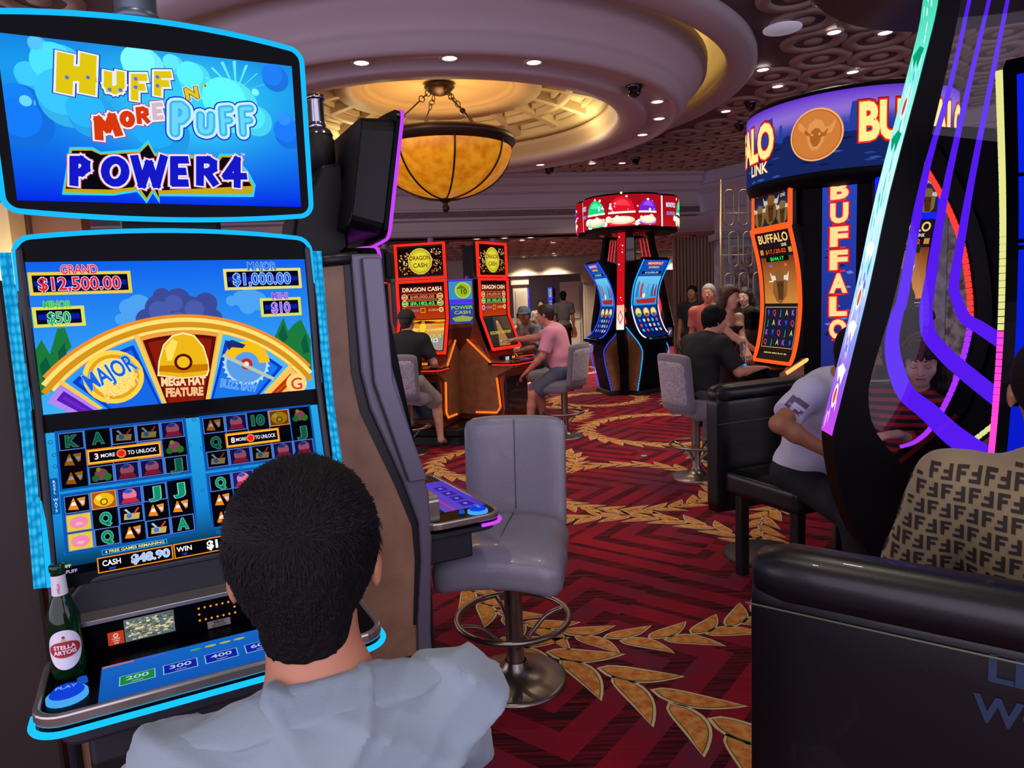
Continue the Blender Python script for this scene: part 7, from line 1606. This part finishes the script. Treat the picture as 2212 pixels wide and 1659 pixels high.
wrapdecal('sleeve_pattern', sf_, p['mid']+Vector((-.7, 0, .05)), (1, 0, 0), (0, -1, 0), (0, 0, 1), [q for q in sh if q[2][1] > -.12], _M['print_dark_brown'], sf_, maxd=.46, thr=-.87)
# ---- man with the black cap at the dragon machine ----
P = Vector((-1.12, 7.45, 0)); r_ = person('man in a black cap, black shirt and light shorts at the dragon machine', P, 84)
p = sit_pose(seat=.69, lean=.10, hL=(-.2, .4, .98), hR=(.24, .28, .92), head=(-10, 0), shz=.47, footR=(.27, .26, .09), footL=(-.05, .18, .30), hunch=.01)
skin_body('body', r_, p, .012, SK1, fine=True); short_hair(r_, p, .011, HDB, .006); BTS = mat('shirt_black', '#0d0d12', .8); shirt(r_, p, .012, BTS, g=.020, sleeve=.8, amp=.004, hem=.06); trousers(r_, p, .012, mat('shorts_stone', '#8c8680', .8), leg=.93, name='shorts', g=.022)
def capmesh(root, p, m_, back=False, h=.008, name='cap'):
    R = hrot(p); Rm = [tuple(r) for r in R.transposed()]; Hc = p['head']; q = lambda x, y, z: Hc+R@Vector((x, y, z)); S = SD(h); S.ell(q(0, -.012, .045), (.092, .108, .092), Rm, .01, clip=(tuple(q(0, 0, .030)), tuple(R@Vector((0, 0, -1))))); s = -1 if back else 1
    S.ell(q(0, s*.10, .036), (.062, .085, .012), Rm, .012); return S.build(name, m_, root)
capmesh(r_, p, mat('cap_black', '#131318', .7))
for k in 'LR': S = SD(.010); t = p['toe'+k]; a = p['an'+k]; S.cap(a+Vector((0, -.02, -.058)), t+Vector((0, 0.02, -.024)), .034, .040, .01, clip=[((0, 0, t.z-.018), (0, 0, 1))]); S.build('sandal', mat('sandal_black', '#101014', .7), r_)
# ---- man in pink ----
P = Vector((.60, 7.98, 0)); r_ = person('man in a pink t-shirt and grey shorts reaching to the dragon screen', P, 160)
p = sit_pose(seat=.69, lean=.20, hL=(-.22, .36, .80), hR=(.02, .72, 1.13), head=(4, -4), shz=.47, footL=(-.14, .40, .10), footR=(.10, .28, .12), hunch=.02)
skin_body('body', r_, p, .009, SKP, hands=(dict(curl=.4, palm=(0, 0, -1)), dict(curl=.2, palm=(0, 0, -1)))); short_hair(r_, p, .010, HDB, .008, low=-.03); shirt(r_, p, .010, mat('tee_pink', '#d0889c', .8, sheen=.2), g=.020, sleeve=.8, amp=.004, hem=.06, loose=.02); trousers(r_, p, .011, mat('shorts_grey', '#4c5060', .8), leg=.85, name='shorts', g=.022)
shoes(r_, p, .008, mat('sneaker_grey', '#3c3a44', .6), mat('sole_pale', '#c8c0c8', .6))
# ---- man in the blue cap and patterned shirt ----
P = Vector((.30, 9.45, 0)); r_ = person('man in a pale blue cap and blue patterned shirt behind the pink shirted man', P, -140)
p = sit_pose(seat=.66, lean=.08, head=(40, 0), shz=.46); skin_body('body', r_, p, .012, SK4, fine=True); shirt(r_, p, .013, mat('shirt_tie_dye', '#8a94a4', .8, var=(14, '#3c4860', 3)), g=.02, sleeve=.9); trousers(r_, p, .014, _M['trousers_black']); shoes(r_, p, .014, _M['shoe_dark']); capmesh(r_, p, mat('cap_blue', '#6c88a8', .7)); short_hair(r_, p, .012, HB, .004)
stool('ribbed-back stool under the man in the blue cap', (.30, 9.45, 0), -140, 'fabric')
# ---- black-shirted man by the buffalo machine ----
P = Vector((1.60, 6.0, 0)); r_ = person('black-haired man in a black t-shirt seated at the buffalo pod, back to us', P, 32)
p = sit_pose(seat=.67, lean=.30, hL=(-.2, .46, .95), hR=(.30, .44, .93), head=(-22, -8), shz=.43, foot=(.30, .15), hunch=.02)
skin_body('body', r_, p, .010, SK1, hands=(None, dict(curl=.5))); short_hair(r_, p, .009, HB, .022, noise=lambda X, Y, Z: .004*np.sin(X*80+Z*60)*np.sin(Y*90)); shirt(r_, p, .011, BTS, g=.028, sleeve=.85, amp=.005, hem=.06, loose=.03); trousers(r_, p, .013, mat('trousers_grey', '#4c4a50', .8)); shoes(r_, p, .010, mat('sneaker_black', '#1c1a1c', .6), mat('sole_beige', '#9c8c74', .6))
# ---- woman with long auburn hair leaning on the deck ----
P = Vector((2.13, 6.95, 0)); r_ = person('woman with long auburn hair in a dark strappy dress leaning on the machine deck', P, -62)
p = stand_pose(1.66, .12, 0, hL=(.10, .42, .98), hR=(-.10, .45, .96), head=(10, -8)); skin_body('body', r_, p, .010, SK3, fem=True, thin=.9); long_hair(r_, p, .009, HRED, .36, .014, .02)
S = SD(.011); cc = p['chest']; torso(S, p, .006, p['sc'], .05, True, clip=[(tuple(cc+Vector((0, 0, -.09))), (0, 0, 1))]); S.cap(p['pelvis'], p['pelvis']+Vector((0, 0, -.25)), .16, .17, .06, clip=[((0, 0, p['pelvis'].z-.28), (0, 0, -1))]); S.build('dress', mat('dress_dark', '#2a1620', .7), r_, noise=fold(.004)); shoes(r_, p, .014, _M['shoe_dark'])
# ---- standing group ----
def stander(label, P, facing, h, skin, hair, top, leg, res=.014, head=(0, 0), hL=None, hR=None, fem=False, longh=0, sleeve=.7, step=0, fine=True, **k):
    r_ = person(label, P, facing); p = stand_pose(h, .02, 0, hL, hR, head, step); skin_body('body', r_, p, res, skin, fem=fem, fine=fine, thin=.9 if fem else 1)
    if longh: long_hair(r_, p, res, hair, longh, .012, .01)
    else: short_hair(r_, p, res*.9, hair)
    shirt(r_, p, res, top, g=.016, sleeve=sleeve, fem=fem, amp=.004, hem=.06, name='top'); trousers(r_, p, res, leg); shoes(r_, p, res, _M['shoe_dark']); return r_
TB = _M['trousers_black']
stander('grey-haired man in a salmon shirt standing by the marble column', (2.40, 8.35, 0), -118, 1.70, SKP, HG, mat('shirt_salmon', '#b05a50', .8), TB, .012)
stander('dark-haired man in a black uniform shirt standing by the slatted wall', (2.98, 11.3, 0), -120, 1.72, SK4, HB, BTS, TB, .014)
stander('woman with brown hair in a black top standing behind the auburn haired woman', (2.98, 8.75, 0), -150, 1.64, SK3, HDB, BTS, TB, .013, head=(20, -8), fem=True, longh=.22, sleeve=.05)
stander('dark-haired woman turned away beside the buffalo screen', (2.55, 7.35, 0), 75, 1.42, SK2, HB, mat('top_plum', '#3a2028', .8), TB, .013, fem=True, longh=.22, sleeve=.1)
stander('bare-armed person standing behind the fin next to the blue-framed machine', (2.62, 4.75, 0), 60, 1.70, SK3, HDB, BTS, TB, .010, fem=True, longh=.2, sleeve=.05, hR=(.24, .15, .85))
stander('man in a grey shirt walking away in the far aisle', (1.30, 16.6, 0), 88, 1.78, SK4, HB, mat('shirt_charcoal', '#4c4648', .8), TB, .018, step=.18)
stander('man in a pale patterned shirt in the far aisle', (.74, 16.0, 0), -96, 1.60, SK4, HB, mat('shirt_pale_pattern', '#a8a094', .8, var=(16, '#6c6860', 3)), TB, .018)
for lb, P, fc, hr_ in (('woman in a beige dress seated against the far pilaster', (.27, 17.2, 0), -60, HB), ('dark-haired seated woman at the far left of the aisle', (-1.78, 9.9, 0), 60, HB)):
    r_ = person(lb, P, fc); p = sit_pose(seat=.60, lean=.05, shz=.45); skin_body('body', r_, p, .018, SK3, fem=True); long_hair(r_, p, .015, hr_, .25); shirt(r_, p, .018, mat('dress_beige', '#8c8070', .8), g=.016, fem=True); trousers(r_, p, .018, _M['dress_beige']); shoes(r_, p, .018, _M['shoe_dark']); stool('stool under the '+lb.split(' in ')[0].split(' at ')[0]+' in the far aisle' if 'beige' in lb else 'stool under the seated woman left of the dragon pod', P, fc, 'fabric')
for x, y in ((1.75, 3.0), (.7, 2.2), (-.6, 1.0), (3.4, 4.6)): downlight((x, y, 3.972), 'downlight added out of view to brighten the near seats', 'patterned ceiling downlights', 22)  # added out of view for more light on the woman and near seats
# ---- glasses ----
GL = mat('clear_glass', '#e8ecf4', .05, trans=.9, ior=1.3)
P = (2.075, 6.19, .915); m = MB(); m.lathe([(.034, 0), (.030, .004), (.004, .010), (.004, .085), (.016, .11), (.026, .15), (.026, .20), (.022, .235), (.021, .235), (.024, .20), (.024, .15), (.001, .095)], (0, 0, 0), 24); o = m.build('champagne_flute', GL); o.location = P; tag(o, 'tall champagne flute in front of the leaning woman', 'glass')
P = (2.60, 11.27, .915); m = MB(); m.lathe([(.001, .005), (.034, 0), (.036, .15), (.034, .15), (.032, .01)], (0, 0, 0), 20); o = m.build('drinking_glass', GL); o.location = P; tag(o, 'clear tumbler at the deck of the far curved machine', 'glass')
# ================= small and far things =================
lamp('woman_fill_lamp', 'AREA', (2.0, 2.78, 1.98), 12, (1, .86, .80), .3, (1.93, 3.2, 1.1), sy=.05)  # fill light added to brighten the striped woman's face, no fixture there
m = MB(); m.lathe([(.86, 2.72), (.90, 2.76), (.90, 3.2), (.86, 3.24), (.001, 3.24)], (0, 0, 0), 48); m.lathe([(.86, 2.72), (.001, 2.74)], (0, 0, 0), 48)
o = m.build('pod_canopy', mat('canopy_navy', '#0c0a24', .4, spec=.2)); o.location = (1.98, 2.42, 0); tag(o, 'dark round canopy over the near pod at the upper right', 'overhead sign')
def copy_tree(o, parent=None):
    c = o.copy(); COL.objects.link(c); c.parent = parent
    for ch in list(o.children): copy_tree(ch, c)
    return c
vm = [o for o in COL.objects if o.parent is None and o.get('label', '').startswith('violet-framed')][0]
for (x, y, a, lb) in ((.55, 21.6, 70, 'distant slot machine glowing between the far pilasters'), (1.35, 22.4, -80, 'distant slot machine beside the cream door in the far wall'), (-3.9, 14.5, 40, 'distant slot machine beyond the dragon pod at the left'), (4.6, 10.6, -40, 'slot machine glowing behind the brass screen')):
    c = copy_tree(vm); c.location = (x, y, 0); c.rotation_euler = (0, 0, radians(a)); c['label'] = lb
BRASS = mat('brass_tube', '#8a7450', .35, .9)
bs_ = thing('brass_screen', 'tall open screen of rounded brass frames beside the buffalo machine', 'screen', (3.05, 9.0, 0), 12)
for i in range(3):
    for j in range(5):
        x = -.22+i*.20+(.06 if j % 2 else 0); z = .35+j*.52; w, h, r_c = .13, .44, .06
        P = [(x+a, 0, z+b+h/2) for a, b in rrect(w, h, r_c, 4)]; m = MB(); m.tube(P, .009, 6, closed=True); m.build('frame_loop', BRASS, bs_)
for x in (-.34, .34): m = MB(); m.tube([(x, 0, 0), (x, 0, 3.0)], .014, 8); m.build('upright', BRASS, bs_)
for k in range(5):
    z = .5+.52*k; m = MB(); m.tube([(-.34, 0, z), (.34, 0, z)], .008, 6); m.build('cross_bar', BRASS, bs_)
P = atz(1391, 985, .004); m = MB(); m.lathe([(.001, .006), (.030, .006), (.032, .003), (.032, 0)], (0, 0, 0), 20); o = m.build('round_token', mat('token_blue', '#7c94c8', .5)); o.location = (P.x, P.y, .0035); tag(o, 'small pale blue round token lying on the red carpet', 'token')
P = atz(1650, 1195, .01); m = MB(); m.lathe([(.001, .02), (.22, .018), (.24, .008), (.24, 0)], (0, 0, 0), 36); o = m.build('floor_plate', mat('plate_black', '#151216', .5)); o.location = (P.x, P.y, .0035); tag(o, 'flat black round base on the carpet behind the big bench back', 'base plate')
# cream pilaster with its cap behind the top screen at the far left
m = MB(); m.box(-6.45, -6.2, 8.9, 9.2, 0, 3.1); struct(m.build('wall_cream_pilaster', [mat('cream_bright', '#e8d09a', .5)], bevel=.01))
